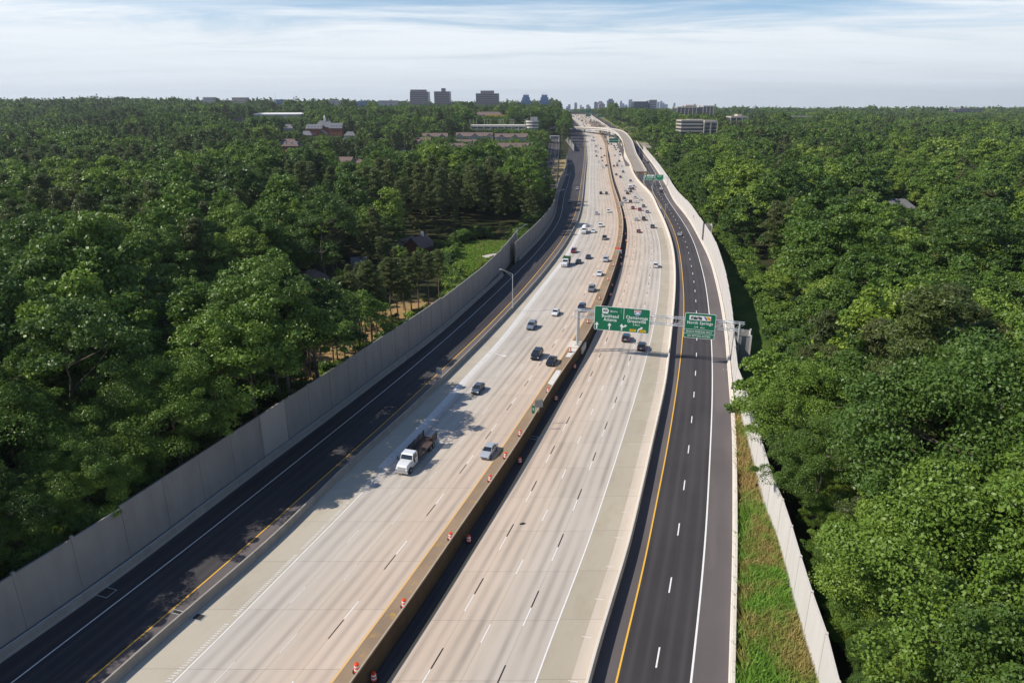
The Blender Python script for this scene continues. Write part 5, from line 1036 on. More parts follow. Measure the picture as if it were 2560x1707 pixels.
for key, (X, Y) in zip((10, 11, 12, 13, 14, 15, 16, 17), ((-150, 330), (-170, 345), (240, 330), (260, 350), (-190, 360), (285, 340), (-130, 350), (222, 352))):
    if key not in CROWN: e, c = place_tree(key, X, Y, tz(X, Y), 1.0, 1.0, 'tree rising from the woods about three hundred metres off', 'tree', 'trees in the middle woods', 'tall_tree'); CROWN[key] = c; print('extra', key)
# ------------------------------------------------------------ the remaining wood: one object, crowns instanced on points
def scatter(name, pts, keys, srcs, mat_=None):
    """pts: (x, y, z, scale, rot, key)"""
    me = bpy.data.meshes.new(name); n = len(pts); me.vertices.add(n); A = np.array([p[:5] for p in pts], dtype=np.float32)
    me.vertices.foreach_set('co', A[:, :3].ravel()); a = me.attributes.new('scl', 'FLOAT', 'POINT'); a.data.foreach_set('value', A[:, 3].copy())
    a = me.attributes.new('rot', 'FLOAT', 'POINT'); a.data.foreach_set('value', A[:, 4].copy()); a = me.attributes.new('key', 'INT', 'POINT'); a.data.foreach_set('value', np.array([p[5] for p in pts], dtype=np.int32)); me.update()
    o = link(name, me); g = bpy.data.node_groups.new(name, 'GeometryNodeTree'); g.interface.new_socket('Geometry', in_out='INPUT', socket_type='NodeSocketGeometry'); g.interface.new_socket('Geometry', in_out='OUTPUT', socket_type='NodeSocketGeometry')
    N = g.nodes; L = g.links; gi = N.new('NodeGroupInput'); go = N.new('NodeGroupOutput'); jn = N.new('GeometryNodeJoinGeometry')
    def attr(nm, ty):
        x = N.new('GeometryNodeInputNamedAttribute'); x.data_type = ty; x.inputs[0].default_value = nm; return x.outputs[0]
    ks = attr('key', 'INT'); sc = attr('scl', 'FLOAT'); ro = attr('rot', 'FLOAT'); cx = N.new('ShaderNodeCombineXYZ'); L.new(ro, cx.inputs[2])
    for k in keys:
        cmp_ = N.new('FunctionNodeCompare'); cmp_.data_type = 'INT'; cmp_.operation = 'EQUAL'; L.new(ks, cmp_.inputs[2]); cmp_.inputs[3].default_value = k
        oi = N.new('GeometryNodeObjectInfo'); oi.transform_space = 'ORIGINAL'; oi.inputs[0].default_value = srcs[k]; oi.inputs[1].default_value = True
        ip = N.new('GeometryNodeInstanceOnPoints'); L.new(gi.outputs[0], ip.inputs['Points']); L.new(cmp_.outputs[0], ip.inputs['Selection']); L.new(oi.outputs['Geometry'], ip.inputs['Instance']); L.new(cx.outputs[0], ip.inputs['Rotation']); L.new(sc, ip.inputs['Scale']); L.new(ip.outputs[0], jn.inputs[0])
    L.new(jn.outputs[0], go.inputs[0]); md = o.modifiers.new('scatter', 'NODES'); md.node_group = g; o['kind'] = 'stuff'; return o
pts = []
for (d, X, Y, z, s, rz, pine) in rest:
    lod = -1 if d < 110 and not pine else 1 if d < 560 else 2; key = random.choice((PCLASS if pine else VCLASS)[lod]); s = s*(22/VAR[key][2]); pts.append((X, Y, z, s, rz, key))
o = scatter('forest', pts, [40, 41, 42, 10, 11, 12, 13, 14, 15, 16, 17, 20, 21, 22, 23, 24], CROWN)
tag(o, 'unbroken green wood rolling away to the horizon on both sides of the highway', 'woods')
# ------------------------------------------------------------ shrubs and undergrowth
c, rad = broad_centres(5, 1.5, .1, 2.0, 26, 3); sm = leaf_mesh('foliage', c, rad*1.5, 120, .22, M['leaf'], seed=5)
X, Y = survey(1836, 1030, .6); e = empty('shrub', (X, Y, 0), 0, 'round dark green shrub growing over the top of the white parapet', 'shrub'); m = MB(); m.tube((0, 0, -.3), (0, 0, 1.1), .07, .04, 6); m.build('stem', M['bark'], e); sh = link('foliage', sm, e)
up = []
y = 128.0
while y < 880:      # thicket between the verge and the trees on the right
    for _ in range(3):
        X = XR(y)+interp([(128, 12), (200, 11.5), (260, 8), (330, 4)], y)+abs(rng.normal())*3.0; up.append((X, y+rng.uniform(-2, 2), tz(X, y)-.3, rng.uniform(.9, 2.4), rng.uniform(0, 6), 0))
    y += 1.6+y*.006
y = 22.0
while y < 480:      # and behind the left wall
    for _ in range(2):
        X = XL(y)-6.0-abs(rng.normal())*3.5
        if not clear_at(X, y): up.append((X, y+rng.uniform(-2, 2), tz(X, y)-.2, rng.uniform(.8, 2.1), rng.uniform(0, 6), 0))
    y += 1.5
gx = [p[0] for p in G_L]; gy = [p[1] for p in G_L]
for _ in range(150):
    a = random.random()*6.28; k = random.uniform(.95, 1.15); X = sum(gx)/len(gx)+(max(gx)-min(gx))*.5*k*math.cos(a); Y = sum(gy)/len(gy)+(max(gy)-min(gy))*.5*k*math.sin(a)
    if X < XL(Y)-8 and X < sum(gx)/len(gx)+5: up.append((X, Y, tz(X, Y), random.uniform(1, 2.6), random.random()*6, 0))
for i in range(500):      # low growth under the near trees
    X = random.uniform(-110, -45); Y = random.uniform(40, 210)
    if X < XL(Y)-6 and not clear_at(X, Y): up.append((X, Y, tz(X, Y)-.2, random.uniform(.8, 2.0), random.random()*6, 0))
    X = XR(Y)+random.uniform(16, 70); up.append((X, Y, tz(X, Y)-.2, random.uniform(.8, 2.0), random.random()*6, 0))
for i in range(260):
    Y = random.uniform(985, 1900); X = random.uniform(RB(Y)+20, XR(Y)+10) if XR(Y)-8 > RB(Y)+20 else XR(Y)+5
    if noise.noise(Vector((X*.03, Y*.012, 2))) > -.05: up.append((X, Y, tz(X, Y), random.uniform(1.2, 3.4), random.random()*6, 0))
for i in range(60):
    X, Y = random.choice(S_L); X += random.uniform(-14, 14); Y += random.uniform(-14, 14)
    if X < XL(Y)-7: up.append((X, Y, tz(X, Y)-.1, random.uniform(.4, 1.3), random.random()*6, 0))
o = scatter('undergrowth', up, [0], {0: sh}); tag(o, 'low green undergrowth along the edges of the woods', 'undergrowth')
# ------------------------------------------------------------ tall grass
def grass(name, P, n, hgt, wid, mat, zf, label, dens=None, seed=3):
    r = np.random.default_rng(seed); xs = [p[0] for p in P]; ys_ = [p[1] for p in P]; pos = []
    while len(pos) < n:
        x = r.uniform(min(xs), max(xs)); y = r.uniform(min(ys_), max(ys_))
        if inpoly(x, y, P) and (dens is None or r.random() < dens(x, y)): pos.append((x, y, zf(x, y)))
    p = np.array(pos); a = r.uniform(0, 6.28, n); h = hgt*(.5+.8*r.random(n)); ln = h*r.uniform(.15, .7, n); la = r.uniform(0, 6.28, n)
    wx = np.stack([np.cos(a), np.sin(a), 0*a], 1)*wid*.5; lx = np.stack([np.cos(la)*ln, np.sin(la)*ln, 0*a], 1)
    v0 = p-wx; v1 = p+wx; m_ = p+lx*.3+np.stack([0*a, 0*a, h*.6], 1); v2 = m_+wx*.8; v3 = m_-wx*.8; v4 = p+lx+np.stack([0*a, 0*a, h*.93], 1)
    V = np.stack([v0, v1, v2, v3, v4], 1).reshape(-1, 3); k = np.arange(n)*5
    me = bpy.data.meshes.new(name); F = [tuple(q) for q in np.stack([k, k+1, k+2, k+3], 1).tolist()]+[tuple(q) for q in np.stack([k+3, k+2, k+4], 1).tolist()]
    me.from_pydata(V.tolist(), [], F); me.materials.append(mat); o = link(name, me); o['kind'] = 'stuff'; tag(o, label, 'grass'); return o
def grass_mat(name, g1, g2, dry, amt):
    t = NT(name); P_ = t.pos(); a_ = t.noise(P_, .22, 4, .6); b_ = t.noise(P_, 2.5, 3, .7); c_ = t.mix(t.rng(b_, .35, .65), g1, g2); se_ = t.n('ShaderNodeSeparateXYZ'); t.l(P_, se_.inputs[0]); dy_ = t.math('ADD', t.rng(a_, .45, .62, 0, amt), t.rng(se_.outputs[1], 82, 92, 0, .6) if name == 'tall_grass' else 0.0); c_ = t.mix(t.math('MINIMUM', dy_, .95), c_, dry)
    t.l(c_, t.b.inputs['Base Color']); t.b.inputs['Roughness'].default_value = .7; tr = t.n('ShaderNodeBsdfTranslucent'); t.l(c_, tr.inputs[0]); ms = t.n('ShaderNodeMixShader'); ms.inputs[0].default_value = .25; t.l(t.b.outputs[0], ms.inputs[1]); t.l(tr.outputs[0], ms.inputs[2]); t.l(ms.outputs[0], t.out.inputs[0]); return t.mat
gm = grass_mat('tall_grass', (.12, .27, .03, 1), (.22, .37, .05, 1), (.40, .28, .11, 1), .8)
def wd(x, y): 
    d = x-RK(y); return (.08 if d < 1.5 and y < 95 else 1.0)*(1.0 if y < 86 else .4)
grass('grass', wedge, 56000, 1.8, .14, gm, lambda x, y: tz(x, y)+.1, 'tall green grass with dry patches between the parapet and the near white wall', wd)
grass('grass', G_L, 26000, .8, .30, grass_mat('clearing_tufts', (.14, .27, .03, 1), (.22, .34, .04, 1), (.24, .25, .07, 1), .6), lambda x, y: tz(x, y)+.2, 'bright green grass in the clearing behind the left wall', lambda x, y: 0.0 if inpoly(x, y, PATH) else 1.0, 5)
# a low broken concrete headwall and swale in the wedge
x, y = survey(1874, 1262, 0); m = MB(); m.box(-.9, 1.6, -.25, .25, -.3, .75); m.box(-1.3, -.9, -1.2, .25, -.3, .5); o = m.build('headwall', M['parapet'], None, (x, y, 0), R(25), bevel=.05); tag(o, 'small broken concrete headwall in the dry grass beside the white parapet', 'headwall')
# ------------------------------------------------------------ lettering
def text_mesh(txt, size, bold=.0, sx=1.0, spacing=1.0):
    c = bpy.data.curves.new('lettering', 'FONT'); c.body = txt; c.size = size; c.align_x = 'CENTER'; c.align_y = 'CENTER'; c.extrude = .004; c.offset = bold*size; c.space_character = spacing; c.resolution_u = 3
    o = bpy.data.objects.new('tmp', c); COL.objects.link(o); dg = bpy.context.evaluated_depsgraph_get(); dg.update(); me = bpy.data.meshes.new_from_object(o.evaluated_get(dg)); bpy.data.objects.remove(o); bpy.data.curves.remove(c)
    me.transform(Matrix.Rotation(R(90), 4, 'X') @ Matrix.Diagonal((sx, 1, 1, 1))); me.name = 'lettering'; return me
def lettering(parent, txt, x, z, size, mat='sign_white', y=-.055, bold=.012, sx=1.0, spacing=1.14):
    me = text_mesh(txt, size, bold, sx, spacing); me.materials.clear(); me.materials.append(M[mat]); return link('lettering', me, parent, (x, y, z))
def flat(parent, name, pts, mat, y=-.05, th=.008):
    m = MB(); m.hexa([(a, y, b) for a, b in pts], [(a, y-th, b) for a, b in pts]); return m.build(name, M[mat], parent)
def rrect(x0, x1, z0, z1, r=.3, k=5):
    p = []
    for cx, cz, a0 in ((x1-r, z0+r, -90), (x1-r, z1-r, 0), (x0+r, z1-r, 90), (x0+r, z0+r, 180)):
        for i in range(k+1): a = R(a0+90*i/k); p.append((cx+r*math.cos(a), cz+r*math.sin(a)))
    return p
def arrow(parent, x, z, h, lean=0.0, s=1.0):
    """upright white lane arrow; lean bends the top to the right"""
    w = .13*s
    if not lean:
        flat(parent, 'arrow', [(x-w, z), (x+w, z), (x+w, z+h*.72), (x-w, z+h*.72)], 'sign_white'); flat(parent, 'arrow', [(x-w*3, z+h*.66), (x-w*3, z+h*.58), (x+w*3, z+h*.58), (x+w*3, z+h*.66), (x, z+h)], 'sign_white', -.059)
    else:
        P = [(x, z), (x+.02, z+h*.3), (x+h*.15, z+h*.52), (x+h*.42, z+h*.66)]; L_ = []; R_ = []
        for i, p in enumerate(P):
            a = P[max(i-1, 0)]; b = P[min(i+1, 3)]; d = Vector((b[0]-a[0], b[1]-a[1])).normalized(); n = Vector((-d.y, d.x))*w; L_.append((p[0]+n.x, p[1]+n.y)); R_.append((p[0]-n.x, p[1]-n.y))
        for i in range(3): flat(parent, 'arrow', [L_[i], R_[i], R_[i+1], L_[i+1]], 'sign_white', -.05-.0015*i)
        q = P[3]; flat(parent, 'arrow', [(q[0]-.02, q[1]+w*3), (q[0]+.05, q[1]-w*2.6), (q[0]+w*4.2, q[1]+w*1.6)], 'sign_white', -.059)
def panel(parent, x0, x1, z0, z1, r=.3):
    """a green sign panel with its white border, as a thing of its own hung on the gantry"""
    m = MB(); pr = rrect(x0, x1, z0, z1, r); m.hexa([(a, 0, b) for a, b in pr], [(a, -.03, b) for a, b in pr]); o = m.build('panel', M['sign_white'], parent)
    pr = rrect(x0+.10, x1-.10, z0+.10, z1-.10, r*.8); m = MB(); m.hexa([(a, -.031, b) for a, b in pr], [(a, -.045, b) for a, b in pr]); m.build('face', M['sign_green'], parent); m = MB()
    for i in range(int((x1-x0)/1.6)+1): xx = x0+.3+i*1.6; m.box(xx-.04, xx+.04, .01, .12, z0+.1, z1-.1)
    m.build('backing_rib', M['steel'], parent); return o
# ------------------------------------------------------------ near sign gantry
ang = R(-16.6); gz = 1.0
G = empty('sign_gantry', (15.3, 153.5, 0), ang, 'near steel truss gantry spanning from the median to the box in the right wall', 'gantry')
def truss(parent, x0, x1, z0, z1, d, r=.09, bay=2.1):
    for nm, (y, z) in zip(('chord',)*4, ((-d/2, z0), (d/2, z0), (-d/2, z1), (d/2, z1))): m = MB(); m.tube((x0, y, z), (x1, y, z), r, r, 8); m.build(nm, M['steel'], parent)
    n = round((x1-x0)/bay); m = MB()
    for i in range(n):
        a = x0+(x1-x0)*i/n; b = x0+(x1-x0)*(i+1)/n; f = i % 2
        for y in (-d/2, d/2): m.tube((a, y, z0 if f else z1), (b, y, z1 if f else z0), r*.45, r*.45, 5); m.tube((a, y, z0), (a, y, z1), r*.4, r*.4, 5)
        for z in (z0, z1): m.tube((a, -d/2 if f else d/2, z), (b, d/2 if f else -d/2, z), r*.4, r*.4, 5); m.tube((a, -d/2, z), (a, d/2, z), r*.4, r*.4, 5)
    m.build('lacing', M['steel'], parent)
truss(G, -.5, 37.3, 8.6, 10.3, 1.4, .10)
for sx in (12.4, 24.9):
    m = MB()
    for y, z in ((-.7, 8.6), (.7, 8.6), (-.7, 10.3), (.7, 10.3)): m.tube((sx-.12, y, z), (sx+.12, y, z), .19, .19, 10)
    m.tube((sx, -.7, 8.6), (sx, -.7, 10.3), .07, .07, 6); m.tube((sx, .7, 8.6), (sx, .7, 10.3), .07, .07, 6); m.build('splice', M['steel'], G)
for y in (-.75, .75): m = MB(); m.tube((.3, y, 1.9), (.3, y, 10.2), .22, .2, 12); m.box(-.2, .8, y-.45, y+.45, 1.85, 1.92); m.build('post', M['steel'], G)
for y in (-.75, .75): m = MB(); m.tube((36.3, y, .5), (36.3, y, 10.2), .22, .2, 12); m.build('post', M['steel'], G)
m = MB(); 
for k in range(4): z = 2.2+k*1.6; m.tube((.3, -.75, z), (.3, .75, z+1.6), .05, .05, 5); m.tube((.3, .75, z), (.3, -.75, z+1.6), .05, .05, 5)
m.build('post_lacing', M['steel'], G)
m = MB(); m.box(-1.6, 2.0, -2.4, 2.2, .2, 1.84); ped = m.build('pedestal', M['parapet_white'], G, bevel=.06)
def sign_at(name, label, x0, x1, z0, z1, cat='sign'):
    t = empty(name, (15.3, 153.5, 0), ang, label, cat); p = Matrix.Rotation(ang, 4, 'Z') @ Vector(((x0+x1)/2, -.95, z0)); t.location = (15.3+p.x, 153.5+p.y, z0); return t, (x1-x0), (z1-z0)
t, w, h = sign_at('overhead_sign', 'wide green sign for two routes with four lane arrows, on the near gantry', 4.2, 16.86, 6.2, 11.95)
panel(t, -w/2, w/2, 0, h, .42); X0 = -w/2
def TX(s, x, z, size, **k): lettering(t, s, X0+x, h+z, size, **k)
flat(t, 'route_shield', [(X0+a, h+b) for a, b in [(1.8,-.45),(2.95,-.45),(3.35,-.95),(3.15,-1.55),(3.0,-1.75),(2.6,-1.68),(1.9,-1.68),(1.8,-1.2)]], 'sign_white'); lettering(t, '400', X0+2.5, h-1.06, .88, 'sign_black', -.062, .03, .8, 1.0)
TX('S', 3.82, -1.12, .62); TX('OUTH', 4.55, -1.15, .48); TX('Buckhead', 3.7, -2.28, 1.05, bold=.014, sx=.86); TX('Atlanta', 3.7, -3.15, 1.05, bold=.014, sx=.86)
flat(t, 'divider', [(X0+6.72, h-.15), (X0+6.82, h-.15), (X0+6.82, h-2.75), (X0+6.72, h-2.75)], 'sign_white'); flat(t, 'divider', [(X0+6.1, h-.12), (X0+6.13, h-.12), (X0+6.13, h-1.5), (X0+6.1, h-1.5)], 'sign_white')
sh = [(-.75,.25),(-.66,.62),(-.3,.52),(0,.66),(.3,.52),(.66,.62),(.75,.25),(.62,-.28),(0,-.75),(-.62,-.28)]
flat(t, 'route_shield', [(X0+9.85+a*1.06, h-.98+b*1.06) for a, b in sh], 'sign_white'); flat(t, 'shield_field', [(X0+9.85+a*.97, h-.98+b*.95) for a, b in [(-.73,.18),(.73,.18),(.62,-.28),(0,-.75),(-.62,-.28)]], 'sign_blue', -.059); flat(t, 'shield_top', [(X0+9.85+a*.97, h-.98+b*.95) for a, b in [(-.72,.28),(-.66,.56),(-.3,.48),(0,.6),(.3,.48),(.66,.56),(.72,.28)]], 'sign_red', -.059)
lettering(t, '285', X0+9.85, h-1.08, .80, 'sign_white', -.069, .04, .85, .95)
TX('Chattanooga', 9.75, -2.18, 1.05, bold=.014, sx=.80); TX('Greenville', 9.75, -3.05, 1.05, bold=.014, sx=.84); TX('1', 9.05, -3.85, .72); TX('M', 9.6, -3.88, .5); TX('ILE', 10.2, -3.9, .40)
for x in (.66, 3.6): arrow(t, X0+x, .25, 1.65)
arrow(t, X0+6.4, .25, 1.65); arrow(t, X0+6.45, .35, 1.55, 1); arrow(t, X0+10.15, .2, 1.4, 1)
for x, s in ((8.98, 'EXIT'), (11.25, 'ONLY')): flat(t, 'exit_plate', rrect(X0+x-.72, X0+x+.72, .28, .82, .1), 'sign_yellow'); lettering(t, s, X0+x, .55, .5, 'sign_black', -.062, .02, .9)
t, w, h = sign_at('overhead_sign', 'squarish green station sign with a white logo strip, on the near gantry', 24.5, 31.15, 6.2, 12.0)
panel(t, -w/2, w/2, 0, h, .36); X0 = -w/2
flat(t, 'logo_plate', [(X0+.98, h-1.62), (X0+5.6, h-1.62), (X0+5.6, h-.55), (X0+.98, h-.55)], 'sign_white'); lettering(t, 'marta', X0+2.5, h-1.05, 1.15, 'sign_black', -.062, .045, .92, .95)
for k, (c, yy) in enumerate((('sign_blue', 0), ('sign_yellow', .001), ('sign_orange', .002))): x = X0+4.05+k*.38; flat(t, 'logo_stripe', [(x, h-.68), (x+.36, h-.68), (x+.86, h-1.48), (x+.5, h-1.48)], c, -.060-yy)
lettering(t, 'North Springs', X0+3.32, h-2.22, .98, bold=.014, sx=.86); lettering(t, '1/4', X0+2.55, h-3.22, .62); lettering(t, 'MILE', X0+3.95, h-3.28, .42)
for z in (-3.8, -4.78): flat(t, 'divider', [(X0+.1, h+z), (X0+w-.1, h+z), (X0+w-.1, h+z+.07), (X0+.1, h+z+.07)], 'sign_white')
lettering(t, 'MARTA PARKING ONLY', X0+3.32, h-4.28, .47, bold=.02); lettering(t, 'NO RETURN ACCESS', X0+3.32, h-5.26, .47, bold=.02)
# ------------------------------------------------------------ second gantry
b = Vector((98.1, 518.7)); c_ = Vector((114.2, 510.7)); a2 = math.atan2(c_.y-b.y, c_.x-b.x)
G2 = empty('sign_gantry', (b.x, b.y, 0), a2, 'second steel gantry farther off, over the right collector road before the ramp', 'gantry')
truss(G2, -.4, 18.4, 5.9, 7.1, 1.2, .09)
for x in (0.0, 18.0):
    for y in (-.6, .6): m = MB(); m.tube((x, y, 0), (x, y, 7.2), .2, .2, 8); m.build('post', M['steel'], G2)
def sign2(name, label, x0, x1, z0, z1):
    p = Matrix.Rotation(a2, 4, 'Z') @ Vector(((x0+x1)/2, -.8, 0)); t = empty(name, (b.x+p.x, b.y+p.y, z0), a2, label, 'sign'); panel(t, -(x1-x0)/2, (x1-x0)/2, 0, z1-z0, .25); return t, x1-x0, z1-z0
t, w, h = sign2('overhead_sign', 'left green sign on the second gantry, with a white logo strip', .5, 8.0, 4.2, 8.3)
flat(t, 'logo_plate', [(-w/2+2.0, h-1.3), (w/2-.5, h-1.3), (w/2-.5, h-.4), (-w/2+2.0, h-.4)], 'sign_white'); lettering(t, 'marta', .3, h-.85, .95, 'sign_black', -.062, .04); flat(t, 'logo_stripe', [(2.1, h-.5), (2.6, h-.5), (3.0, h-1.2), (2.5, h-1.2)], 'sign_orange', -.06)
lettering(t, 'North Springs', .4, h-1.85, .75, sx=.85); lettering(t, 'MARTA PARKING ONLY', 0, h-2.65, .42); lettering(t, 'NO RETURN ACCESS', 0, h-3.5, .42); flat(t, 'divider', [(-w/2+.1, h-2.25), (w/2-.1, h-2.25), (w/2-.1, h-2.19), (-w/2+.1, h-2.19)], 'sign_white'); arrow(t, -w/2+.8, h-1.8, 1.2, 0)
t, w, h = sign2('overhead_sign', 'right green sign on the second gantry, with two small white down arrows', 8.5, 14.6, 4.4, 8.5)
lettering(t, 'Northridge Rd', 0, h-.75, .62, sx=.85); lettering(t, 'Roberts Dr', 0, h-1.75, .62, sx=.85)
for x in (-2.2, 2.2): flat(t, 'arrow', [(x-.35, .9), (x+.35, .9), (x, .3)], 'sign_white')
# far overhead signs
def far_sign(px0, px1, py0, py1, Y, label, base=None, words=()):
    x0, zt = atY(px0, py0, Y); x1, z0 = atY(px1, py1, Y); g = zr(Y); w = x1-x0; t = empty('overhead_sign', ((x0+x1)/2, Y, g), 0, label, 'sign'); m = MB(); m.box(-w/2, w/2, -.05, 0, z0-g, zt-g); m.build('panel', M['sign_white'], t); m = MB(); m.box(-w/2+.15, w/2-.15, -.07, -.051, z0-g+.15, zt-g-.15); m.build('face', M['sign_green'], t)
    m = MB(); m.tube((w/2+1, .4, 0), (w/2+1, .4, zt-g-.5), .25, .25, 6); m.tube((-w/2, .4, (z0+zt)/2-g), (w/2+1, .4, (z0+zt)/2-g), .15, .15, 6); m.build('post', M['steel'], t)
    for s, x, z, sz in words: lettering(t, s, x*w, z0-g+(zt-z0)*z, sz*(zt-z0), y=-.08)
far_sign(1522.5, 1546, 346, 357.5, 745, 'wide green sign over the outbound lanes, just before the ramp bridge', words=(('Buckhead', -.25, .5, .28), ('Chattanooga', .25, .5, .25)))
far_sign(1464.5, 1477, 285.5, 291.5, 1850, 'green overhead sign over the outbound lanes near the far end of the highway')
far_sign(1494, 1508, 288.5, 293.5, 1700, 'low green sign at the far right of the highway, beside the wooded bank')
far_sign(1450, 1463, 276, 279.5, 2250, 'tiny green sign high above the far end of the highway, left one')
far_sign(1464, 1478, 276.5, 281.5, 2260, 'tiny green sign high above the far end of the highway, right one')
far_sign(1542, 1550, 319.3, 322, 1180, 'small green sign just behind the right bend of the ramp bridge')
far_sign(1563.5, 1567.5, 342, 344.5, 960, 'tiny green sign at the outer edge of the ramp where it bends'); far_sign(1568.5, 1574, 340.8, 344.8, 985, 'slightly larger green sign beyond the tiny one at the ramp bend')
# ------------------------------------------------------------ small signs, cabinets
def post_sign(px, py, zb, w, h, zc_, mat, label, name='road_sign', back=True, txt=None, rz=-.3, flip=False, py_is=None):
    x, y = survey(px, py, zb); t = empty(name, (x, y, zb), rz, label, 'sign'); m = MB(); m.tube((0, .04, 0), (0, .04, zc_+h/2), .05, .05, 6); m.build('post', M['steel'], t)
    m = MB(); pr = rrect(-w/2, w/2, zc_-h/2, zc_+h/2, .08, 2); m.hexa([(a, .0, b) for a, b in pr], [(a, -.02, b) for a, b in pr]); m.build('panel', M[mat], t)
    if txt: lettering(t, txt, 0, zc_, h*.45, y=-.03)
    return t
post_sign(1098.5, 952, 2.55, 1.2, 1.5, 2.2, 'sign_back', 'grey back of a rectangular sign standing on the left barrier', rz=-.31)
t = post_sign(1333, 1044, 2.4, .55, 1.5, 1.6, 'sign_green', 'narrow green mile marker on the stained median barrier', 'mile_marker', txt='7', rz=-.31)
post_sign(1347, 1030, 2.4, 1.5, 1.5, 1.7, 'sign_back', 'brownish back of a square sign leaning over the median wall behind the green marker', rz=.2)
x, y = survey(1548, 634, lambda Y: zl(Y)); t = empty('roadworks_sign', (x, y, zl(y)), -.3, 'grey cabinet topped with an orange roadworks panel on the median shoulder', 'sign'); m = MB(); m.box(-.9, .9, -.5, .5, 0, 1.5); m.build('cabinet', M['sign_back'], t, bevel=.05); m = MB(); m.box(-1.8, .4, -.1, -.02, 1.7, 2.3); m.build('panel', M['orange'], t); m = MB(); m.tube((-1.2, -.03, 0), (-1.2, -.03, 1.7), .05, .05, 6); m.build('leg', M['steel'], t)
x, y = survey(1553.5, 519, lambda Y: zl(Y)+.8); t = empty('message_board', (x, y, zl(y)+.8), -.1, 'pale grey box sign standing on the median barrier where the road bends', 'sign'); m = MB(); m.box(-1.1, 1.1, -.2, .2, 1.0, 3.4); m.build('cabinet', M['sign_back'], t, bevel=.05); m = MB(); m.tube((-.6, 0, 0), (-.6, 0, 1), .08, .08, 6); m.tube((.6, 0, 0), (.6, 0, 1), .08, .08, 6); m.build('leg', M['steel'], t)
# gore attenuator and warning plates at the ramp nose
x, y = survey(1613, 436, .3); t = empty('crash_cushion', (x, y, 0), -.1, 'yellow striped crash cushion at the nose of the ramp wall, behind the second gantry', 'crash cushion'); m = MB(); m.box(-.6, .6, -2.5, 1.5, .05, 1.0); m.build('cushion', M['sign_yellow'], t, bevel=.08); m = MB(); m.box(-.5, .5, -2.58, -2.52, .3, 1.2); m.build('plate', M['sign_yellow'], t)
x, y = survey(1607.5, 436, .3); t = empty('roadworks_sign', (x, y, 0), -.1, 'orange and white board at the ramp nose, left of the yellow crash cushion', 'sign'); m = MB(); m.box(-.5, .5, -.05, .05, .7, 1.5); m.build('panel', M['orange'], t); m = MB(); m.tube((0, .08, 0), (0, .08, 1.9), .06, .06, 6); m.build('post', M['steel'], t)
# ------------------------------------------------------------ drums
def make_drum(loc, rz=0, label=None, group=None):
    t = empty('traffic_drum', loc, rz, label, 'traffic drum', group); m = MB(); m.lathe([(.46, 0), (.48, .06), (.36, .1), (.30, .1)], 16); m.build('base', M['rubber'], t)
    m = MB(); m.lathe([(.30, .08), (.30, .28), (.285, .29), (.285, .46), (.275, .47), (.275, .65), (.262, .66), (.262, .84), (.25, .85), (.235, 1.0), (.06, 1.04), (.06, 1.1), (.001, 1.12)], 18, mats=[0, 0, 1, 1, 0, 0, 1, 1, 0, 0, 0, 0]); m.build('barrel', [M['orange'], M['sign_white']], t, smooth=False); return t
d0 = make_drum((0, 0, -50))
def copy_thing(o, loc, rz, label, group=None, color=None):
    r = o.copy(); COL.objects.link(r); r.location = loc; r.rotation_euler = (0, 0, rz); r['label'] = label
    if group: r['group'] = group
    elif 'group' in r: del r['group']
    for c in list(o.children):
        k = c.copy(); COL.objects.link(k); k.parent = r
        if color: k.color = color
        for g in c.children:
            q = g.copy(); COL.objects.link(q); q.parent = k
            if color: q.color = color
    return r
GD = 'orange and white drums along the median'
drums = [(893,1678,'U','first drum from the bottom edge, standing on the stained median shoulder'), (1011,1516,'U','drum on the median shoulder where yellow stains start, second from the bottom edge'), (1127,1348,'U','drum on the median shoulder beside the lower shaded one, third from the bottom edge'),
 (1226,1203,'U','drum on the median shoulder just below the silver saloon'), (1264,1145,'U','drum on the median shoulder right beside the silver saloon'), (1301,1089,'U','drum on the median shoulder between the silver saloon and the green mile marker'), (1371,981,'U','drum on the median shoulder at the edge of the white repaired patch'),
 (1425.5,880,'U','drum beside the white pedestal of the near gantry'), (1470,808,'U','drum glimpsed behind the left end of the near truss'), (1499.5,749,'U','drum on the median shoulder, first one beyond the near gantry'), (1520.7,701,'U','drum on the median shoulder beside the white saloon beyond the gantry'), (1533.8,665,'U','drum on the median shoulder opposite the silver off-roader'),
 (935,1700,'D','faded drum in the dark gutter at the bottom edge of the photo'), (1172,1354,'D','drum in the shaded gutter below the third shoulder drum'), (1299.6,1157,'D','pinkish drum in the shaded gutter below the silver saloon'), (1389.7,1001,'D','drum in the shaded gutter just past the mile marker'), (1436.5,921,'D','drum in the shaded gutter below the gantry pedestal'),
 (1526,740,'D','drum in the dark gutter behind the big green sign'), (1530,716,'D','dim drum in the dark gutter beyond the near gantry'), (1553,664,'D','drum at the right edge of the dark gutter, near the orange panel'), (1552,647,'D','drum in the dark gutter right of the grey cabinet')]
far = [(1549.4,608,'U'),(1553,585,'U'),(1554,566,'U'),(1553.3,549,'U'),(1549.8,535,'U'),(1550.8,533,'U'),(1547.6,520,'U'),(1544.7,508,'U'),(1541,497,'U'),(1538,487,'U'),(1535,476,'U'),(1532,466,'U'),(1529,455,'U'),(1565.5,605,'D'),(1563.4,588,'D'),(1561,547,'D')]
for px, py, k, lab in drums: x, y = survey(px, py, zl if k == 'U' else zr); copy_thing(d0, (x, y, (zl(y)+.01) if k == 'U' else zr(y)+.02), random.random()*6, 'orange '+lab)['group'] = GD
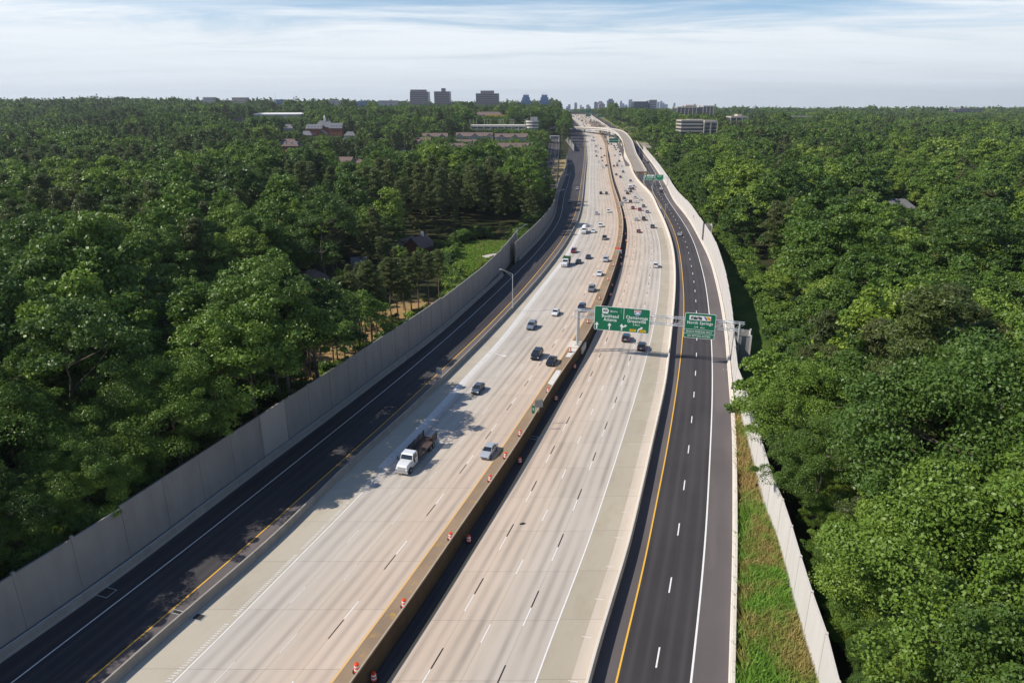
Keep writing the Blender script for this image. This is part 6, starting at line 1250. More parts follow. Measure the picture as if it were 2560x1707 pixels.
for px, py, k in far: x, y = survey(px, py, zl if k == 'U' else zr); copy_thing(d0, (x, y, (zl(y)+.01) if k == 'U' else zr(y)+.02), 0, 'tiny orange and white drum in the far row along the bend of the median', 'far drums along the bend of the median')
for c in list(d0.children): bpy.data.objects.remove(c)
bpy.data.objects.remove(d0)
# ------------------------------------------------------------ lamp posts
def lamp_post(x, y, z, h, arm, rz, label, group=None, name='street_lamp'):
    t = empty(name, (x, y, z), rz, label, 'street lamp', group); m = MB(); m.tube((0, 0, 0), (0, 0, .5), .2, .17, 10); m.tube((0, 0, .5), (0, 0, h), .12, .08, 8); m.build('pole', M['pole'], t)
    m = MB(); m.tube((0, 0, h-.1), (arm*.72, 0, h+1.15), .055, .045, 6); m.tube((0, 0, h-.9), (arm*.72, 0, h+1.1), .04, .035, 6); m.tube((arm*.72, 0, h+1.15), (arm*.8, 0, h+1.2), .05, .05, 6); m.build('arm', M['pole'], t)
    m = MB(); s = 1 if arm > 0 else -1; a = arm*.78; m.hexa([(a, -.13, h+1.14), (a+s*.9, -.17, h+1.18), (a+s*.9, .17, h+1.18), (a, .13, h+1.14)], [(a, -.1, h+1.27), (a+s*.85, -.12, h+1.30), (a+s*.85, .12, h+1.30), (a, .1, h+1.27)]); m.build('lamp_head', M['pole'], t); return t
lamp_post(.17, 182, 2.5, 9.6, -3.6, R(-6), 'tall lamp post on the left barrier, its arm reaching over the shaded collector road')
def lamp_px(px, pb, pt, zf, label, arm, group=None, rz=0):
    x, y = survey(px, pb, zf); z = zf(y) if callable(zf) else zf; zt = atY(px, pt, y)[1]; lamp_post(x, y, z, zt-z, arm, rz, label, group)
lamp_px(1661.6, 546, 512.7, lambda Y: zr(Y)+.7, 'slender lamp post on the right barrier, above the bend of the black collector road', 2.5)
lamp_px(1630.5, 487, 454.8, lambda Y: zr(Y)+.7, 'lamp post just in front of the second gantry, its arm over the collector road', 3)
lamp_px(1594.8, 438, 424, zr, 'lamp post standing in the ramp lane beyond the second gantry', 3)
lamp_px(1597, 398, 368, zr, 'lamp post rising in front of the dark gap beside the ramp', -2.5); lamp_px(1606.7, 412, 395, zr, 'short lamp post on the ramp parapet, nearer the second gantry', 2)
lamp_px(1672, 467, 420, zr, 'thin lamp post at the right wall behind the second gantry', -2)
lamp_px(1528, 322, 305, lambda Y: 25, 'thin pole on the far parapet of the ramp bridge', -1.5)
for k, (px, pb, lab) in enumerate([(1390, 508, 'lamp post on the left parapet where the far wall begins to bend, nearest of three'), (1404, 465, 'lamp post on the left parapet at the middle of the far wall'), (1415, 432, 'lamp post on the left parapet near the far end of the wall')]):
    x, y = survey(px, pb, zl); lamp_post(x-.2, y, zl(y)+1, 5.8, 5.5, R(5), lab)
x, y = survey(1306, 640, 1.5); lamp_post(x-2, y+5, 1.5, 9.5, 5.5, R(40), 'lamp post behind the gap between the two left noise walls')
for px, pb, pt, Y, lab in [(1575, 329, 320, 1090, 'thin pole on the grassy bank behind the ramp bend'), (1572, 336, 324, 1010, 'thin pole at the outer edge of the ramp bend')]: x, z = atY(px, pb, Y); lamp_post(x, Y, z, atY(px, pt, Y)[1]-z, 1.5, 0, lab)
# utility pole glimpsed in the right woods
x, z = atY(2350, 664, 215); z0 = tz(x, 215); t = empty('utility_pole', (x, 215, z0), .4, 'wooden utility pole with a pale transformer in a gap of the right woods', 'utility pole'); m = MB(); m.tube((0, 0, 0), (0, 0, z-z0), .16, .11, 8); m.build('pole', M['bark'], t); m = MB(); m.box(-1.1, 1.1, -.06, .06, z-z0-.7, z-z0-.55); m.build('crossarm', M['bark'], t); m = MB(); m.tube((-.3, -.25, z-z0-3), (-.3, -.25, z-z0-2), .24, .24, 10); m.build('transformer', M['trim'], t)
for i in range(3): m = MB(); m.tube((0, 0, z-z0-.5-i*.35), (40, 18, z-z0-5), .02, .02, 4); m.build('cable', M['rubber'], t)
# ------------------------------------------------------------ vehicles
t_ = NT('car_paint'); oi = t_.n('ShaderNodeObjectInfo'); t_.l(oi.outputs['Color'], t_.b.inputs['Base Color']); t_.b.inputs['Roughness'].default_value = .28; t_.b.inputs['Metallic'].default_value = .15; t_.b.inputs['Specular IOR Level'].default_value = .5; t_.b.inputs['Coat Weight'].default_value = .6; t_.b.inputs['Coat Roughness'].default_value = .08; M['paint'] = t_.mat
M['car_glass'] = plain('car_glass', (.018, .022, .026), .08, 0, 0, 1, .8); M['lamp_white'] = plain('headlamp', (.75, .76, .78), .15, 0, 0, 1, .8); M['lamp_red'] = plain('tail_lamp', (.45, .015, .012), .2, 0, 0, 1, .6); M['plate'] = plain('number_plate', (.7, .7, .7), .5, 0, 0); M['trimblack'] = plain('black_trim', (.025, .025, .027), .5, 0, 0); M['chrome'] = plain('chrome', (.6, .6, .62), .2, .8, 0)
def wheels(t, L, Wd, r=.33, ys=(-.30, .31), wd=.24):
    for fy in ys:
        for s in (-1, 1):
            m = MB(); x = s*(Wd/2-wd/2+.02); m.tube((x-wd/2, L*fy, r), (x+wd/2, L*fy, r), r, r, 14); w = m.build('wheel', M['rubber'], t); m = MB(); xo = x+s*(wd/2+.004); m.tube((xo-.01, L*fy, r), (xo+.01, L*fy, r), r*.62, r*.62, 12); m.build('rim', M['chrome'], w)
def ring(y, hw, z0, z1, k=.14): return [(-hw*.94, y, z0), (-hw, y, z0+.14), (-hw, y, z1-k), (-hw*.90, y, z1), (hw*.90, y, z1), (hw, y, z1-k), (hw, y, z0+.14), (hw*.94, y, z0)]
KINDS = {
 'sedan': dict(L=4.75, W=1.84, H=1.43, sec=[(-.5,.80,.45,.62),(-.492,.86,.30,.92),(-.44,.90,.24,1.02),(-.30,.92,.22,1.05),(-.05,.92,.22,.98),(.20,.92,.22,.97),(.30,.91,.22,.93),(.42,.89,.22,.82),(.48,.84,.26,.72),(.5,.76,.36,.58)], cab=(-.37,.235,-.20,.045,.86,.66)),
 'suv': dict(L=4.75, W=1.92, H=1.72, sec=[(-.5,.84,.45,.75),(-.49,.92,.35,1.05),(-.42,.95,.28,1.10),(-.1,.96,.28,1.08),(.20,.96,.28,1.10),(.30,.95,.28,1.08),(.42,.93,.28,1.0),(.48,.89,.32,.88),(.5,.82,.42,.70)], cab=(-.485,.245,-.40,.08,.91,.72)),
 'hatch': dict(L=4.3, W=1.80, H=1.48, sec=[(-.5,.78,.45,.72),(-.49,.86,.32,.98),(-.40,.90,.24,1.02),(-.05,.91,.22,.98),(.20,.91,.22,.97),(.34,.90,.22,.90),(.45,.86,.24,.78),(.5,.76,.36,.58)], cab=(-.47,.26,-.30,.06,.86,.66)),
 'van': dict(L=5.0, W=1.98, H=1.78, sec=[(-.5,.88,.45,.75),(-.492,.95,.34,1.05),(-.42,.98,.26,1.10),(0,.98,.26,1.06),(.24,.98,.26,1.06),(.36,.96,.26,.99),(.46,.92,.28,.86),(.5,.82,.40,.66)], cab=(-.49,.31,-.43,.12,.92,.74)),
}
def make_car(kind):
    d = KINDS[kind]; L, W_, H_ = d['L'], d['W'], d['H']; t = empty(kind, (0, 0, -60), 0, '-', '-'); m = MB(); sx = W_/1.92
    m.loft([ring(L*f, hw*sx, z0, z1) for f, hw, z0, z1 in d['sec']]); m.build('body', M['paint'], t, smooth=False)
    y0, y1, y2, y3, wb, wt = d['cab']; wb *= sx; wt *= sx; zb = 1.0 if kind in ('sedan', 'hatch') else 1.06; zt = H_-.06
    B = [(-wb, L*y0, zb-.06), (wb, L*y0, zb-.06), (wb, L*y1, zb-.10), (-wb, L*y1, zb-.10)]; T = [(-wt, L*y2, zt), (wt, L*y2, zt), (wt, L*y3, zt), (-wt, L*y3, zt)]
    m = MB(); m.hexa(B, T); m.build('glasshouse', M['car_glass'], t)
    m = MB(); e = .03; m.hexa([(-wt-e, L*y2-.05, zt), (wt+e, L*y2-.05, zt), (wt+e, L*y3+.06, zt), (-wt-e, L*y3+.06, zt)], [(-wt+.12, L*y2+.12, H_), (wt-.12, L*y2+.12, H_), (wt-.12, L*y3-.12, H_), (-wt+.12, L*y3-.12, H_)]); rf = m.build('roof', M['paint'], t)
    m = MB()
    for a, b_ in zip(B, T): m.tube(a, b_, .055, .045, 6)
    for s in (-1, 1): 
        ym = L*(y0*.45+y1*.55)-.12; m.tube((s*(wb+.0), ym, zb-.05), (s*(wt+.01), ym-.05, zt), .05, .045, 6)
        if kind != 'sedan': ym = L*(y0*.78+y1*.22); m.tube((s*wb, ym, zb-.05), (s*(wt+.01), ym+.05, zt), .07, .06, 6)
    m.build('pillars', M['paint'], t)
    for s in (-1, 1):
        hx = (d['sec'][-2][1]*sx-.20)*s; yf = L*.478; zf_ = d['sec'][-2][3]-.10
        m = MB(); m.hexa([(hx-.20, yf+.02, zf_-.12), (hx+.2, yf-.06, zf_-.12), (hx+.2, yf-.14, zf_+.07), (hx-.20, yf-.10, zf_+.07)], [(hx-.20, yf+.07, zf_-.12), (hx+.21, yf+.0, zf_-.12), (hx+.2, yf-.09, zf_+.10), (hx-.20, yf-.05, zf_+.10)]); m.build('headlight', M['lamp_white'], t)
        zt2 = d['sec'][1][3]; m = MB(); m.box(s*(d['sec'][1][1]*sx)-.30 if s > 0 else -d['sec'][1][1]*sx-.01, s*(d['sec'][1][1]*sx)+.01 if s > 0 else -d['sec'][1][1]*sx+.30, -L*.5-.005, -L*.47, zt2-.30, zt2-.10); m.build('tail_light', M['lamp_red'], t)
        m = MB(); m.hexa([(s*(wb+.02), L*y1-.55, zb), (s*(wb+.24), L*y1-.60, zb+.02), (s*(wb+.24), L*y1-.48, zb+.02), (s*(wb+.02), L*y1-.43, zb)], [(s*(wb+.02), L*y1-.55, zb+.10), (s*(wb+.24), L*y1-.60, zb+.17), (s*(wb+.24), L*y1-.48, zb+.17), (s*(wb+.02), L*y1-.43, zb+.10)]); m.build('mirror', M['paint'], t)
    m = MB(); m.box(-.26, .26, -L*.5-.012, -L*.5+.02, .72 if kind == 'sedan' else .8, .86 if kind == 'sedan' else .94); m.build('number_plate', M['plate'], t)
    m = MB(); m.box(-.55*sx, .55*sx, L*.49, L*.5+.012, .42, .56); m.build('grille', M['trimblack'], t); wheels(t, L, W_); return t
PROTO = {k: make_car(k) for k in KINDS}
# pickup
def make_pickup():
    t = empty('pickup', (0, 0, -60), 0, '-', '-'); L, W_ = 5.6, 1.98; m = MB(); m.loft([ring(L*f, hw, z0, z1) for f, hw, z0, z1 in [(-.02,.97,.35,1.15),(.0,.97,.35,1.18),(.26,.97,.35,1.16),(.36,.95,.35,1.12),(.46,.93,.38,1.05),(.5,.85,.45,.85)]]); m.build('body', M['paint'], t)
    m = MB(); m.hexa([(-.88, -.1, 1.12), (.88, -.1, 1.12), (.88, L*.25, 1.08), (-.88, L*.25, 1.08)], [(-.72, .1, 1.80), (.72, .1, 1.80), (.72, L*.13, 1.80), (-.72, L*.13, 1.80)]); m.build('glasshouse', M['car_glass'], t); m = MB(); m.box(-.74, .74, .05, L*.13+.05, 1.80, 1.87); m.build('roof', M['paint'], t)
    m = MB(); 
    for p, q in (((-.88, -.1, 1.12), (-.72, .1, 1.8)), ((.88, -.1, 1.12), (.72, .1, 1.8)), ((.88, L*.25, 1.08), (.72, L*.13, 1.8)), ((-.88, L*.25, 1.08), (-.72, L*.13, 1.8))): m.tube(p, q, .06, .05, 6)
    m.build('pillars', M['paint'], t); m = MB(); m.box(-.97, .97, -L*.5, -.13, .42, .62); m.box(-.97, -.87, -L*.5, -.13, .621, 1.2); m.box(.87, .97, -L*.5, -.13, .621, 1.2); m.box(-.869, .869, -L*.5, -L*.5+.1, .621, 1.18); m.build('bed', M['paint'], t)
    for s in (-1, 1): m = MB(); m.box(s*.75-.17, s*.75+.17, L*.5-.1, L*.5+.01, .78, .95); m.build('headlight', M['lamp_white'], t); m = MB(); m.box(s*.9-.07, s*.9+.07, -L*.5-.02, -L*.5+.08, .8, 1.1); m.build('tail_light', M['lamp_red'], t)
    m = MB(); m.box(-.55, .55, L*.5-.05, L*.5+.015, .6, .95); m.build('grille', M['chrome'], t); wheels(t, L, W_, .38, (-.30, .33)); return t
PROTO['pickup'] = make_pickup()
def truck_cab(t, y0, W_=2.4, col='paint', bonnet=True):
    m = MB()
    if bonnet: m.loft([ring(y, hw, .6, z1, .12) for y, hw, z1 in ((y0, 1.05, 1.75), (y0+.9, 1.0, 1.72), (y0+1.6, .92, 1.58), (y0+1.85, .85, 1.3))]); m.build('bonnet', M[col], t)
    m = MB(); m.hexa([(-1.12, y0-1.7, .7), (1.12, y0-1.7, .7), (1.12, y0, .7), (-1.12, y0, .7)], [(-1.14, y0-1.7, 1.75), (1.14, y0-1.7, 1.75), (1.12, y0+.02, 1.75), (-1.12, y0+.02, 1.75)]); m.build('cab', M[col], t)
    m = MB(); m.hexa([(-1.08, y0-1.65, 1.751), (1.08, y0-1.65, 1.751), (1.06, y0, 1.751), (-1.06, y0, 1.751)], [(-.98, y0-1.6, 2.45), (.98, y0-1.6, 2.45), (.95, y0-.35, 2.45), (-.95, y0-.35, 2.45)]); m.build('glasshouse', M['car_glass'], t)
    m = MB(); m.hexa([(-1.05, y0-1.72, 2.451), (1.05, y0-1.72, 2.451), (1.02, y0-.2, 2.451), (-1.02, y0-.2, 2.451)], [(-.95, y0-1.65, 2.62), (.95, y0-1.65, 2.62), (.9, y0-.4, 2.62), (-.9, y0-.4, 2.62)])
    for s in (-1, 1): m.tube((s*1.06, y0-1.6, 1.75), (s*.97, y0-1.55, 2.46), .07, .07, 6); m.tube((s*1.04, y0, 1.75), (s*.93, y0-.34, 2.46), .07, .07, 6)
    m.box(-1.08, 1.08, y0-1.70, y0-1.60, 1.76, 2.45); m.build('roof', M[col], t)
    for s in (-1, 1):
        m = MB(); m.box(s*.8-.16, s*.8+.16, y0+1.7, y0+1.9, .85, 1.1); m.build('headlight', M['lamp_white'], t); m = MB(); m.tube((s*1.1, y0-.1, 1.8), (s*1.45, y0+.15, 1.95), .02, .02, 5); m.box(s*1.45-.1, s*1.45+.1, y0+.1, y0+.18, 1.55, 2.15); m.build('mirror', M['trimblack'], t)
    m = MB(); m.box(-.62, .62, y0+1.82, y0+1.9, .75, 1.35); m.build('grille', M['chrome'], t); m = MB(); m.box(-1.1, 1.1, y0+1.86, y0+2.02, .42, .7); m.build('bumper', M['chrome'], t)
def truck_wheels(t, ys, r=.5, W_=2.35):
    for y in ys:
        for s in (-1, 1): m = MB(); x = s*(W_/2-.2); m.tube((x-.16, y, r), (x+.16, y, r), r, r, 16); w = m.build('wheel', M['rubber'], t); m = MB(); xo = x+s*.165; m.tube((xo-.01, y, r), (xo+.01, y, r), r*.55, r*.55, 12); m.build('rim', M['chrome'], w)
M['bed_wood'] = plain('dark_stained_bed', (.075, .05, .045), .8, 0, .3, 1.2); M['stake'] = plain('dark_stake_sides', (.035, .03, .03), .7, 0, .2, 2); M['green_paint'] = plain('green_box_paint', (.03, .12, .045), .5, 0, .1); M['load'] = plain('dark_load', (.06, .045, .04), .9, 0, .3, 2)
def stake_truck(loc, rz, label):
    t = empty('stake_truck', loc, rz, label, 'truck'); truck_cab(t, 2.7); m = MB(); m.box(-.45, .45, -6.4, 1.2, .55, .85); m.build('chassis', M['trimblack'], t); m = MB(); m.box(-1.22, 1.22, -6.5, .8, 1.05, 1.2); m.build('flat_bed', M['bed_wood'], t)
    for s in (-1, 1):
        m = MB()
        for k in range(5): z = 1.28+k*.22; m.box(s*1.2-.03, s*1.2+.03, -6.5, .8 if s > 0 else (-.5), z, z+.12)
        if s < 0: m = MB(); [m.box(s*1.2-.03, s*1.2+.03, a, b_, 1.28+k*.22, 1.40+k*.22) for k in range(6) for a, b_ in ((-6.5, -4.6), (-.6, .8))]
        for y in ((-6.4, -4.4, -2.4, -.4, .7) if s > 0 else (-6.4, -4.65, -.55, .7)): m.box(s*1.15-.04, s*1.15+.04, y-.04, y+.04, 1.2, 2.5)
        m.build('stake_side', M['stake'], t)
    m = MB()
    for k in range(6): m.box(-1.15, 1.15, .78, .84, 1.3+k*.22, 1.42+k*.22)
    m.build('headboard', M['stake'], t); m = MB(); m.box(-.7, .1, -5.9, -5.0, 1.21, 1.5); m.box(-.5, .6, -.2, .5, 1.21, 1.45); m.build('load', M['load'], t, bevel=.06); truck_wheels(t, (3.6, -4.0, -5.1)); return t
def dump_truck(loc, rz, label):
    t = empty('dump_truck', loc, rz, label, 'truck'); truck_cab(t, 2.4); m = MB(); m.box(-.45, .45, -3.4, 1, .6, .95); m.build('chassis', M['trimblack'], t); m = MB()
    m.box(-1.2, -1.1, -3.5, .55, 1.0, 2.9); m.box(1.1, 1.2, -3.5, .55, 1.0, 2.9); m.box(-1.099, 1.099, .45, .55, 1.0, 3.1); m.box(-1.099, 1.099, -3.5, -3.4, 1.0, 2.7); m.box(-1.099, 1.099, -3.399, .449, 1.0, 1.15)
    for y in (-3, -2, -1, 0): m.box(-1.28, -1.201, y-.06, y+.06, 1.0, 2.8); m.box(1.201, 1.28, y-.06, y+.06, 1.0, 2.8)
    m.build('tipper_body', M['green_paint'], t); m = MB(); m.box(-1.09, 1.09, -3.39, .44, 1.151, 2.35); m.build('load', M['load'], t); truck_wheels(t, (3.4, -1.8, -2.9)); return t
def box_truck(loc, rz, label, blue=False):
    t = empty('box_truck', loc, rz, label, 'truck'); truck_cab(t, 2.6, bonnet=False)
    m = MB(); m.box(-1.2, 1.2, -4.2, .8, .95, 3.3); m.build('cargo_box', M['trim'], t, bevel=.04); m = MB(); m.box(-1.05, 1.05, -4.23, -4.201, 1.0, 3.1); m.build('rear_door', M['sign_back'], t); m = MB(); m.box(-.5, .5, -4, 2.6, .5, .93); m.build('chassis', M['trimblack'], t); truck_wheels(t, (1.9, -2.8), .45)
    for s in (-1, 1): m = MB(); m.box(s*1.0-.1, s*1.0+.1, -4.25, -4.1, .7, .9); m.build('tail_light', M['lamp_red'], t)
    return t
def tank_truck(loc, rz, label):
    t = empty('mixer_truck', loc, rz, label, 'truck'); truck_cab(t, 2.8); m = MB(); secs = []
    for y, r_ in ((-4.2, .55), (-3.6, .9), (-2.0, 1.25), (-.6, 1.22), (.6, .8), (.9, .45)): secs.append([(r_*math.cos(a), y, 2.3+r_*.95*math.sin(a)) for a in [2*math.pi*i/16 for i in range(16)]])
    m.loft(secs); m.build('drum', M['trim'], t, smooth=True); m = MB(); m.box(-.5, .5, -4.4, 1.2, .6, 1.0); m.build('chassis', M['trimblack'], t); m = MB(); m.hexa([(-.4, -4.7, 1.4), (.4, -4.7, 1.4), (.4, -4.0, 1.4), (-.4, -4.0, 1.4)], [(-.8, -5, 2.9), (.8, -5, 2.9), (.8, -3.9, 2.9), (-.8, -3.9, 2.9)]); m.build('chute', M['steel'], t); truck_wheels(t, (3.8, -2.2, -3.3)); return t
COLR = dict(white=(.75, .76, .76, 1), silver=(.42, .44, .47, 1), grey=(.16, .175, .19, 1), black=(.012, .013, .015, 1), navy=(.02, .03, .055, 1), slate=(.07, .09, .12, 1), maroon=(.16, .012, .02, 1), red=(.30, .02, .018, 1), green=(.02, .045, .03, 1), bluegrey=(.17, .20, .25, 1), bronze=(.10, .085, .07, 1))
NAME = dict(sedan='sedan_car', suv='suv_car', hatch='hatchback_car', van='minivan', pickup='pickup_truck')
CATN = dict(sedan='car', suv='car', hatch='car', van='minivan', pickup='pickup truck')
def heading(Y, on): c = MYl if on else RYm; return -math.atan((c(Y+6)-c(Y-6))/12)
def vehicle(px, py, kind, col, side, label, group=None):
    """side: L oncoming carriageway, l left collector, R outbound carriageway, r right collector"""
    up_ = side in 'Ll'; zf = zl if up_ else zr; x, y = survey(px, py, zf); z = zf(y)+.02
    slope = (zf(y+4)-zf(y-4))/8
    cv = {'L': MYl, 'l': LYe, 'R': RYm, 'r': RW2}[side]; rz = -math.atan((cv(y+6)-cv(y-6))/12)+(math.pi if up_ else 0)
    o = copy_thing(PROTO[kind], (x, y, z), rz, label, group, COLR[col]); o.name = NAME[kind]; o['category'] = CATN[kind]; o.rotation_euler = (math.atan(slope)*(-1 if up_ else 1), 0, rz); return o
V = [
 (1222,1134,'sedan','silver','L','silver saloon car beside the median drums, right of the stake truck'), (1195,978,'hatch','slate','L','dark blue-grey hatchback in the tree shadow lane, uphill of the stake truck'), (1342,893,'van','black','L','black minivan below the left end of the near gantry, left of a black saloon'), (1379,908,'sedan','black','L','black saloon just below the gantry pedestal, right of the black minivan'),
 (1329,820,'suv','bluegrey','L','blue-grey off-roader left of the near gantry post'), (1389,786,'sedan','white','L','white saloon between the blue-grey off-roader and the near gantry'), (1454,775,'suv','navy','L','dark off-roader half hidden by the left end of the near truss'), (1479,727,'suv','grey','L','dark grey off-roader just beyond the big green sign'), (1498.6,688,'sedan','white','L','white saloon with a black windscreen in the lane beside the median drums'),
 (1446,658,'sedan','black','L','black saloon directly right of the green dump truck'), (1470.6,646,'sedan','navy','L','dark saloon behind the black one, two lanes right of the dump truck'), (1514,653,'suv','silver','L','silver off-roader in the lane next to the median, opposite the dump truck'), (1434,631,'suv','maroon','L','maroon off-roader in the outer lane behind the dump truck'), (1511,598,'pickup','black','L','black pickup behind the silver off-roader near the median'),
 (1500.7,567,'suv','white','L','white off-roader two lanes right of the mixer truck'), (1483,581,'sedan','white','L','white saloon directly beside the mixer truck'), (1491,536,'sedan','silver','L','small silver saloon alone in the middle lanes beyond the mixer truck'), (1521,531,'suv','white','L','white off-roader beside the bend of the median, beyond the mixer truck'),
 (1502,485.5,'suv','black','L','left one of two dark cars abreast on the oncoming lanes at the bend'), (1516,486,'suv','bronze','L','right, brownish one of two dark cars abreast on the oncoming lanes at the bend'),
 (1443,474.5,'suv','silver','l','silver car alone on the sunlit side of the left collector road'), (1424.5,507,'sedan','navy','l','dark car in the shadow of the left noise wall on the collector road'),
 (1565,850,'suv','navy','R','dark off-roader with red tail lamps seen from behind under the big green sign'), (1604,872,'suv','black','R','black hatch-backed car in the outer lane just in front of the truss shadow'), (1638.8,667,'suv','white','R','white off-roader seen from behind, alone in the outer lane beyond the gantry'),
 (1596.5,581,'sedan','maroon','R','dark maroon saloon alone in the second lane, at the start of the tan shoulder'), (1631,569.5,'suv','green','R','dark green open-looking off-roader beside the tan shoulder edge'), (1609,550.5,'pickup','bronze','R','dark bronze pickup behind the green off-roader'), (1591,551,'sedan','silver','R','pale silver saloon left of the bronze pickup'), (1618,532,'sedan','bluegrey','R','blue-grey saloon right of the red off-roader'), (1599,526.5,'suv','red','R','red off-roader in the middle outbound lane'), (1582,522.5,'suv','red','R','red car two lanes left of the red off-roader, beside the median'), (1608.7,518,'suv','grey','R','dark grey car just behind the red off-roader'),
 (1563,507,'suv','white','R','white off-roader by the median, left of a black car'), (1576,506.5,'suv','black','R','black car between two white cars abreast on the outbound lanes'), (1590.8,507,'sedan','white','R','white saloon right of the black car, in a row of three'), (1601,500.5,'sedan','white','R','white saloon in the outermost lane where the barrier bends'), (1587,496,'suv','white','R','white off-roader just ahead of the outermost white saloon'), (1560.4,498.5,'suv','grey','R','dark grey car next to the median, ahead of the white off-roader'), (1568.5,485.5,'suv','black','R','black off-roader to the lower left of the box truck'), (1576.5,480.5,'sedan','navy','R','dark saloon close behind the box truck'), (1563,477.5,'sedan','white','R','white saloon left of the box truck'), (1584,468,'van','white','R','white van to the right of the box truck'), (1582,474,'sedan','navy','R','dark saloon tucked between the box truck and the white van'), (1576,454,'suv','grey','R','grey car alone ahead of the box truck'),
 (1551,444.5,'suv','black','R','black off-roader, lower right one of a pair near the median'), (1540.4,438.5,'suv','bronze','R','dark brown off-roader, upper left one of a pair near the median'), (1557.4,431.5,'suv','black','R','black car alone, level with the tip of the asphalt wedge'), (1534.5,416.7,'suv','red','R','dull red car beside the median, left one of two red cars'), (1543,415.9,'suv','maroon','R','dark red car, right one of two red cars'), (1554,416,'sedan','white','R','white saloon right of two red cars by the asphalt wedge'), (1542.5,410.3,'sedan','silver','R','silver saloon just ahead of two red cars'),
 (1698.6,589,'sedan','silver','r','silver-grey saloon alone on the black right collector road'), (1652,474,'sedan','white','r','white saloon on the right collector road just in front of the second gantry'), (1654.4,481,'suv','black','r','black car closely following the white saloon on the right collector road'), (1620,408,'suv','black','r','black car beyond the second gantry on the right collector road'),
]
for a in V: vehicle(*a)
# far traffic: too small to show parts, one mesh each, two stock shapes
def tiny(kind):
    d = KINDS[kind]; L, W_, H_ = d['L'], d['W'], d['H']; m = MB(); sx = W_/1.92; m.loft([ring(L*f, hw*sx, z0, z1) for f, hw, z0, z1 in d['sec']], 0); y0, y1, y2, y3, wb, wt = d['cab']; wb *= sx; wt *= sx; zt = H_-.07
    m.hexa([(-wb, L*y0, .95), (wb, L*y0, .95), (wb, L*y1, .92), (-wb, L*y1, .92)], [(-wt, L*y2, zt), (wt, L*y2, zt), (wt, L*y3, zt), (-wt, L*y3, zt)], 1); m.box(-wt-.02, wt+.02, L*y2-.03, L*y3+.03, zt+.002, H_, 0)
    for f in (-.3, .31): m.tube((-W_/2-.01, L*f, .33), (W_/2+.01, L*f, .33), .33, .33, 8, 2)
    return m.mesh('far_'+kind, [M['paint'], M['car_glass'], M['rubber']])
TM = {k: tiny(k) for k in ('sedan', 'suv')}
def far_car(x, y, side, col, lab, gr, kind=None):
    zf = zl if side == 'L' else zr; kind = kind or random.choice(['sedan', 'suv']); cv = MYl if side == 'L' else RYm; rz = -math.atan((cv(y+8)-cv(y-8))/16)+(math.pi if side == 'L' else 0); o = link('car', TM[kind], None, (x, y, zf(y)+.02)); sl_ = math.atan((zf(y+4)-zf(y-4))/8); o.rotation_euler = (sl_*(-1 if side == 'L' else 1), 0, rz); o.color = COLR[col]; tag(o, lab, 'car', gr)
FL = [(1507,420.5,'white'),(1505,413.5,'white'),(1515.5,416,'black'),(1496.7,406.5,'white'),(1505.6,403.5,'grey'),(1504,395,'black'),(1510.7,391,'bronze'),(1491,391.6,'black'),(1502,373,'black'),(1489.8,367,'navy'),(1494.4,363,'white'),(1485,353,'white'),(1484,345,'navy'),(1483,334,'black'),(1476.7,328,'white'),(1469.4,327,'white'),(1474,326,'grey'),(1490,327.5,'bronze')]
FR = [(1548,404.8,'black'),(1537,390.8,'silver'),(1550,388.7,'black'),(1549,381,'black'),(1544.6,371,'black'),(1539.5,375,'black'),(1537,370,'navy'),(1535,365.7,'black'),(1541.7,365.7,'white'),(1528,362,'black'),(1521,361.3,'black'),(1518.7,356.4,'navy'),(1518,352.4,'silver'),(1514.3,346.5,'grey'),(1524,344,'grey'),(1512.5,343,'navy'),(1518.7,334.8,'black'),(1522,333.5,'black'),(1515.9,331.5,'black'),(1510,330.5,'grey'),(1515,329.5,'navy')]
for px, py, c in FL: x, y = survey(px, py, zl); far_car(x, y, 'L', c, 'small car on the oncoming lanes between the bend and the ramp bridge', 'small oncoming cars before the ramp bridge')
for px, py, c in FR: x, y = survey(px, py, zr); far_car(x, y, 'R', c, 'small car on the outbound lanes between the bend and the ramp bridge', 'small outbound cars before the ramp bridge')
r_ = random.Random(5)
for i in range(46):
    y = r_.choice([r_.uniform(1180, 1500), r_.uniform(1500, 2100)]); u = r_.choice([.12, .34, .56, .78, .92]); x = LSh(y)+(MYl(y)-LSh(y))*u; far_car(x, y, 'L', r_.choice(['white', 'white', 'silver', 'black', 'grey', 'navy', 'red', 'silver']), 'tiny car in the dense far oncoming traffic beyond the ramp bridge', 'tiny oncoming cars beyond the ramp bridge')
for i in range(44):
    y = r_.choice([r_.uniform(1180, 1500), r_.uniform(1500, 2100)]); u = r_.choice([.12, .37, .62, .87]); x = RYm(y)+(RWh(y)-RYm(y))*u; far_car(x, y, 'R', r_.choice(['white', 'black', 'black', 'grey', 'navy', 'red', 'silver']), 'tiny car in the dense far outbound traffic beyond the ramp bridge', 'tiny outbound cars beyond the ramp bridge')
def trk(fn, px, py, side, label, col='white', **k):
    zf = zl if side == 'L' else zr; x, y = survey(px, py, zf); cv = MYl if side == 'L' else RYm; rz = -math.atan((cv(y+6)-cv(y-6))/12)+(math.pi if side == 'L' else 0); t = fn((x, y, zf(y)+.02), rz, label, **k)
    for c in t.children_recursive: c.color = COLR[col]
    return t
trk(stake_truck, 1036, 1153, 'L', 'white-cabbed stake-bed truck with an empty dark bed, nearest truck on the oncoming lanes'); trk(dump_truck, 1415, 663, 'L', 'white-cabbed dump truck with a green tipper body in the outer oncoming lane')
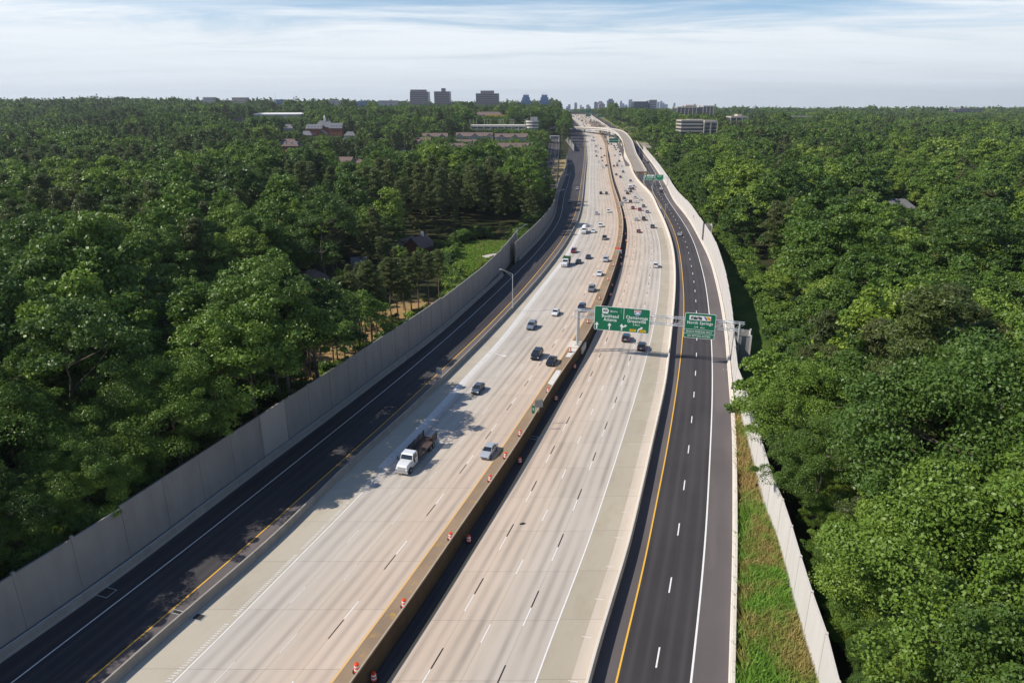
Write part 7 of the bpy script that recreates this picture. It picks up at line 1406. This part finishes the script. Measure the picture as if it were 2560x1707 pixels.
trk(tank_truck, 1461, 582, 'L', 'mixer truck with a white drum in the outer oncoming lane, in dappled tree shadow'); trk(box_truck, 1574, 473, 'R', 'white box truck in the middle of the outbound pack', 'white'); trk(box_truck, 1489, 381, 'L', 'white lorry far up the oncoming lanes, well beyond the bend', 'white'); trk(box_truck, 1479.4, 353.5, 'L', 'tiny white lorry on the oncoming lanes nearest the ramp bridge', 'white')
trk(box_truck, 1453, 303, 'L', 'white lorry among the far oncoming traffic beyond the ramp bridge', 'white'); trk(box_truck, 1490, 306, 'R', 'white lorry among the far outbound traffic beyond the ramp bridge', 'white')
for k, o in PROTO.items():
    for c in list(o.children_recursive): bpy.data.objects.remove(c)
    bpy.data.objects.remove(o)
# white pavement arrow in the outer lane
x, y = survey(1254, 888, 1.5); t = MB(); a = R(-35); ca_, sa = math.cos(a), math.sin(a)
pts_ = [(-1.8, -.12), (.4, -.12), (.4, -.5), (1.6, 0), (.4, .5), (.4, .12), (-1.8, .12)]; t.poly([(x+p*ca_-q*sa, y+p*sa+q*ca_, zl(y)+.02) for p, q in pts_]); o = t.build('pavement_arrow_marking', M['white_line']); o['kind'] = 'structure'
# white repaired patches and a tyre scrap
pm = paint_mat('fresh_white_concrete_patch', (.62, .60, .56, 1), .5)
def quadpatch(name, pp, mat, zf, dz=.02): m = MB(); m.poly([(*survey(a, b, zf), zf(survey(a, b, zf)[1])+dz) for a, b in pp]); o = m.build(name, mat); o['kind'] = 'structure'
quadpatch('concrete_patch', [(1369,958),(1391,925),(1403,926),(1385,965)], pm, zl); quadpatch('concrete_patch', [(1413,892),(1426,873),(1447,855),(1447,868),(1425,893)], pm, zl)
x, y = survey(1305, 1309, 0); m = MB(); m.box(-.35, .35, -.12, .12, 0, .1); m.box(-.1, .5, -.25, -.1, 0, .07); o = m.build('tyre_scrap', M['rubber'], None, (x, y, .02), .5, bevel=.03); tag(o, 'small black scrap of tyre lying on the outbound concrete lanes', 'tyre scrap')
# ------------------------------------------------------------ haze: one box of air round everything
m = MB(); m.box(-9000, 9000, -120, 12500, -45, 330); hz = m.build('haze', plain('tmp_haze', (1, 1, 1), var=0)); hz['kind'] = 'stuff'; hz['label'] = 'thin bluish air that pales the far woods and towers'
hm = bpy.data.materials.new('haze_air'); hm.use_nodes = True; hn = hm.node_tree.nodes; hn.clear(); pv = hn.new('ShaderNodeVolumePrincipled'); ho = hn.new('ShaderNodeOutputMaterial'); hm.node_tree.links.new(pv.outputs[0], ho.inputs['Volume'])
pv.inputs['Color'].default_value = (.86, .93, 1, 1); pv.inputs['Density'].default_value = HAZE; pv.inputs['Anisotropy'].default_value = .3; hz.data.materials.clear(); hz.data.materials.append(hm)
